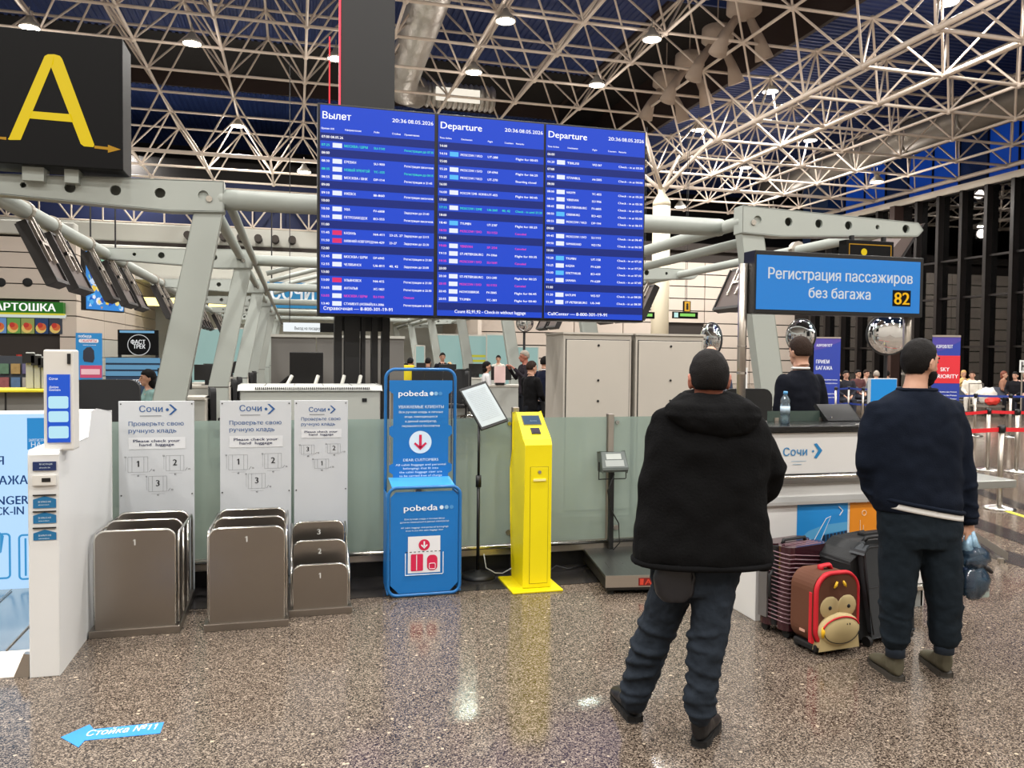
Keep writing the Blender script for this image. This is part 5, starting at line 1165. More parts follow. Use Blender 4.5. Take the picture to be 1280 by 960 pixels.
for k, (x, z, a_) in enumerate(((-0.01, z0 + 0.355, 0.5), (0.035, z0 + 0.355, -0.5))):
    obj('zip_pull', MB().tube([(x, -dp / 2 - 0.02, z + 0.02), (x - 0.010 * (1 if a_ > 0 else -1), -dp / 2 - 0.022, z), (x - 0.022 * (1 if a_ > 0 else -1), -dp / 2 - 0.02, z - 0.016)], [0.006, 0.009, 0.004], 8), M_byel, t, world=False, smooth=True)
obj('zip_pull', MB().tube([(-0.115, -dp / 2 - 0.03, z0 + 0.125), (-0.118, -dp / 2 - 0.035, z0 + 0.10), (-0.12, -dp / 2 - 0.035, z0 + 0.065)], [0.006, 0.012, 0.008], 8), M_byel, t, world=False, smooth=True)
obj('top_handle', MB().tube([(-0.03, 0, z0 + Hh - 0.01), (-0.03, 0, z0 + Hh + 0.02), (0.03, 0, z0 + Hh + 0.025), (0.045, 0, z0 + Hh - 0.01)], 0.012, 6, flat=2.0), M_bred, t, world=False, smooth=True)
obj('ear', MB().ell((W / 2 + 0.008, -dp / 2 + 0.04, z0 + 0.25), 0.018, 0.022, 0.045, 12, 8), M_bred, t, world=False, smooth=True)
obj('wheel_base', MB().box((-W / 2 + 0.02, -dp / 2, 0.02), (W / 2 - 0.02, dp / 2, z0 + 0.01)), M_bk, t, world=False, bevel=0.01)
for s_ in (-1, 1): obj('wheel', MB().cyl((s_ * 0.11 - 0.01, dp / 2 - 0.01, 0.022), (s_ * 0.11 + 0.01, dp / 2 - 0.01, 0.022), 0.022, n=12).cyl((s_ * 0.11 - 0.01, -dp / 2 + 0.03, 0.012), (s_ * 0.11 + 0.01, -dp / 2 + 0.03, 0.012), 0.012, n=10), M_rubber, t, world=False)
lt = obj('side_tag', MB().box((-W / 2 - 0.003, -0.03, z0 + 0.07), (-W / 2, 0.015, z0 + 0.085)), flat((220, 170, 150)), t, world=False)

# dark grey soft suitcase
M_gs = mat('charcoal_nylon', (62, 66, 70), 0.6, bump=(200, 0.2, 0.002)); M_gs2 = mat('black_nylon_side', (28, 30, 32), 0.6, bump=(60, 0.3, 0.004))
t = thing('soft_suitcase', 'dark grey soft suitcase with black sides, partly behind the standing man', 'suitcase', (3.42, 4.22, 0), rz=radians(12))
w_, d_, zt = 0.42, 0.27, 0.60
obj('side_gusset', MB().prism([(-w_ / 2 - 0.03, 0.04), (w_ / 2 + 0.03, 0.04), (w_ / 2 + 0.01, 0.45), (w_ / 2 - 0.03, zt - 0.02), (w_ / 2 - 0.09, zt), (-w_ / 2 + 0.07, zt), (-w_ / 2, zt - 0.04), (-w_ / 2 - 0.05, 0.50)], -d_ / 2 + 0.03, d_ / 2), M_gs2, t, world=False, bevel=0.02)
obj('front_panel', MB().prism([(-w_ / 2 + 0.10, 0.05), (w_ / 2 + 0.02, 0.05), (w_ / 2, 0.5), (w_ / 2 - 0.06, zt - 0.01), (-w_ / 2 + 0.05, zt - 0.005), (-w_ / 2 - 0.01, zt - 0.04), (-w_ / 2 + 0.02, 0.40)], -d_ / 2 - 0.01, -d_ / 2 + 0.06), M_gs, t, world=False, bevel=0.018)
obj('piping', MB().tube([(x, -d_ / 2 - 0.008, z) for x, z in ((-w_ / 2 + 0.10, 0.06), (-w_ / 2 + 0.02, 0.40), (-w_ / 2 - 0.01, zt - 0.045), (-w_ / 2 + 0.05, zt - 0.01), (w_ / 2 - 0.06, zt - 0.015))], 0.006, 6), M_bk, t, world=False, smooth=True)
obj('seam', MB().tube([(-w_ / 2 + 0.03, -d_ / 2 - 0.011, 0.345), (w_ / 2, -d_ / 2 - 0.011, 0.35)], 0.0025, 5), M_bk, t, world=False)
obj('top_handle', MB().tube([(-0.12, -0.06, zt - 0.0), (-0.10, -0.07, zt + 0.03), (0.02, -0.09, zt + 0.035), (0.06, -0.10, zt - 0.02)], 0.013, 6, flat=1.6), M_bk, t, world=False, smooth=True)
obj('handle_strap', MB().tube([(-0.02, -d_ / 2 - 0.015, zt + 0.0), (0.0, -d_ / 2 - 0.02, zt - 0.04), (0.03, -d_ / 2 - 0.02, zt - 0.09)], 0.010, 6, flat=1.8), M_bk, t, world=False, smooth=True)
obj('trolley_handle', MB().box((0.02, 0.05, zt - 0.01), (0.2, 0.1, zt + 0.02)), M_bk, t, world=False, bevel=0.006)
obj('wheel_housing', MB().prism([(0.02, 0.0), (0.10, 0.0), (0.09, 0.10), (0.03, 0.12)], -d_ / 2 - 0.03, -d_ / 2 + 0.03), M_bk, t, world=False, bevel=0.01)
for x in (-0.17, 0.06, 0.19): obj('wheel', MB().cyl((x - 0.012, -d_ / 2 - 0.015, 0.03), (x + 0.012, -d_ / 2 - 0.015, 0.03), 0.03, n=14), M_rubber, t, world=False, smooth=False)
obj('wheel_rivet', MB().ell((0.062, -d_ / 2 - 0.034, 0.105), 0.008, nu=8, nv=6), M_steelb, t, world=False, smooth=True)
# yellow luggage tag and strap behind, over the counter picture
q = PV(1046, 677, 4.5); tag(obj('orange_tag', MB().cyl((q.x, 4.48, q.z), (q.x, 4.49, q.z), 0.024, n=18), flat((236, 160, 60))), 'round orange tag hanging above the grey suitcase', 'luggage tag')

# ================================================================== people
RV_ = Vector((cos(YAW), -sin(YAW), 0)); DV_ = Vector((sin(YAW), cos(YAW), 0))
M_skin = mat('skin', (196, 150, 126), 0.5, noise=(14, 0.06)); M_skinr = mat('ruddy_skin', (176, 112, 92), 0.5, noise=(20, 0.1))
M_hairk = mat('black_hair', (17, 14, 13), 0.75, spec=0.2, noise=(60, 0.5), bump=(220, 0.8, 0.004)); M_hairb = mat('brown_hair', (44, 30, 22), 0.75, spec=0.2, noise=(60, 0.4), bump=(150, 1.0, 0.01))
M_eye = mat('dark_eye', (24, 18, 16), 0.2); M_lip = mat('lip', (160, 96, 88), 0.5)
def sring(c, rx, ry, a=RV_, b=DV_, n=28, e=2.3):
    out = []
    for j in range(n):
        t = 2 * pi * j / n; cx, sy = cos(t), sin(t)
        out.append(Vector(c) + a * (rx * abs(cx) ** (2 / e) * (1 if cx > 0 else -1)) + b * (ry * abs(sy) ** (2 / e) * (1 if sy > 0 else -1)))
    return out
def hair_fn(line=0.25, back=-0.55, vol=1.06, side=0.0):
    def fn(d):
        # scalp line: high at the front, low at the back of the head
        lim = back + (line - back) * max(0.0, min(1.0, (d.y + 0.35 + side) / 0.9))
        k = max(0.0, min(1.0, (d.z - lim) / 0.10))
        return 0.90 + (vol - 0.90) * k
    return fn
def head(par, M, skin=M_skin, hair=M_hairk, line=0.30, back=-0.5, vol=1.06, beard=None, vox=0.006, bald=False, long=0.0, neck=0.16):
    """head in its own frame (x right, y where the face looks, z up) placed by matrix M (world)"""
    s = MB()
    s.ell((0, 0, 0.015), 0.076, 0.096, 0.104, 20, 14); s.ell((0, 0.035, -0.058), 0.054, 0.058, 0.055, 16, 10); s.ell((0, 0.062, -0.088), 0.030, 0.026, 0.024, 12, 8)
    s.tube([(0, 0.085, 0.02), (0, 0.104, -0.005), (0, 0.117, -0.028), (0, 0.100, -0.036)], [0.010, 0.012, 0.015, 0.012], 8)
    s.tube([(-0.045, 0.078, 0.028), (0, 0.092, 0.032), (0.045, 0.078, 0.028)], 0.012, 8)
    s.tube([(-0.02, 0.085, -0.062), (0.02, 0.085, -0.062)], 0.011, 8)
    for e in (-1, 1):
        s.ell((e * 0.079, -0.008, -0.012), 0.012, 0.021, 0.033, 10, 8)
        s.tube([(e * 0.074, 0.008, 0.01), (e * 0.088, -0.014, 0.022), (e * 0.088, -0.026, 0.0), (e * 0.080, -0.012, -0.036)], 0.006, 6)
    if neck: s.tube([(0, -0.015, -0.03), (0, -0.022, -0.10), (0, -0.03, -neck)], [0.056, 0.056, 0.066], 14)
    s.xf(M); hd = obj('head', s, skin, par, mods=[('REMESH', vox), ('SMOOTH', 3)], smooth=True)
    for e in (-1, 1):
        obj('eye', MB().ell((e * 0.031, 0.086, 0.008), 0.012, 0.008, 0.007, 10, 6).xf(M), M_eye, hd, smooth=True)
        obj('eyebrow', MB().tube([(e * 0.015, 0.100, 0.030), (e * 0.035, 0.095, 0.036), (e * 0.052, 0.078, 0.028)], 0.004, 6).xf(M), hair, hd, smooth=True)
    obj('mouth', MB().tube([(-0.024, 0.090, -0.061), (0, 0.098, -0.060), (0.024, 0.090, -0.061)], [0.003, 0.006, 0.003], 8).xf(M), M_lip, hd, smooth=True)
    if not bald:
        h = MB(); h.ell((0, -0.004, 0.02), 0.080, 0.099, 0.108, 44, 34, fn=hair_fn(line, back, vol))
        if long: h.ell((0, -0.045, -0.06), 0.082, 0.062, 0.12 * long, 20, 12)
        obj('hair', h.xf(M), hair, par, smooth=True, mods=[('FOLDS', 0.03, 0.007)])
    if beard:
        b = MB(); b.ell((0, 0.034, -0.052), 0.062, 0.068, 0.062, 36, 24, fn=lambda d: 1.03 if (d.z < 0.18 - 0.9 * max(0, d.y) * (1 if abs(d.x) < 0.45 else 0.2) and d.y > -0.45) else 0.86)
        b.tube([(-0.026, 0.092, -0.046), (0, 0.104, -0.043), (0.026, 0.092, -0.046)], 0.006, 8)
        b.ell((0, 0.066, -0.092), 0.034, 0.030, 0.028, 14, 10)
        obj('beard', b.xf(M), hair, par, smooth=True)
    return hd
def frame(c, fwd, up=(0, 0, 1), s=1.0):
    f_ = Vector(fwd).normalized(); u_ = Vector(up); r_ = f_.cross(u_).normalized(); u_ = r_.cross(f_)
    M = Matrix((( r_.x, f_.x, u_.x, c[0]), (r_.y, f_.y, u_.y, c[1]), (r_.z, f_.z, u_.z, c[2]), (0, 0, 0, 1)))
    return M @ Matrix.Scale(s, 4)
def hand(M, curl=0.5, mirror=1, mb=None):
    """hand in its own frame: wrist at origin, fingers along +y, palm facing -z, thumb to +x*mirror; five separate unequal fingers"""
    s = MB(); s.loft([[Vector((w_ * cos(a) * 1.0, y, h_ * sin(a))) for a in [2 * pi * k / 12 for k in range(12)]] for y, w_, h_ in ((-0.02, 0.026, 0.020), (0.01, 0.028, 0.019), (0.045, 0.040, 0.016), (0.085, 0.042, 0.013), (0.095, 0.038, 0.010))])
    for x, L_, r in ((0.031, 0.072, 0.0085), (0.011, 0.080, 0.009), (-0.010, 0.075, 0.0085), (-0.030, 0.058, 0.0075)):
        p = Vector((x * mirror, 0.086, 0.0)); pts = [p - Vector((0, 0.02, 0)), p]; a = 0.15
        for seg_, f_ in ((0.45, 1.0), (0.32, 1.15), (0.23, 0.8)):
            a += curl * f_; p = p + Vector((0, cos(a), -sin(a))) * (L_ * seg_); pts.append(p)
        s.tube(pts, [r, r, r * 0.98, r * 0.9, r * 0.7], 8)
    m = mirror; s.tube([(0.018 * m, 0.015, -0.006), (0.044 * m, 0.045, -0.016), (0.050 * m, 0.072, -0.026), (0.042 * m, 0.095, -0.034 - 0.01 * curl)], [0.014, 0.013, 0.010, 0.0075], 8)
    s.xf(M)
    if mb is not None: mb.add(s.v, s.f)
    return s
def shoe(par, heel, ang, L=0.29, m=None, sole=None, high=0.11, nm='shoe'):
    M = Matrix.Translation(heel) @ Matrix.Rotation(-ang, 4, 'Z')     # local +y = toe direction
    def rg(y, w_, z0, z1, dx=0): return [Vector((dx + w_ * cos(a), y, (z0 + z1) / 2 + (z1 - z0) / 2 * sin(a))) for a in [2 * pi * k / 16 for k in range(16)]]
    s = MB().loft([rg(-0.005, 0.028, 0.03, high * 0.9), rg(0.02, 0.042, 0.02, high), rg(0.07, 0.046, 0.02, high), rg(0.12, 0.047, 0.02, 0.104), rg(0.18, 0.053, 0.02, 0.086), rg(0.235, 0.050, 0.02, 0.072), rg(0.27, 0.036, 0.022, 0.058), rg(0.28, 0.012, 0.025, 0.035)])
    s.tube([(0, 0.045, 0.06), (0, 0.045, high + 0.03)], [0.046, 0.043], 14)
    s.xf(M @ Matrix.Scale(L / 0.285, 4)); sh_ = obj(nm, s, m, par, smooth=True, mods=[('REMESH', 0.006), ('SMOOTH', 3)])
    out = [(0, -0.012), (0.034, 0.0), (0.044, 0.05), (0.042, 0.11), (0.052, 0.18), (0.050, 0.24), (0.030, 0.285), (0, 0.298), (-0.030, 0.285), (-0.046, 0.24), (-0.046, 0.18), (-0.040, 0.11), (-0.042, 0.05), (-0.034, 0.0)]
    obj('sole', MB().prism(out, 0.0, 0.026, 'xy').xf(M @ Matrix.Scale(L / 0.285, 4)), sole or M_rubber, sh_, bevel=0.004)
    obj('laces', MB().tube([(-0.02, 0.13, 0.088), (0.02, 0.15, 0.082), (-0.02, 0.165, 0.076), (0.02, 0.185, 0.07)], 0.003, 5).xf(M), m, sh_)
    return sh_
def limb(s, pts, D=None, n=16):
    """pts: (px, py, depth, radius)"""
    P = [PD(a, b, d) for a, b, d, r in pts]; s.tube(P, [p[3] for p in pts], n); s.ell(P[0], pts[0][3], nu=16, nv=10); s.ell(P[-1], pts[-1][3] * 0.98, nu=16, nv=10); return s

# ---- man in black hooded jacket, seen from behind
D1 = 3.56; k1 = D1 / FPX
t = thing('person', 'man in black hooded jacket and dark blue jeans standing with hands in pockets', 'person', (1.62, 3.30, 0))
M_fleece = mat('black_fleece', (15, 15, 16), 0.95, spec=0.1, bump=(90, 0.5, 0.006)); M_jean = mat('dark_blue_denim', (33, 40, 49), 0.85, spec=0.2, noise=(9, 0.25), bump=(25, 0.5, 0.012))
J = MB()
J.loft([sring(PD(x, y, D1), h * k1, d, e=e) for x, y, h, d, e in ((889, 497, 34, 0.085, 2), (889, 507, 52, 0.105, 2.0), (887, 519, 68, 0.12, 2.1), (885, 536, 78, 0.135, 2.2), (884, 560, 80, 0.15, 2.3), (882, 595, 79, 0.155, 2.4), (879, 630, 80, 0.16, 2.4), (877, 660, 83, 0.165, 2.4), (876, 684, 86, 0.17, 2.4), (876, 696, 85, 0.165, 2.4), (877, 704, 80, 0.155, 2.4))])
limb(J, ((832, 531, D1, 0.072), (824, 560, D1, 0.073), (819, 600, D1, 0.068), (812, 640, D1 + 0.02, 0.062), (811, 668, D1 + 0.08, 0.060), (826, 684, D1 + 0.18, 0.055)))
limb(J, ((928, 531, D1, 0.076), (946, 556, D1 + 0.02, 0.076), (966, 586, D1 + 0.03, 0.076), (954, 610, D1 + 0.10, 0.068), (934, 630, D1 + 0.17, 0.060)))
J.loft([sring(PD(x, y, D1 + 0.03), w_, d_) for x, y, w_, d_ in ((930, 640, 0.05, 0.11), (940, 670, 0.06, 0.12), (946, 695, 0.062, 0.12), (944, 708, 0.050, 0.11))])
jk = obj('jacket', J, M_fleece, t, smooth=True, mods=[('REMESH', 0.011), ('SMOOTH', 4), ('FOLDS', 0.13, 0.034)])
Hd = MB()
Hd.loft([sring(PD(x, y, D1 - dd), w_ * k1, d_, n=28) for x, y, w_, d_, dd in ((888, 492, 36, 0.085, 0.01), (889, 499, 47, 0.10, 0.03), (890, 508, 58, 0.10, 0.06), (892, 519, 60, 0.09, 0.085), (896, 531, 50, 0.07, 0.10), (901, 541, 32, 0.05, 0.11), (905, 548, 15, 0.03, 0.11))])
Hd.tube([PD(888, 497, D1) + RV_ * (0.118 * cos(a)) + DV_ * (0.10 * sin(a)) + Vector((0, 0, 0.02 * sin(a) - 0.012)) for a in [2 * pi * k / 20 for k in range(20)]], 0.028, 10, closed=True)
obj('hood', Hd, M_fleece, jk, smooth=True, mods=[('REMESH', 0.008), ('SMOOTH', 3), ('FOLDS', 0.08, 0.022)])
obj('hem_band', MB().tube([p for p in sring(PD(876, 700, D1), 84 * k1, 0.167, e=2.4)], 0.013, 8, closed=True), M_fleece, jk, smooth=True)
Tm = MB()
Tm.loft([sring(PD(x, y, D1 + 0.03), h * k1, d) for x, y, h, d in ((872, 672, 56, 0.12), (870, 700, 58, 0.13), (868, 722, 56, 0.13), (867, 738, 50, 0.12))])
limb(Tm, ((846, 722, D1 + 0.08, 0.095), (834, 752, D1 + 0.11, 0.092), (820, 790, D1 + 0.14, 0.084), (808, 822, D1 + 0.16, 0.082), (801, 848, D1 + 0.17, 0.074), (795, 866, D1 + 0.17, 0.062), (793, 876, D1 + 0.17, 0.060)))
limb(Tm, ((893, 722, D1 + 0.0, 0.096), (890, 752, D1 - 0.01, 0.094), (886, 790, D1 - 0.03, 0.082), (882, 822, D1 - 0.05, 0.074), (879, 852, D1 - 0.06, 0.062), (875, 872, D1 - 0.06, 0.066), (875, 892, D1 - 0.06, 0.056)))
for (x, y, dd, r_, tl) in ((820, 786, 0.13, 0.080, 0.3), (812, 806, 0.14, 0.082, -0.2), (806, 828, 0.155, 0.078, 0.35), (802, 842, 0.16, 0.074, -0.3), (797, 856, 0.165, 0.068, 0.3), (794, 868, 0.165, 0.062, -0.15),
        (884, 792, -0.03, 0.078, -0.3), (882, 812, -0.04, 0.073, 0.25), (880, 834, -0.05, 0.068, -0.3), (878, 850, -0.055, 0.062, 0.3), (876, 862, -0.055, 0.064, -0.25), (875, 874, -0.055, 0.066, 0.2), (875, 886, -0.055, 0.060, -0.2)):
    c_ = PD(x, y, D1 + dd); Tm.tube([c_ + RV_ * (r_ * cos(a)) + DV_ * (r_ * sin(a)) + Vector((0, 0, tl * r_ * cos(a + x))) for a in [2 * pi * k / 18 for k in range(18)]], 0.013, 8, closed=True)
obj('jeans', Tm, M_jean, t, smooth=True, mods=[('REMESH', 0.009), ('SMOOTH', 3), ('FOLDS', 0.05, 0.020)])
obj('waist_pouch', MB().loft([sring(PD(x, y, D1 - 0.08), w_ * k1, 0.045, e=3) for x, y, w_ in ((845, 698, 20), (843, 722, 26), (843, 742, 23), (842, 750, 15))]), mat('black_pouch', (20, 19, 24), 0.45), t, smooth=True, mods=[('REMESH', 0.008), ('SMOOTH', 3)])
obj('pouch_strap', MB().tube([PD(860, 700, D1 - 0.10), PD(868, 722, D1 - 0.12), PD(858, 745, D1 - 0.10)], 0.006, 6), M_bk, t, smooth=True)
shoe(t, Vector(G(794, 903)), radians(6), 0.30, mat('black_boot', (19, 19, 21), 0.4), M_rubber, 0.15)
shoe(t, Vector(G(873, 934)), radians(42), 0.28, mat('black_boot', (19, 19, 21), 0.4), M_rubber, 0.15)
hc = PD(886, 474, D1)
h_ = head(t, frame(hc, DV_ + RV_ * 0.05 + Vector((0, 0, 0.06)), s=1.03), skin=M_skinr, hair=M_hairk, line=0.45, back=-0.62, vol=1.045)
obj('bald_patch', MB().ell(PD(893, 449.5, D1 - 0.045), 0.032, 0.022, 0.010, 16, 8), mat('thin_hair_scalp', (84, 58, 48), 0.5, noise=(180, 0.6)), h_, smooth=True)

# ---- man in navy sweatshirt with a plastic bag
D2 = 4.28; k2 = D2 / FPX
t = thing('person', 'bearded man in navy sweatshirt and dark trousers holding a plastic bag', 'person', (3.22, 3.60, 0))
M_navy2 = mat('navy_knit', (17, 23, 35), 0.92, spec=0.12, bump=(140, 0.4, 0.004)); M_trs = mat('dark_trousers', (23, 31, 38), 0.9, spec=0.15, noise=(8, 0.15), bump=(30, 0.4, 0.008))
S = MB()
S.loft([sring(PD(x, y, D2), h * k2, d, e=e) for x, y, h, d, e in ((1146, 487, 23, 0.075, 2), (1145, 494, 34, 0.095, 2), (1143, 503, 50, 0.115, 2), (1142, 515, 60, 0.125, 2.2), (1142, 540, 61, 0.135, 2.3), (1142, 575, 58, 0.14, 2.3), (1143, 605, 56, 0.14, 2.3), (1145, 625, 55, 0.138, 2.4), (1147, 638, 53, 0.13, 2.4))])
for (x, y, r_) in ((1086, 592, 0.060), (1092, 612, 0.056), (1207, 610, 0.055), (1210, 628, 0.052), (1211, 640, 0.049)):
    c_ = PD(x, y, D2 + (0.03 if x < 1150 else 0)); S.tube([c_ + RV_ * (r_ * cos(a)) + DV_ * (r_ * sin(a)) + Vector((0, 0, 0.02 * cos(a + x))) for a in [2 * pi * k / 16 for k in range(16)]], 0.009, 6, closed=True)
limb(S, ((1096, 514, D2, 0.062), (1088, 545, D2, 0.064), (1084, 580, D2, 0.060), (1089, 606, D2 + 0.04, 0.056), (1100, 628, D2 + 0.10, 0.050), (1108, 638, D2 + 0.12, 0.046)))
limb(S, ((1190, 514, D2, 0.062), (1198, 545, D2, 0.062), (1204, 585, D2, 0.056), (1209, 620, D2, 0.052), (1211, 644, D2, 0.046)))
sw = obj('sweatshirt', S, M_navy2, t, smooth=True, mods=[('REMESH', 0.010), ('SMOOTH', 4), ('FOLDS', 0.10, 0.020)])
obj('collar', MB().tube([p for p in sring(PD(1146, 487, D2), 22 * k2, 0.075)], 0.010, 8, closed=True), M_navy2, sw, smooth=True)
obj('cuff', MB().tube([PD(1211, 646, D2), PD(1212, 655, D2)], [0.046, 0.040], 16), M_navy2, sw, smooth=True)
hm = sring(PD(1147, 634, D2), 53.5 * k2, 0.137, e=2.4)
tilt = lambda p: p - Vector((0, 0, 0.0)) + Vector((0, 0, -0.040 * ((p - PD(1146, 634, D2)).dot(RV_) / (53 * k2))))
obj('hem_band', MB().tube([tilt(p) + Vector((0, 0, 0.02)) for p in hm], 0.012, 8, closed=True, flat=1.0), M_navy2, sw, smooth=True)
obj('white_shirt_hem', MB().loft([[tilt(p) + Vector((0, 0, z)) for p in hm] for z in (0.03, -0.012, -0.022)]), mat('white_cotton', (222, 222, 220), 0.8), t, smooth=True)
Tm = MB()
Tm.loft([sring(PD(x, y, D2), h * k2, d) for x, y, h, d in ((1147, 622, 49, 0.125), (1148, 645, 51, 0.13), (1150, 665, 51, 0.13), (1150, 682, 46, 0.12))])
limb(Tm, ((1125, 670, D2, 0.106), (1124, 700, D2 + 0.01, 0.104), (1122, 740, D2 + 0.01, 0.092), (1120, 775, D2 + 0.02, 0.080), (1119, 797, D2 + 0.02, 0.074)))
limb(Tm, ((1174, 670, D2, 0.108), (1176, 700, D2, 0.106), (1180, 740, D2, 0.094), (1181, 775, D2 + 0.01, 0.082), (1180, 795, D2 + 0.01, 0.076)))
for (x, y, r_) in ((1120, 760, 0.084), (1119, 778, 0.078), (1119, 792, 0.074), (1181, 752, 0.088), (1181, 772, 0.082), (1180, 788, 0.076)):
    c_ = PD(x, y, D2 + 0.02); Tm.tube([c_ + RV_ * (r_ * cos(a)) + DV_ * (r_ * sin(a)) + Vector((0, 0, 0.03 * cos(a + x * y))) for a in [2 * pi * k / 16 for k in range(16)]], 0.009, 6, closed=True)
obj('trousers', Tm, M_trs, t, smooth=True, mods=[('REMESH', 0.010), ('SMOOTH', 4), ('FOLDS', 0.07, 0.016)])
for (x, y, dd) in ((1119, 812, 0.02), (1180, 808, 0.01)): obj('sock', MB().tube([PD(x, y - 14, D2 + dd), PD(x, y + 8, D2 + dd)], 0.05, 14), mat('dark_sock', (30, 42, 56), 0.9), t, smooth=True)
M_olive = mat('olive_sneaker', (82, 78, 62), 0.6); M_osole = mat('olive_sole', (60, 56, 50), 0.7)
shoe(t, Vector(G(1123, 852)), radians(13), 0.28, M_olive, M_osole, 0.155); shoe(t, Vector(G(1183, 847)), radians(20), 0.28, M_olive, M_osole, 0.155)
ph = radians(66); fw2 = RV_ * sin(ph) + DV_ * cos(ph)
head(t, frame(PD(1150, 454, D2), fw2 + Vector((0, 0, -0.03)), s=1.0), skin=M_skin, hair=M_hairk, line=0.50, back=-0.78, vol=1.06, beard=True)
Mh = frame(PD(1212, 654, D2), Vector((0, 0, -1)) + RV_ * 0.05, up=RV_ * 0.5 - DV_)
obj('hand', hand(Mh @ Matrix.Scale(0.95, 4), curl=0.75, mirror=1), M_skin, t, smooth=True, mods=[('REMESH', 0.0035), ('SMOOTH', 2)])

# the plastic bag in his hand: a thing of its own
bc = PD(1219, 700, D2)
t = thing('plastic_bag', 'crumpled blue transparent plastic bag with packets hanging from a hand', 'bag', bc)
M_pbag = glass_mat('blue_film', (150, 176, 196), refl=1.6, milk=0.42, milkcol=(84, 110, 134), rough=0.12)
random.seed(3)
def crumple(c, rx, ry, rz, sd, amp=0.16):
    return MB().ell(c, rx, ry, rz, 30, 22, fn=lambda d: 1 + amp * noise.noise(d * 2.6 + Vector((sd, 0, 0))) + 0.6 * amp * noise.noise(d * 6 + Vector((0, sd, 0))))
obj('upper_bag', crumple(PD(1219, 697, D2), 0.085, 0.055, 0.065, 3), M_pbag, t, smooth=True)
obj('lower_bag', crumple(PD(1218, 727, D2), 0.085, 0.055, 0.098, 9), M_pbag, t, smooth=True)
obj('handles', MB().tube([PD(1211, 668, D2), PD(1208, 682, D2), PD(1212, 694, D2)], [0.02, 0.028, 0.05], 10).tube([PD(1214, 664, D2), PD(1218, 680, D2), PD(1220, 692, D2)], [0.016, 0.022, 0.045], 10), mat('silver_film', (120, 150, 170), 0.25, 0.3, noise=(70, 0.6)), t, smooth=True)
obj('packet', MB().cb(PD(1228, 735, D2), (0.07, 0.03, 0.10)), mat('pale_packet', (150, 165, 160), 0.5, noise=(40, 0.4)), t, bevel=0.008)
obj('packet', MB().cb(PD(1210, 722, D2), (0.07, 0.03, 0.12)), mat('dark_blue_packet', (40, 60, 100), 0.5, noise=(40, 0.4)), t, bevel=0.01)
obj('knot', MB().tube([PD(1228, 708, D2), PD(1234, 710, D2), PD(1240, 716, D2)], [0.012, 0.014, 0.010], 8), mat('black_white_tag', (40, 36, 36), 0.5, noise=(120, 0.9)), t, smooth=True)

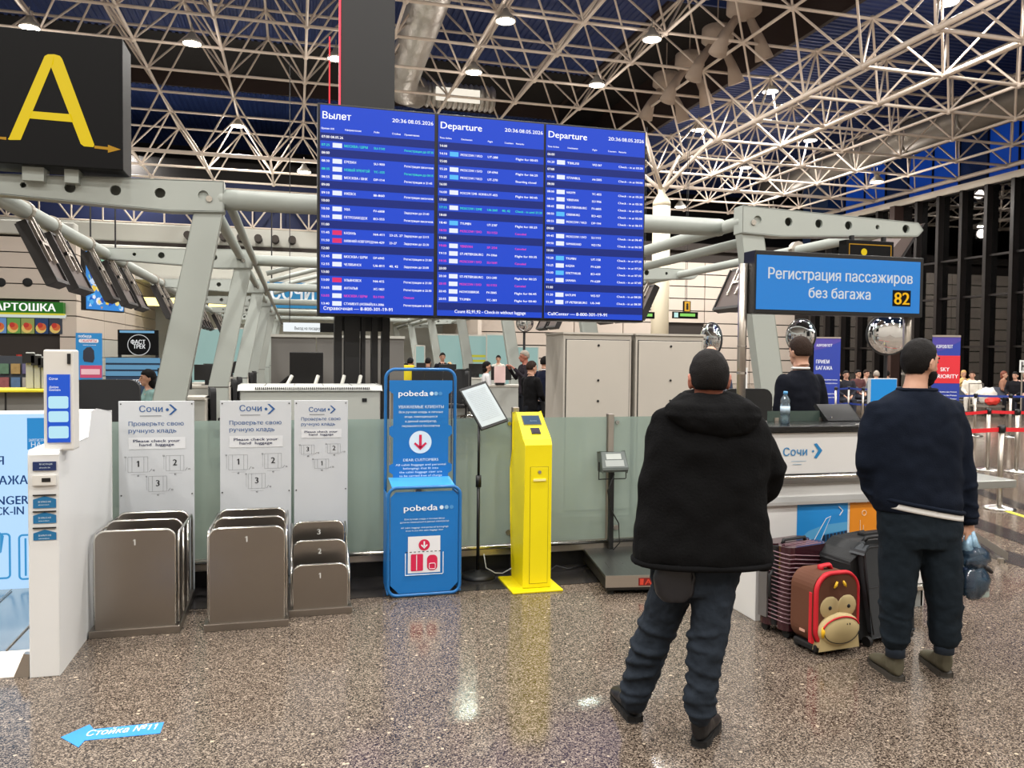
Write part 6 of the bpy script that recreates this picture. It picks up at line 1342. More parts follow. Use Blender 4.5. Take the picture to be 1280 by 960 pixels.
# ---- people of the middle ground and background
def figure(u, v, face, label, top=(24, 26, 32), legs=(26, 28, 34), pose='stand', s=1.0, hair=M_hairk, skin=M_skin, z0=0.0, seat=0.48, arms='down', group=None, long=0.0, shoes=(20, 20, 22), bald=False, vox=0.018, extra=None):
    """face: heading in degrees, 0 = looking away from the camera (+y), clockwise positive"""
    t = thing('person', label, 'person', (u, v, z0), rz=-radians(face), group=group)
    W = mwm(t) @ Matrix.Scale(s, 4)
    sit = pose == 'sit'; hz = seat / s + 0.09 if sit else 0.93
    dz = hz - 0.93
    sh = 1.42 + dz; hd_ = 1.62 + dz
    A_ = {'down': [(0.172, 0, sh - 0.04), (0.225, -0.02, sh - 0.30), (0.215, 0.08, sh - 0.52)], 'fwd': [(0.20, 0, sh - 0.02), (0.25, 0.06, sh - 0.27), (0.16, 0.32, sh - 0.30)],
          'lap': [(0.20, 0, sh - 0.02), (0.26, 0.04, sh - 0.28), (0.10, 0.25, sh - 0.42)], 'up': [(0.20, 0, sh - 0.02), (0.26, 0.10, sh - 0.24), (0.12, 0.30, sh - 0.02)]}[arms]
    body = MB(); body.loft([[Vector((rx * cos(a), ry * sin(a) + y, z)) for a in [2 * pi * k / 14 for k in range(14)]] for z, rx, ry, y in ((hz - 0.06, 0.15, 0.10, 0), (hz + 0.15, 0.13, 0.09, 0), (sh - 0.2, 0.15, 0.10, 0), (sh - 0.02, 0.16, 0.09, 0), (sh + 0.06, 0.06, 0.055, 0), (sh + 0.12, 0.053, 0.053, 0.01))])
    topm = MB(); topm.loft([[Vector((rx * cos(a), ry * sin(a) + y, z)) for a in [2 * pi * k / 16 for k in range(16)]] for z, rx, ry, y in ((hz - 0.07, 0.185, 0.125, 0), (hz + 0.12, 0.165, 0.115, 0), (sh - 0.24, 0.185, 0.125, 0), (sh - 0.08, 0.20, 0.115, 0), (sh + 0.0, 0.15, 0.09, -0.005), (sh + 0.055, 0.075, 0.065, -0.005))])
    leg = MB(); leg.loft([[Vector((rx * cos(a), ry * sin(a), z)) for a in [2 * pi * k / 16 for k in range(16)]] for z, rx, ry in ((hz + 0.08, 0.165, 0.11), (hz - 0.04, 0.175, 0.125), (hz - 0.12, 0.15, 0.115))])
    for m_ in (-1, 1):
        P = [Vector((p[0] * m_, p[1], p[2])) for p in A_]
        body.tube(P, [0.042, 0.036, 0.026], 8); topm.tube([P[0], P[1], P[1].lerp(P[2], 0.9)], [0.066, 0.055, 0.044], 10); topm.ell(P[0], 0.064, nu=10, nv=8)
        dv = (P[2] - P[1]).normalized(); hand(frame(P[2], dv, up=Vector((0, 0, 1)) if abs(dv.z) < 0.9 else Vector((0, 1, 0)), s=0.92), 0.5, -m_, body)
        if sit: L_ = [Vector((m_ * 0.09, 0.02, hz - 0.05)), Vector((m_ * 0.12, 0.43, hz - 0.05)), Vector((m_ * 0.12, 0.43, 0.10))]
        else: L_ = [Vector((m_ * 0.09, 0, hz - 0.06)), Vector((m_ * 0.10, 0.02, 0.50)), Vector((m_ * 0.11, -0.01, 0.08))]
        body.tube(L_, [0.075, 0.05, 0.035], 8); leg.tube(L_, [0.098, 0.070, 0.055], 10)
        f_ = L_[2]; sh_ = MB().tube([f_ + Vector((0, -0.04, -0.04)), f_ + Vector((0, 0.08, -0.045)), f_ + Vector((0, 0.19, -0.06))], [0.042, 0.045, 0.028], 10); sh_.xf(W); obj('shoe', sh_, mat('shoe_%d_%d_%d' % shoes, shoes, 0.5), t, smooth=True)
    obj('body', body.xf(W), skin, t, smooth=True, mods=[('REMESH', 0.012)])
    obj('top', topm.xf(W), mat('cloth_%d_%d_%d' % top, top, 0.9, spec=0.15, bump=(20, 0.4, 0.01)), t, smooth=True, mods=[('REMESH', vox), ('SMOOTH', 3), ('FOLDS', 0.1, 0.02)])
    obj('trousers', leg.xf(W), mat('cloth_%d_%d_%d' % legs, legs, 0.9, spec=0.15, bump=(20, 0.4, 0.01)), t, smooth=True, mods=[('REMESH', vox), ('SMOOTH', 2)])
    head(t, W @ Matrix.Translation((0, 0.012, hd_)), skin, hair, vox=0.010, bald=bald, long=long, vol=1.10, neck=0.12)
    if extra: extra(t, W, sh)
    return t
def collar(t, W, sh): obj('shirt_collar', MB().tube([(0.07 * cos(a), 0.065 * sin(a), sh + 0.07) for a in [2 * pi * k / 14 for k in range(14)]], 0.010, 6, closed=True).xf(W), mat('white_cotton', (222, 222, 220), 0.8), t, smooth=True)
def at(px, D): q = PD(px, 450, D); return q.x, q.y
hdg = 15
figure(*at(1001, 7.3), -5, 'young man in dark navy suit standing with his back turned behind the counter', (14, 17, 26), (18, 20, 28), s=1.09, hair=M_hairb, arms='down', extra=collar, vox=0.014)
figure(*at(888, 9.2), 195, 'bald older man whose head shows above the hooded man', (60, 70, 90), s=1.06, bald=True)
gy = mat('grey_hair', (150, 140, 128), 0.6)
figure(*at(664, 14.6), 70, 'person in black suit seated on a black chair left of the steel cabinets', (16, 16, 18), pose='sit', seat=0.72, hair=M_hairb, arms='lap')
figure(*at(681, 15.6), 60, 'young man in navy suit and white shirt at the left edge of the steel cabinets', (22, 26, 44), s=0.98, arms='fwd', extra=collar)
figure(*at(656, 17.4), 265, 'grey-haired older man in dark jacket behind the seated person in black', (40, 36, 42), s=1.05, hair=gy, skin=M_skinr, arms='up')
figure(*at(608, 18.6), 95, 'woman in white shirt and black vest seated at a desk', (196, 196, 198), pose='sit', seat=0.68, arms='fwd', long=0.7)
figure(*at(623, 28), 200, 'distant person in white shirt behind the bright teal glass', (205, 200, 190), s=1.0, arms='down')
figure(*at(553, 24), 180, 'distant dark-haired person in black in front of the pale teal glass wall', (20, 20, 26), s=1.03)
figure(*at(535, 23), 30, 'distant person in black bending between two white columns', (18, 18, 22), pose='sit', seat=0.74)
figure(*at(513, 22), 30, 'distant person in black jacket by the yellow chair', (20, 20, 24), pose='sit', seat=0.74)
figure(*at(562, 25.5), 200, 'distant blonde woman seated low beside the dark-haired person', (40, 40, 46), pose='sit', seat=0.6, hair=mat('fair_hair', (190, 150, 90), 0.6), long=1.0)
figure(*at(186, 11.5), 255, 'dark-haired woman in teal seated at a desk left of the nearest column', (120, 150, 146), pose='sit', seat=0.56, arms='fwd', long=0.8)
# waiting travellers on the right
w1 = [(1046, 24.5, 160, (190, 170, 140), 'blonde traveller in cream beside the blue baggage banner', mat('fair_hair', (190, 150, 90), 0.6)), (1058, 24, 200, (44, 44, 50), 'traveller in dark hooded coat seated right of the blue baggage banner', M_hairk),
      (1073, 26, 180, (90, 60, 60), 'traveller in dark red seated in the middle of the left waiting group', M_hairk), (1083, 26.5, 170, (170, 150, 140), 'traveller in beige seated in the left waiting group', M_hairb),
      (1096, 24.5, 30, (120, 126, 130), 'traveller in grey jacket seated with back turned, left of the convex mirror pole', gy), (1109, 25, 40, (60, 64, 74), 'traveller in dark grey behind the blue monitor', M_hairk)]
for px, D, f_, c_, lb, hr in w1: figure(*at(px, D), f_, lb, c_, (50, 52, 60), pose='sit', hair=hr, arms='lap')
w2 = [(1216, 26.0, 230, (214, 208, 196), (206, 200, 190), 'woman in white coat and trousers seated at the right', M_hairb, 'lap'), (1205, 28.5, 200, (200, 170, 110), (60, 60, 60), 'blonde woman behind the woman in white', mat('fair_hair', (190, 150, 90), 0.6), 'up'),
      (1255, 27.0, 150, (150, 110, 90), (40, 40, 44), 'red-haired woman seated near the right edge', mat('auburn_hair', (110, 52, 30), 0.6), 'lap'), (1270, 25.5, 250, (24, 24, 28), (24, 24, 28), 'person in black with a cap seated at the right edge', M_hairk, 'lap'),
      (1283, 26.5, 250, (180, 150, 140), (50, 50, 60), 'person in light clothes cut by the right edge', gy, 'lap')]
for px, D, f_, c_, l_, lb, hr, ar_ in w2: figure(*at(px, D), f_, lb, c_, l_, pose='sit', hair=hr, arms=ar_, long=0.7 if hr is not gy else 0)

# ================================================================== seats, stanchions, banners on the right
M_seat = mat('waiting_seat_grey', (96, 100, 112), 0.5, 0.3)
def bench(px, D, n, face, label):
    q = PD(px, 450, D); t = thing('waiting_bench', label, 'bench', (q.x, q.y, 0), rz=-radians(face), group='rows of waiting seats')
    obj('beam', MB().box((-n * 0.3, -0.04, 0.32), (n * 0.3, 0.04, 0.38)), M_steel, t, world=False)
    for k in range(n):
        x = (k - (n - 1) / 2) * 0.6
        obj('seat', MB().box((x - 0.25, -0.22, 0.40), (x + 0.25, 0.25, 0.44)), M_seat, t, world=False, bevel=0.01); obj('backrest', MB().box((x - 0.25, -0.28, 0.48), (x + 0.25, -0.24, 0.85)), M_seat, t, world=False, bevel=0.01)
    for s_ in (-1, 1): obj('leg', MB().tube([(s_ * (n * 0.3 - 0.2), -0.25, 0.01), (s_ * (n * 0.3 - 0.2), 0, 0.33), (s_ * (n * 0.3 - 0.2), 0.25, 0.01)], 0.025, 8), M_steel, t, world=False)
bench(1075, 25.6, 7, 180, 'long row of grey waiting seats behind the blue belts'); bench(1245, 26.6, 6, 195, 'row of grey waiting seats at the right edge')
M_belt_r = mat('red_belt', (214, 30, 40), 0.6); M_belt_b = mat('blue_belt', (36, 60, 140), 0.6)
def post(p, label, group): 
    t = thing('queue_post', label, 'post', (p.x, p.y, 0), group=group)
    obj('base', MB().lathe([(0.17, 0), (0.175, 0.01), (0.14, 0.028), (0.04, 0.045), (0.032, 0.05)], n=24), M_steelb, t, world=False, smooth=True)
    obj('pole', MB().cyl((0, 0, 0.04), (0, 0, 0.90), 0.030, n=14), M_steel, t, world=False, smooth=True)
    obj('belt_head', MB().cyl((0, 0, 0.88), (0, 0, 0.97), 0.036, n=14), M_black, t, world=False, smooth=True)
    obj('belt_outlet', MB().box((-0.042, -0.02, 0.895), (0.042, 0.02, 0.955)), M_black, t, world=False)
    return t
def belt(a, b, m, label, z=0.92):
    d = Vector((b.x - a.x, b.y - a.y, 0)); n = Vector((-d.y, d.x, 0)).normalized() * 0.002; L_ = d.length; k = 8; vs = []; fs = []
    for i in range(k + 1):
        p = Vector((a.x, a.y, 0)) + d * (i / k); sag = -0.012 * L_ * 4 * (i / k) * (1 - i / k)
        for s_ in (-1, 1):
            for z_ in (-0.024, 0.024): vs.append(p + n * s_ + Vector((0, 0, z + z_ + sag)))
    for i in range(k):
        o = 4 * i
        fs += [(o, o + 1, o + 5, o + 4), (o + 3, o + 2, o + 6, o + 7), (o + 1, o + 3, o + 7, o + 5), (o + 2, o, o + 4, o + 6)]
    tag(obj('queue_belt', MB().add(vs, fs), m), label, 'belt')
pA, pB, pC = G(1249, 636), G(1234, 588), G(1270, 590)
pD = G(1120, 642) ; pE = G(1330, 632); pF = G(1150, 596)
post(pA, 'nearest steel queue post with black head, right of the steel table', 'steel queue posts'); post(pB, 'second row steel queue post left of the nearest one', 'steel queue posts'); post(pC, 'second row steel queue post right of the nearest one', 'steel queue posts')
belt(pF, pB, M_belt_r, 'farther red belt running behind the man in navy'); belt(pB, pC, M_belt_r, 'short red belt between the two second row posts'); belt(pC, G(1330, 586), M_belt_r, 'red belt leaving the view at the right edge, farther one')
belt(pD, pA, M_belt_r, 'nearer red belt running behind the man in navy to the front post'); belt(pA, pE, M_belt_r, 'nearer red belt from the front post to the right edge')
bp_ = [G(1218, 545), G(1262, 546), G(1300, 545), G(1178, 545)]
for q, lb in zip(bp_[:2], ('far steel post of the blue belt, left one', 'far steel post of the blue belt, right one')): post(q, lb, 'far steel posts with blue belts')
belt(bp_[3], bp_[0], M_belt_b, 'blue belt right of the man in navy'); belt(bp_[0], bp_[1], M_belt_b, 'blue belt in front of the seated woman in white'); belt(bp_[1], bp_[2], M_belt_b, 'blue belt at the right edge')
bq = [G(1044, 528), G(1060, 526), G(1078, 529), G(1098, 527), G(1120, 529)]
for k, q in enumerate(bq): post(q, ['first', 'second', 'third', 'fourth', 'fifth'][k] + ' far post of the queue maze, counted from the blue banner', 'far queue maze posts')
for k in range(4):
    for z, n_ in ((0.92, 'upper'), (0.5, 'lower')): belt(bq[k], bq[k + 1], M_belt_b, '%s blue belt in %s gap of the far queue maze' % (n_, ['first', 'second', 'third', 'fourth'][k]), z)

M_ban = flat((34, 56, 150)); M_banr = flat((206, 40, 52))
def banner(px0, px1, y0, D, label, lines, red=None):
    a, b = PD(px0, y0, D), PD(px1, y0, D); t = thing('roll_up_banner', label, 'banner', ((a.x + b.x) / 2, (a.y + b.y) / 2, 0))
    ax = (b - a); ax.z = 0; W = ax.length; ax.normalize(); n = Vector((ax.y, -ax.x, 0)); zt = a.z
    A0 = Vector((a.x, a.y, 0))
    def pl(x0, z0, x1, z1, off, th=0.01): 
        P = [A0 + ax * x + Vector((0, 0, z)) + n * off for x, z in rect(x0, z0, x1, z1)]
        return MB().add(P + [p - n * th for p in P], [(0, 1, 2, 3), (7, 6, 5, 4), (0, 4, 5, 1), (1, 5, 6, 2), (2, 6, 7, 3), (3, 7, 4, 0)])
    sh_ = obj('sheet', pl(0, 0.06, W, zt, 0), M_ban, t); obj('base', pl(-0.02, 0, W + 0.02, 0.07, 0.08, 0.18), M_steel, t); obj('top_bar', pl(0, zt - 0.02, W, zt + 0.02, 0.012, 0.03), M_steel, t)
    obj('pole', MB().cyl(A0 + ax * W / 2 - n * 0.05 + Vector((0, 0, 0.03)), A0 + ax * W / 2 - n * 0.03 + Vector((0, 0, zt)), 0.012, n=6), M_steel, t)
    obj('header_swoosh', sheet(MB(), A0 + n * 0.003, ax, Z, [(0, zt - 0.36), (W * 0.4, zt - 0.30), (W, zt - 0.10), (W, zt), (0, zt)]), flat((70, 60, 150)), sh_)
    if red: obj('red_field', pl(0, red[0], W, red[1], 0.004, 0.003), M_banr, t)
    letters('lettering', [(s, W * x, z, h, W * w_) for s, x, z, h, w_ in lines], A0 + n * 0.008, ax, Z, M_pw, sh_, bold=0.01)
banner(1018, 1051, 422, 23.0, 'blue roll-up banner about baggage check-in, behind the man in suit', [('АЭРОФЛОТ', 0.08, 2.08, 0.07, 0.6), ('ПРИЕМ', 0.08, 1.60, 0.10, 0.5), ('БАГАЖА', 0.08, 1.42, 0.10, 0.62)] + [('Регистрация пассажиров и багажа', 0.1, 1.12 - 0.1 * k, 0.035, 0.8) for k in (0, 1, 4, 5)] + [('10', 0.1, 0.35, 0.09, 0.2)])
banner(1166, 1201, 420, 17.5, 'blue and red priority banner right behind the head of the man in navy', [('АЭРОФЛОТ', 0.12, 1.98, 0.07, 0.6), ('SKY', 0.3, 1.34 + 0.14, 0.085, 0.32), ('PRIORITY', 0.1, 1.33, 0.085, 0.84)] + [('Business class, Premium', 0.3, 1.02 - 0.075 * k, 0.03, 0.6) for k in (0, 1, 2, 4)], red=(1.22, 1.82))

# convex mirrors on poles
M_mir = mat('mirror', (235, 238, 242), 0.02, 1.0); M_mrim = mat('mirror_rim', (40, 42, 46), 0.4)
def mirror(px, py, D, r, yaw_, label, pole=True):
    c = PD(px, py, D); t = thing('convex_mirror', label, 'mirror', (c.x, c.y, c.z), rz=radians(yaw_))
    prof = [(0.0001, r * 0.36)] + [(r * sin(a), r * 0.36 * cos(a)) for a in (0.3, 0.6, 0.9, 1.2, 1.5)]
    M_ = Matrix.Rotation(radians(90), 4, 'X')
    obj('dome', MB().lathe(prof, n=32).xf(M_), M_mir, t, world=False, smooth=True)
    obj('rim', MB().tube([(r * cos(a), 0.0, r * sin(a)) for a in [2 * pi * k / 32 for k in range(32)]], r * 0.04, 8, closed=True), M_mrim, t, world=False, smooth=True)
    if pole: obj('pole', MB().cyl((0, 0.10, -c.z), (0, 0.10, r * 0.5), 0.03, n=8), M_mrim, t, world=False)
    else: obj('bracket', MB().cyl((0, 0.02, 0), (0, 0.3, 0), 0.02, n=8), M_mrim, t, world=False)
mirror(1110, 418, 13.5, 0.34, -25, 'large round convex mirror under the blue counter sign'); mirror(1001, 420, 13.0, 0.27, -68, 'convex mirror seen nearly edge-on above the man in suit'); mirror(656, 404, 19, 0.20, -10, 'small convex mirror left of the steel cabinets')
mirror(889, 425, 14, 0.3, -82, 'convex mirror seen edge-on above the hooded man')

# cream round column carrying the frame
c = PD(824, 447, 37); t = thing('round_column', 'cream round column between departure board and right portal frame', 'column', (c.x, c.y, 0))
M_colc = mat('cream_column', (232, 222, 196), 0.5)
obj('shaft', MB().cyl((0, 0, 0), (0, 0, 8.6), 0.40, n=28), M_colc, t, world=False, smooth=True); obj('cone', MB().lathe([(0.40, 8.6), (0.40, 8.8), (0.16, 9.2), (0.16, 9.4)], n=24), M_colc, t, world=False, smooth=True)
for i in (-1, 1):
    for j in (-1, 1): obj('strut', MB().cyl((0, 0, 9.3), (i * 1.6, j * 1.6, ZB), 0.09, n=10), M_roof, t, world=False, smooth=True)
for k in range(2): obj('ring', MB().cyl((0, 0, 2.2 + 3.1 * k), (0, 0, 2.25 + 3.1 * k), 0.41, n=28), M_colc, t, world=False, smooth=True)
# exit signs
def exitsign(px, py, D, w_, label):
    c = PD(px, py, D); t = thing('exit_sign', label, 'sign', (c.x, c.y, c.z)); 
    obj('box', MB().box((-w_ / 2, 0, -0.14), (w_ / 2, 0.1, 0.14)), M_signblk, t, world=False)
    obj('green_strip', MB().box((-w_ * 0.22, -0.01, -0.05), (w_ * 0.38, 0, 0.07)), flat((150, 230, 110), 0.9), t, world=False); obj('pictogram', MB().box((-w_ * 0.46, -0.01, -0.10), (-w_ * 0.30, 0, 0.10)), flat((200, 240, 235), 1.0), t, world=False)
    obj('hanger', MB().cyl((0, 0.05, 0.14), (0, 0.05, ZB - c.z), 0.012, n=6), M_mast, t, world=False)
exitsign(857, 394, 34, 1.15, 'green lit exit sign right of the cream column'); exitsign(806, 394, 34, 0.9, 'green lit exit sign at the lower right corner of the departure board')
c = PD(859, 383, 33.5); t = thing('pictogram_sign', 'small yellow lit pictogram sign above the exit sign', 'sign', (c.x, c.y, c.z)); obj('box', MB().box((-0.16, 0, -0.22), (0.16, 0.08, 0.22)), M_signblk, t, world=False); obj('face', MB().box((-0.12, -0.01, -0.2), (0.12, 0, 0.2)), flat((240, 180, 60), 0.9), t, world=False); obj('figure', MB().cyl((0, -0.02, 0.08), (0, -0.01, 0.08), 0.05, n=10).box((-0.05, -0.02, -0.14), (0.05, -0.01, 0.04)), flat((40, 36, 20)), t, world=False); obj('hanger', MB().cyl((0, 0.05, 0.2), (0, 0.05, ZB - c.z), 0.012, n=6), M_mast, t, world=False)
# dark tilted wedge panel at the end of the right arm
a = PV(1108, 322, 9.8); b = PV(1140, 283, 9.8); c = PV(1155, 280, 9.8); d = PV(1128, 322, 9.8)
t = thing('hanging_display', 'dark slanted display at the tip of the right arm', 'display', (b.x, 9.8, a.z), group='dark displays hanging over the right island')
obj('panel', MB().prism([(a.x, a.z), (b.x, b.z), (c.x, c.z), (d.x, d.z)], 9.8, 10.5, 'xz'), M_disp, t, bevel=0.01); obj('bezel', MB().prism([(d.x - 0.03, d.z), (c.x - 0.03, c.z), (c.x, c.z + 0.01), (d.x, d.z)], 9.78, 10.52, 'xz'), M_dispd, t)
obj('bracket', MB().cyl((b.x - 0.2, 9.9, b.z), (b.x, 9.9, b.z - 0.05), 0.02, n=6), M_steel, t)

# ================================================================== left background: shop, banners, screens
vS = 32.0
sp = room('wall_shop', (-12, vS, 0)); xr = PV(96, 440, vS).x; zz_ = [PV(60, y, vS).z for y in (512, 470, 448, 414, 402, 376, 358, 341, 325, 309)]
obj('joint_backing', MB().box((-22, vS + 0.12, 0), (xr - 0.05, vS + 0.3, 6.1)), M_groove, sp)
hz_ = [0.0, 0.75, 1.5, 2.25, 3.0, 3.55, 4.1, 4.65, 5.2, 5.75]
for k in range(9):
    for j in range(5):
        x1 = xr - 2.9 * j; 
        if 1 <= k <= 4 and j > 0 and False: continue
        if k < 5 and (j > 0): continue
        w_ = 0.55 if k < 5 else 2.9
        obj('wall_panel', MB().box((x1 - w_ + 0.01, vS, hz_[k] + 0.02), (x1, vS + 0.14, hz_[k + 1] - 0.02)), M_beige, sp)
for k in range(9):
    for j in range(4): obj('wall_panel', MB().box((xr - 0.12, vS + 0.15 + 4.2 * j, hz_[k] + 0.02), (xr, vS + 4.3 + 4.2 * j, hz_[k + 1] - 0.02)), M_beige if k > 2 else M_fascia, sp)
for j in range(3): obj('bulkhead_light', MB().lathe([(0.16, 0), (0.15, 0.05), (0.08, 0.07)], n=14).xf(Matrix.Translation((PV(1 + 33.5 * j, 353, vS).x, vS - 0.0, PV(1 + 33.5 * j, 353, vS).z)) @ Matrix.Rotation(radians(90), 4, 'X')), M_hole, sp)
obj('upper_ledge', MB().box((-22, vS - 0.2, 5.8), (xr, vS + 0.4, 6.3)), M_fascia, sp, bevel=0.05)
t = thing('food_shop', 'fast food counter under a green sign with picture menu, far left', 'shop', (-11, vS, 0))
a, b = PV(-60, 378, vS - 0.3), PV(79, 392, vS - 0.3); xs = b.x
g_ = obj('green_sign', MB().box((a.x, vS - 0.3, PV(79, 392, vS - 0.3).z), (xs, vS, PV(79, 378, vS - 0.3).z)), flat((40, 130, 36), 0.55), t)
letters('lettering', [('КРОШКА КАРТОШКА', PV(73, 390, vS).x, PV(73, 389.5, vS - 0.3).z, 0.26, 3.9, 'r')], (0, vS - 0.32, 0), X, Z, flat((255, 255, 250), 1.0), g_, bold=0.03)
obj('yellow_line', MB().box((a.x, vS - 0.31, b.z - 0.06), (xs, vS, b.z)), flat((230, 220, 60), 0.7), t)
obj('back_wall', MB().box((a.x, vS + 1.5, 0), (xs, vS + 1.6, 3.0)), mat('shop_dark', (50, 46, 44), 0.7), t)
zt, zb = PV(40, 398, vS).z, PV(40, 417, vS).z
for k in range(7):
    x0 = PV(62 - 17.5 * k, 410, vS).x; x1 = PV(78 - 17.5 * k, 410, vS).x
    m_ = obj('menu_picture', MB().box((x0, vS - 0.05, zb), (x1, vS, zt)), flat([(60, 66, 76), (46, 70, 110), (150, 160, 90), (110, 160, 80), (110, 150, 200), (150, 160, 90), (110, 160, 80)][k], 0.7), t)
    for i_, (dx, dz, r_, cc) in enumerate(((0.45, 0.35, 0.17, (236, 200, 110)), (0.55, 0.45, 0.13, (220, 110, 60)), (0.4, 0.55, 0.09, (200, 60, 50)))): obj('dish', sheet(MB(), (x0, vS - 0.055 - 0.004 * i_, zb), X, Z, circ((x1 - x0) * dx, (zt - zb) * dz, r_, 12)), flat(cc, 0.7), m_)
obj('lit_canopy', MB().box((a.x, vS - 0.1, zt + 0.03), (xs, vS + 0.3, zt + 0.16)), flat((220, 230, 225), 0.8), t)
obj('serving_counter', MB().box((a.x, vS - 0.6, 0), (xs, vS, 1.05)), mat('shop_counter', (70, 66, 62), 0.4), t)
obj('counter_top', MB().box((a.x, vS - 0.65, 1.05), (xs, vS, 1.12)), M_steelb, t)
for k in range(9): obj('dispenser', MB().cyl((xs - 0.5 - 0.45 * k, vS - 0.3, 1.12), (xs - 0.5 - 0.45 * k, vS - 0.3, 1.45 + 0.08 * (k % 3)), 0.09, n=10), [M_steelb, M_white, mat('sauce_red', (180, 50, 40), 0.4)][k % 3], t)
# yellow desk and cash desk column in front of it
q = PV(60, 487, 13); t = thing('yellow_desk', 'yellow-topped grey service desk at the far left edge', 'desk', (q.x - 1, 13, 0))
obj('top', MB().box((q.x - 2.4, 13, q.z - 0.04), (q.x, 13.8, q.z)), mat('yellow_top', (222, 204, 40), 0.4), t, bevel=0.01)
obj('carcass', MB().box((q.x - 2.4, 13.15, 0), (q.x - 0.1, 13.75, q.z - 0.04)), mat('desk_grey', (120, 120, 116), 0.5), t); 
for k in range(3): obj('panel_seam', MB().box((q.x - 0.7 * k - 0.6, 13.14, 0), (q.x - 0.7 * k - 0.58, 13.16, q.z - 0.05)), M_black, t)
for k, (px, py, w_) in enumerate(((18, 440, 0.10), (28, 443, 0.08), (38, 446, 0.09))):
    c = PV(px, py, 12.6 + 0.1); t = thing('desk_terminal', ['tall pale terminal on the yellow desk, left one', 'pale terminal on the yellow desk, middle one', 'pale terminal on the yellow desk, right one with black hood'][k], 'terminal', (c.x, 13.4, q.z))
    obj('post', MB().box((c.x - w_ / 2, 13.35, q.z), (c.x + w_ / 2, 13.45, c.z)), M_cab, t, bevel=0.01); obj('head', MB().box((c.x - w_ * 0.8, 13.30, c.z - 0.16), (c.x + w_ * 0.8, 13.34, c.z - 0.02)), M_black, t)
# standing stripes of magazines between shop and kiosk
t = thing('magazine_rack', 'colourful rack behind the yellow desk at the left edge', 'rack', (PV(25, 480, 18).x, 18, 0)); c0 = PV(0, 445, 18); c1 = PV(56, 480, 18)
obj('frame', MB().box((c0.x - 1, 18.05, 0), (c1.x, 18.4, c0.z)), mat('rack_dark', (50, 56, 64), 0.5), t)
for r_ in range(4):
    for k in range(9):
        cc = [(190, 60, 60), (60, 120, 190), (220, 210, 190), (70, 140, 90), (230, 170, 60), (90, 80, 150)][(k * 5 + r_ * 3) % 6]
        x = c1.x - 0.12 - 0.2 * k; z = c0.z - 0.25 - 0.27 * r_; obj('magazine', MB().box((x - 0.08, 18.0, z - 0.1), (x + 0.08, 18.04, z + 0.1)), mat('cover_%d' % ((k * 5 + r_ * 3) % 6), tuple(int(90 + 0.45 * (q_ - 90)) for q_ in cc), 0.5, noise=(12, 0.4)), t)
# blue baggage size banner
v = 18.0; a, b = PV(94.5, 416, v), PV(127.5, 474, v); t = thing('size_banner', 'tall blue banner with a black bag and pink notice, left of the black track sign', 'banner', ((a.x + b.x) / 2, v, 0)); W = b.x - a.x; Hh = a.z - b.z
bn = obj('panel', MB().box((a.x, v, b.z - 0.9), (b.x, v + 0.05, a.z)), mat('teal_blue_banner', (30, 120, 180), 0.4, em=0.25, emcol=(30, 120, 180)), t); obj('foot', MB().box((a.x, v - 0.15, 0), (b.x, v + 0.2, 0.04)), M_steel, t); obj('stem', MB().box(((a.x + b.x) / 2 - 0.03, v + 0.05, 0.03), ((a.x + b.x) / 2 + 0.03, v + 0.08, b.z)), M_steel, t)
o_ = (a.x, v - 0.004, b.z); letters('lettering', [('победа', W * 0.1, Hh * 0.90, 0.06, W * 0.5), ('правила перевозки', W * 0.28, Hh * 0.73, 0.02, W * 0.5)], o_, X, Z, M_pw, bn, bold=0.02)
obj('white_label', sheet(MB(), o_, X, Z, rrect(W * 0.12, Hh * 0.79, W * 0.88, Hh * 0.87, 0.03)), M_pw, bn); letters('lettering', [('ГАБАРИТЫ', W * 0.2, Hh * 0.805, 0.05, W * 0.6)], (a.x, v - 0.007, b.z), X, Z, M_crim, bn, bold=0.02)
obj('bag_picture', sheet(MB(), o_, X, Z, [(W * x, Hh * z) for x, z in ((0.32, 0.38), (0.66, 0.36), (0.72, 0.45), (0.70, 0.62), (0.58, 0.70), (0.42, 0.69), (0.29, 0.62), (0.27, 0.45))]), flat((38, 42, 58)), bn)
pk = obj('pink_notice', sheet(MB(), o_, X, Z, rect(W * 0.16, Hh * 0.03, W * 1.0, Hh * 0.30)), flat((196, 70, 110)), bn); obj('notice_text_field', sheet(MB(), (a.x, v - 0.007, b.z), X, Z, rect(W * 0.2, Hh * 0.10, W * 0.92, Hh * 0.22)), flat((232, 190, 200)), bn)
# black fast track screen and blue counters under it
v = 24.0; a, b = PV(147, 412, v), PV(198, 444, v); t = thing('fast_track_sign', 'wide black sign reading fast track in a ring, behind the nearest column', 'sign', ((a.x + b.x) / 2, v, 0)); W = b.x - a.x; Hh = a.z - b.z
pn = obj('panel', MB().box((a.x, v, b.z), (b.x, v + 0.1, a.z)), M_signblk, t); obj('leg', MB().box((a.x, v + 0.02, 0), (a.x + 0.08, v + 0.1, b.z)).box((b.x - 0.08, v + 0.02, 0), (b.x, v + 0.1, b.z)), M_mast, t)
o_ = (a.x, v - 0.004, b.z); obj('light_line', sheet(MB(), o_, X, Z, rect(0.05, Hh * 0.88, W - 0.1, Hh * 0.97)), flat((130, 190, 230), 0.7), pn)
obj('ring', MB().tube([(a.x + W * 0.52 + 0.28 * cos(r_), v - 0.01, b.z + Hh * 0.40 + 0.28 * sin(r_)) for r_ in [2 * pi * k / 28 for k in range(28)]], 0.010, 6, closed=True), flat((220, 220, 220), 0.7), pn)
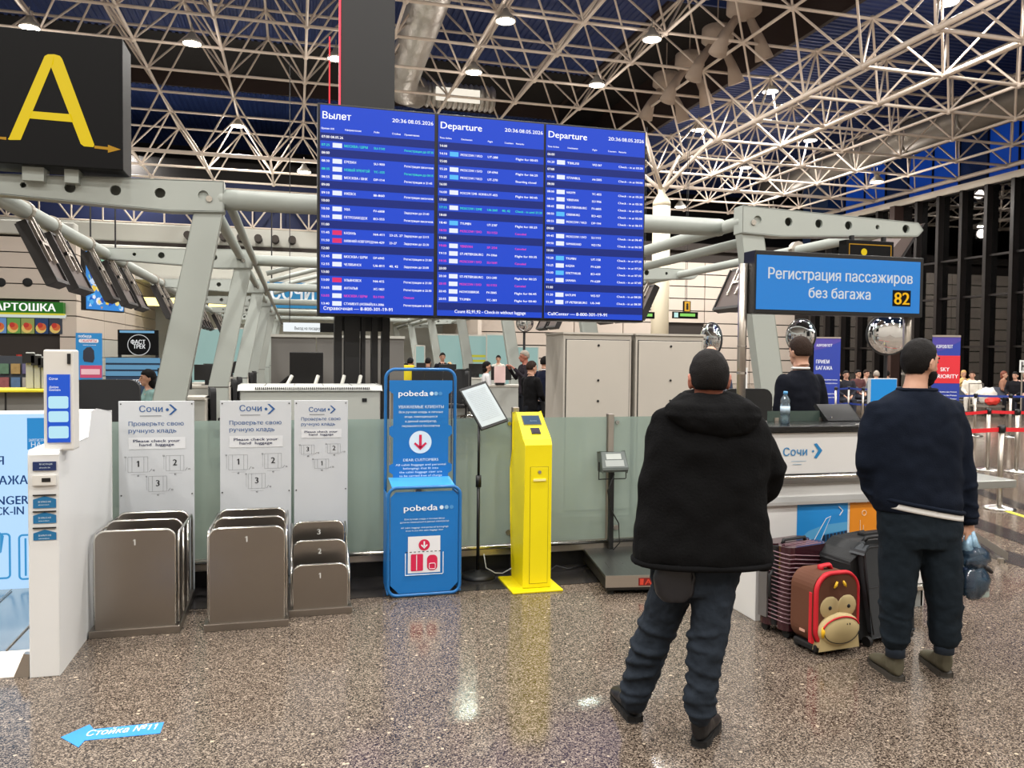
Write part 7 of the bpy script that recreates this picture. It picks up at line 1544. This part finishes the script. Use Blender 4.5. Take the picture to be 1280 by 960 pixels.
letters('lettering', [('ФАСТ', W * 0.32, Hh * 0.44, 0.11, W * 0.36), ('ТРЕК', W * 0.38, Hh * 0.26, 0.11, W * 0.30)], (a.x, v - 0.012, b.z), X, Z, flat((240, 240, 240), 0.9), pn, bold=0.03)
for k, (y0, y1) in enumerate(((447, 454), (456, 462), (464, 470))):
    a_, b_ = PV(132, y0, 23.0 - k), PV(200, y1, 23.0 - k); v = 23.0 - k
    t = thing('blue_counter', ['highest light blue striped counter below the black track sign', 'middle light blue striped counter below the black track sign', 'lowest, nearest light blue counter below the black track sign'][k], 'counter', ((a_.x + b_.x) / 2, v, 0))
    obj('body', MB().box((a_.x, v, 0), (b_.x, v + 0.5, a_.z - 0.02)), mat('dark_blue_counter', (40, 60, 84), 0.4), t); obj('lit_edge', MB().box((a_.x, v - 0.02, b_.z), (b_.x, v, a_.z)), flat((120, 180, 220), 0.6), t)
    letters('lettering', [('ФАСТ ТРЕК', 0.2, b_.z - 0.2, 0.11, 0.7)], (a_.x, v - 0.025, 0), X, Z, M_pw, t, bold=0.02)
# bright hanging map screen: abstract coloured picture
v = 21.0; A_, B_, C_, D_ = PV(107, 308, v), PV(154, 320, v + 1.0), PV(154, 396, v + 1.0), PV(107, 386, v)
t = thing('picture_screen', 'bright hanging screen with a colourful blue and yellow picture, left of nearest column', 'screen', ((A_.x + B_.x) / 2, v, D_.z)); ax = (B_ - A_).normalized(); W = (Vector((B_.x, B_.y, 0)) - Vector((A_.x, A_.y, 0))).length; ax = (Vector((B_.x, B_.y, 0)) - Vector((A_.x, A_.y, 0))).normalized(); nn = Vector((ax.y, -ax.x, 0)); Hh = A_.z - D_.z
O = Vector((A_.x, A_.y, D_.z))
P = [O + ax * x + Vector((0, 0, z)) for x, z in rect(-0.03, -0.03, W + 0.03, Hh + 0.03)]; obj('case', MB().add(P + [p - nn * 0.12 for p in P], [(0, 1, 2, 3), (7, 6, 5, 4), (0, 4, 5, 1), (1, 5, 6, 2), (2, 6, 7, 3), (3, 7, 4, 0)]), M_black, t)
bg_ = obj('picture', sheet(MB(), O + nn * 0.004, ax, Z, rect(0, 0, W, Hh)), flat((60, 140, 220), 0.95), t)
random.seed(11); cols = [(240, 240, 250), (240, 200, 70), (90, 180, 240), (200, 220, 245), (190, 150, 120), (40, 90, 190), (245, 225, 140), (150, 200, 170)]
for k in range(150):
    x, z, r_ = random.uniform(0.04, W - 0.04), random.uniform(0.04, Hh - 0.04), random.uniform(0.04, 0.11); a0 = random.uniform(0, 6); n__ = random.choice((3, 4, 5, 8))
    if x - r_ < 0 or x + r_ > W or z < r_ or z + r_ > Hh or (x > W * 0.5 and z > Hh * 0.65): continue
    obj('picture_patch', sheet(MB(), O + nn * (0.006 + 0.0004 * k), ax, Z, [(x + r_ * cos(a0 + 2 * pi * i / n__), z + r_ * sin(a0 + 2 * pi * i / n__)) for i in range(n__)]), flat(cols[k % 8], 0.95), bg_)
for (x, z, r_, cc) in ((0.5, 0.32, 0.20, (245, 205, 80)), (0.5, 0.32, 0.13, (60, 130, 215)), (0.25, 0.55, 0.1, (245, 205, 80))):
    obj('picture_ring', MB().tube([O + nn * 0.07 + ax * (W * x + r_ * cos(a_)) + Vector((0, 0, Hh * z + r_ * sin(a_))) for a_ in [2 * pi * k / 20 for k in range(20)]], 0.018, 6, closed=True), flat(cc, 0.95), bg_)
obj('hanger', MB().cyl(O + Vector((0, 0, Hh)) - nn * 0.05 + ax * 0.2, O + Vector((0, 0, Hh + 4)) - nn * 0.05 + ax * 0.2, 0.02, n=6).cyl(O + Vector((0, 0, Hh)) - nn * 0.05 + ax * (W - 0.2), O + Vector((0, 0, Hh + 4)) - nn * 0.05 + ax * (W - 0.2), 0.02, n=6), M_mast, t)

# big black chair back behind the bag drop and desks with monitors along both islands
q = PV(128, 500, 7.6); t = office_chair(q.x, 7.5, 0.0, 'large black chair back behind the bag drop kiosk, at the left', h=PV(128, 475, 7.6).z)
for c_ in t.children:
    if c_.name.startswith('backrest') or c_.name.startswith('seat'): c_.scale = (1.15, 1, 1)
M_desk = mat('desk_laminate', (196, 192, 182), 0.5)
def desk(u, v, label, w_=1.0, side=1, mon=True, group='desks with black monitors'):
    t = thing('check_in_desk', label, 'desk', (u, v, 0), group=group)
    obj('desk_top', MB().box((u - w_ / 2, v - 0.3, 1.02), (u + w_ / 2, v + 0.3, 1.06)), M_desk, t); obj('front_panel', MB().box((u - w_ / 2, v - 0.28, 0), (u + w_ / 2, v - 0.24, 1.02)), M_cab, t)
    for s_ in (-1, 1): obj('leg_panel', MB().box((u + s_ * w_ / 2 - 0.02, v - 0.28, 0), (u + s_ * w_ / 2 + 0.02, v + 0.28, 1.02)), M_desk, t)
    if mon:
        m = thing('computer_monitor', label.replace('desk', 'monitor standing on the desk', 1), 'monitor', (u, v, 1.06), group='black monitors on the check-in desks')
        obj('panel', MB().box((-0.24, 0, 0.10), (0.24, 0.04, 0.42)), M_black, m, world=False, bevel=0.006); obj('stand', MB().box((-0.04, 0.03, 0), (0.04, 0.06, 0.2)).box((-0.1, -0.04, 0), (0.1, 0.1, 0.012)), M_black, m, world=False)
for k, v in enumerate((13.0, 17.5, 19.2, 24.0, 26.0)):
    desk(-1.75 - 0.0 * k, v, ordi[k] + ' pale desk along the left island columns', 0.9); office_chair(-1.75 + 0.75, v + 0.2, radians(100), ordi[k] + ' black office chair along the left island', full=False)
for k, (px, D) in enumerate(((627, 18.6), (596, 24.5), (560, 22.5), (530, 26), (500, 24))):
    x, y = at(px, D); desk(x, y, ['pale desk of the woman in white shirt', 'pale desk left of the woman in white shirt', 'pale desk before the person at the teal glass', 'pale far desk between the two left white columns', 'pale desk by the yellow chair', 'pale desk beside the person seated in black'][k], 1.1, mon=k != 5)
for k, (px, D, rz_) in enumerate(((597, 19.0, 1.3), (583, 22.0, 0.2), (568, 20.0, 0), (546, 20.5, 0.2), (528, 21.2, 0), (661, 14.5, -1.2), (592, 27, 0))):
    x, y = at(px, D); office_chair(x, y, rz_, ['black chair back behind the woman in white shirt', 'black chair right of the third white column', 'black chair back between white columns, nearest', 'black chair left of the third white column', 'black chair between first and second white columns', 'low black chair under the person seated in black', 'farthest black chair before the teal glass'][k], h=[1.35, 1.35, 1.35, 1.4, 1.4, 0.9, 1.3][k], full=False)
x, y = at(509, 21.5); t = thing('yellow_chair', 'yellow chair among the dark chairs above the blue frame', 'chair', (x, y, 0)); obj('backrest', MB().box((-0.2, 0, 0.9), (0.2, 0.05, 1.45)), mat('yellow_fabric', (226, 206, 30), 0.7), t, world=False, bevel=0.02); obj('seat', MB().box((-0.22, 0, 0.75), (0.22, 0.45, 0.82)), mat('yellow_fabric', (226, 206, 30), 0.7), t, world=False, bevel=0.02); obj('leg', MB().cyl((0, 0.2, 0), (0, 0.2, 0.75), 0.03, n=8), M_black, t, world=False)
# pale monitors and pink paper on the desks
x, y = at(625, 18.3); t = thing('paper_holder', 'pinkish sheet in a holder on the desk in front of the woman in white shirt', 'paper', (x, y, 1.06)); obj('sheet', MB().box((-0.13, 0, 0.05), (0.13, 0.01, 0.42)), mat('pink_paper', (226, 196, 192), 0.6), t, world=False); obj('foot', MB().box((-0.1, -0.04, 0), (0.1, 0.06, 0.05)), M_black, t, world=False)

# grey partition with a big black screen, and lit teal glass walls
v = 12.5; a, b = PV(338, 421, v), PV(506, 423, v); t = thing('grey_partition', 'dark grey partition wall behind the vented cabinet', 'partition', ((a.x + b.x) / 2, v, 0)); M_pg = mat('partition_grey', (112, 110, 106), 0.6)
n_ = 3
for k in range(n_): obj('panel', MB().box((a.x + (b.x - a.x) * k / n_ + 0.01, v, 0), (a.x + (b.x - a.x) * (k + 1) / n_ - 0.01, v + 0.06, a.z)), M_pg, t)
obj('top_trim', MB().box((a.x, v - 0.02, a.z), (b.x, v + 0.08, a.z + 0.04)), M_fascia, t)
v = 12.0; a, b = PV(362, 440, v), PV(404, 480, v); t = thing('big_monitor', 'large black unlit screen in front of the grey partition', 'monitor', ((a.x + b.x) / 2, v, 0)); obj('panel', MB().box((a.x, v, b.z), (b.x, v + 0.06, a.z)), M_black, t, bevel=0.01); obj('stand', MB().box(((a.x + b.x) / 2 - 0.04, v + 0.05, 0), ((a.x + b.x) / 2 + 0.04, v + 0.1, b.z + 0.1)), M_mast, t); obj('arm', MB().tube([(a.x, v + 0.05, b.z + 0.1), (a.x - 0.12, v + 0.1, b.z), (a.x - 0.1, v + 0.1, b.z - 0.3)], 0.03, 6), M_black, t)
for k, (x0, x1) in enumerate(((352, 365), (390, 398), (424, 431), (446, 452))):
    p = PV(x0, 487, 7.9); q = PV(x1, 470, 7.9); tag(obj('belt_guide', MB().tube([(p.x, 7.9, 0), (p.x, 7.9, p.z - 0.05), (q.x, 8.0, q.z)], 0.018, 8), M_fascia, smooth=True), ['bent white guide rod left of the big black screen', 'bent white guide rod under the big black screen', 'bent white guide rod between mast posts, left one', 'bent white guide rod between mast posts, right one'][k], 'guide rod')
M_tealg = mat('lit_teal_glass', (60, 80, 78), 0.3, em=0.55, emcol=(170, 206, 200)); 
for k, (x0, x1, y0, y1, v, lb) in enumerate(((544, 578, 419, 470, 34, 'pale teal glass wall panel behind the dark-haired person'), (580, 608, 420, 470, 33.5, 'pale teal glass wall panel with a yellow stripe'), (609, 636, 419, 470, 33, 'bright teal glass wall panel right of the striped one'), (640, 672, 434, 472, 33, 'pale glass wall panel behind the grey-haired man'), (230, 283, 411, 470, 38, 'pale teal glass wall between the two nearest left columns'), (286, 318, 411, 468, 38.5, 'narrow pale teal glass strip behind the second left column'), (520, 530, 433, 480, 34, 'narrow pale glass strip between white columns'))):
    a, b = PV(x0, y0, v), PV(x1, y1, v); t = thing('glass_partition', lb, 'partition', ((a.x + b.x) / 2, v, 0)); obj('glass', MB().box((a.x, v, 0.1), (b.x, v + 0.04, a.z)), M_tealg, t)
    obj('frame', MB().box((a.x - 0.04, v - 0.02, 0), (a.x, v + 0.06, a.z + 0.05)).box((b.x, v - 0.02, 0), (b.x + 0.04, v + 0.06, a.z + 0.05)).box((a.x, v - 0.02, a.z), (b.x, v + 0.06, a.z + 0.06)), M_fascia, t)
    if k == 1:
        for i_ in range(3): z = PV(590, 445 + 6 * i_, v).z; obj('yellow_stripe', MB().box((a.x + 0.02, v - 0.01, z - 0.05), (b.x - 0.05, v, z + 0.05)), flat((220, 216, 70), 0.6), t)
# blue banner far behind, arches, and a lit sign
v = 40; a, b = PV(334, 352, v), PV(402, 386, v); t = thing('far_banner', 'light blue banner with white letters high behind the cross tubes', 'banner', ((a.x + b.x) / 2, v, b.z)); bn = obj('sheet', MB().box((a.x, v, b.z), (b.x, v + 0.1, a.z)), flat((60, 160, 215), 0.6), t); letters('lettering', [('СОЧИ', 0.15, 0.4, 0.7, (b.x - a.x) * 0.8)], (a.x, v - 0.01, b.z), X, Z, M_pw, bn, bold=0.03)
obj('hanger', MB().cyl((a.x + 0.2, v + 0.05, a.z), (a.x + 0.2, v + 0.05, 9), 0.03, n=6).cyl((b.x - 0.2, v + 0.05, a.z), (b.x - 0.2, v + 0.05, 9), 0.03, n=6), M_mast, t)
for k in range(4):
    pts = [Vector((-1 + 9 * i / 10, 30 + 3.2 * k, 3.6 + 2.6 * sin(pi * (0.12 + 0.38 * i / 10)))) for i in range(11)]
    t = thing('arched_tube', ordi[k] + ' thin curved white tube rising towards the departure board behind the cross tubes', 'tube', pts[0]); obj('pipe', MB().tube(pts, 0.09, 8), M_frame, t, smooth=True); obj('tie', MB().cyl(pts[3], pts[3] + Vector((0, 0, -0.7)), 0.04, n=6).cyl(pts[7], pts[7] + Vector((0, 0, -0.9)), 0.04, n=6), M_frame, t)
v = 27; a, b = PV(354, 403, v), PV(400, 415, v); c = PV(424, 415, v); t = thing('lit_sign', 'white lit direction sign above the grey partition', 'sign', ((a.x + b.x) / 2, v, b.z)); obj('face', MB().box((a.x, v, b.z), (b.x, v + 0.15, a.z)), flat((240, 246, 248), 1.0), t); obj('dark_part', MB().box((b.x, v, b.z), (c.x, v + 0.15, a.z)), M_signblk, t); letters('lettering', [('Выход на посадку', 0.35, 0.06, 0.1, 0.8)], (a.x, v - 0.01, b.z), X, Z, M_ink, t, bold=0.02)
obj('hanger', MB().cyl((a.x + 0.2, v + 0.05, a.z), (a.x + 0.2, v + 0.05, 11), 0.012, n=6), M_mast, t)
# luggage and bag among the waiting travellers, trolley
x, y = at(1236, 25.2); t = thing('travel_bag', 'white and red travel bag on a trolley among the seated travellers', 'bag', (x, y, 0.35)); obj('white_bag', crumple((0, 0, 0.28), 0.30, 0.2, 0.26, 4), mat('white_bag', (220, 216, 208), 0.7), t, world=False, smooth=True); obj('red_bag', crumple((0.02, -0.16, 0.14), 0.25, 0.16, 0.16, 7), mat('red_bag', (214, 60, 50), 0.6), t, world=False, smooth=True)
t = thing('luggage_trolley', 'metal luggage trolley carrying the white and red bag', 'trolley', (x, y, 0)); obj('platform', MB().box((-0.3, -0.35, 0.28), (0.3, 0.4, 0.34)), M_steel, t, world=False); obj('frame', MB().tube([(-0.28, 0.4, 0.3), (-0.28, 0.45, 1.0), (0.28, 0.45, 1.0), (0.28, 0.4, 0.3)], 0.02, 8), M_steel, t, world=False)
for i in (-1, 1):
    for j in (-1, 1): obj('wheel', MB().cyl((i * 0.27 - 0.02, j * 0.3, 0.08), (i * 0.27 + 0.02, j * 0.3, 0.08), 0.08, n=12).cyl((i * 0.27, j * 0.3, 0.1), (i * 0.27, j * 0.3, 0.3), 0.02, n=6), M_rubber, t, world=False)
x, y = at(1278, 23); t = thing('white_notice', 'white notice board with black characters cut by the right edge', 'sign', (x, y, 0)); obj('pole', MB().cyl((0, 0, 0), (0, 0, 1.7), 0.02, n=8), M_steel, t, world=False); obj('board', MB().box((-0.1, -0.03, 1.4), (0.3, 0, 1.75)), M_white, t, world=False); obj('mark', MB().box((-0.06, -0.035, 1.45), (-0.02, -0.03, 1.7)).box((0.02, -0.035, 1.45), (0.06, -0.03, 1.7)).box((-0.06, -0.035, 1.56), (0.06, -0.03, 1.6)), M_black, t, world=False)
# paper notice and post behind the hooded man
x, y = at(930, 9.5); t = thing('paper_notice', 'white paper notice on a thin stand right of the hooded man head', 'sign', (x, y, 0)); obj('sheet', MB().box((-0.05, 0, 1.25), (0.05, 0.01, 1.60)), M_white, t, world=False); obj('pole', MB().cyl((0, 0.02, 0), (0, 0.02, 1.3), 0.01, n=6), M_mast, t, world=False); obj('base', MB().cyl((0, 0.02, 0), (0, 0.02, 0.02), 0.12, n=14), M_mast, t, world=False)
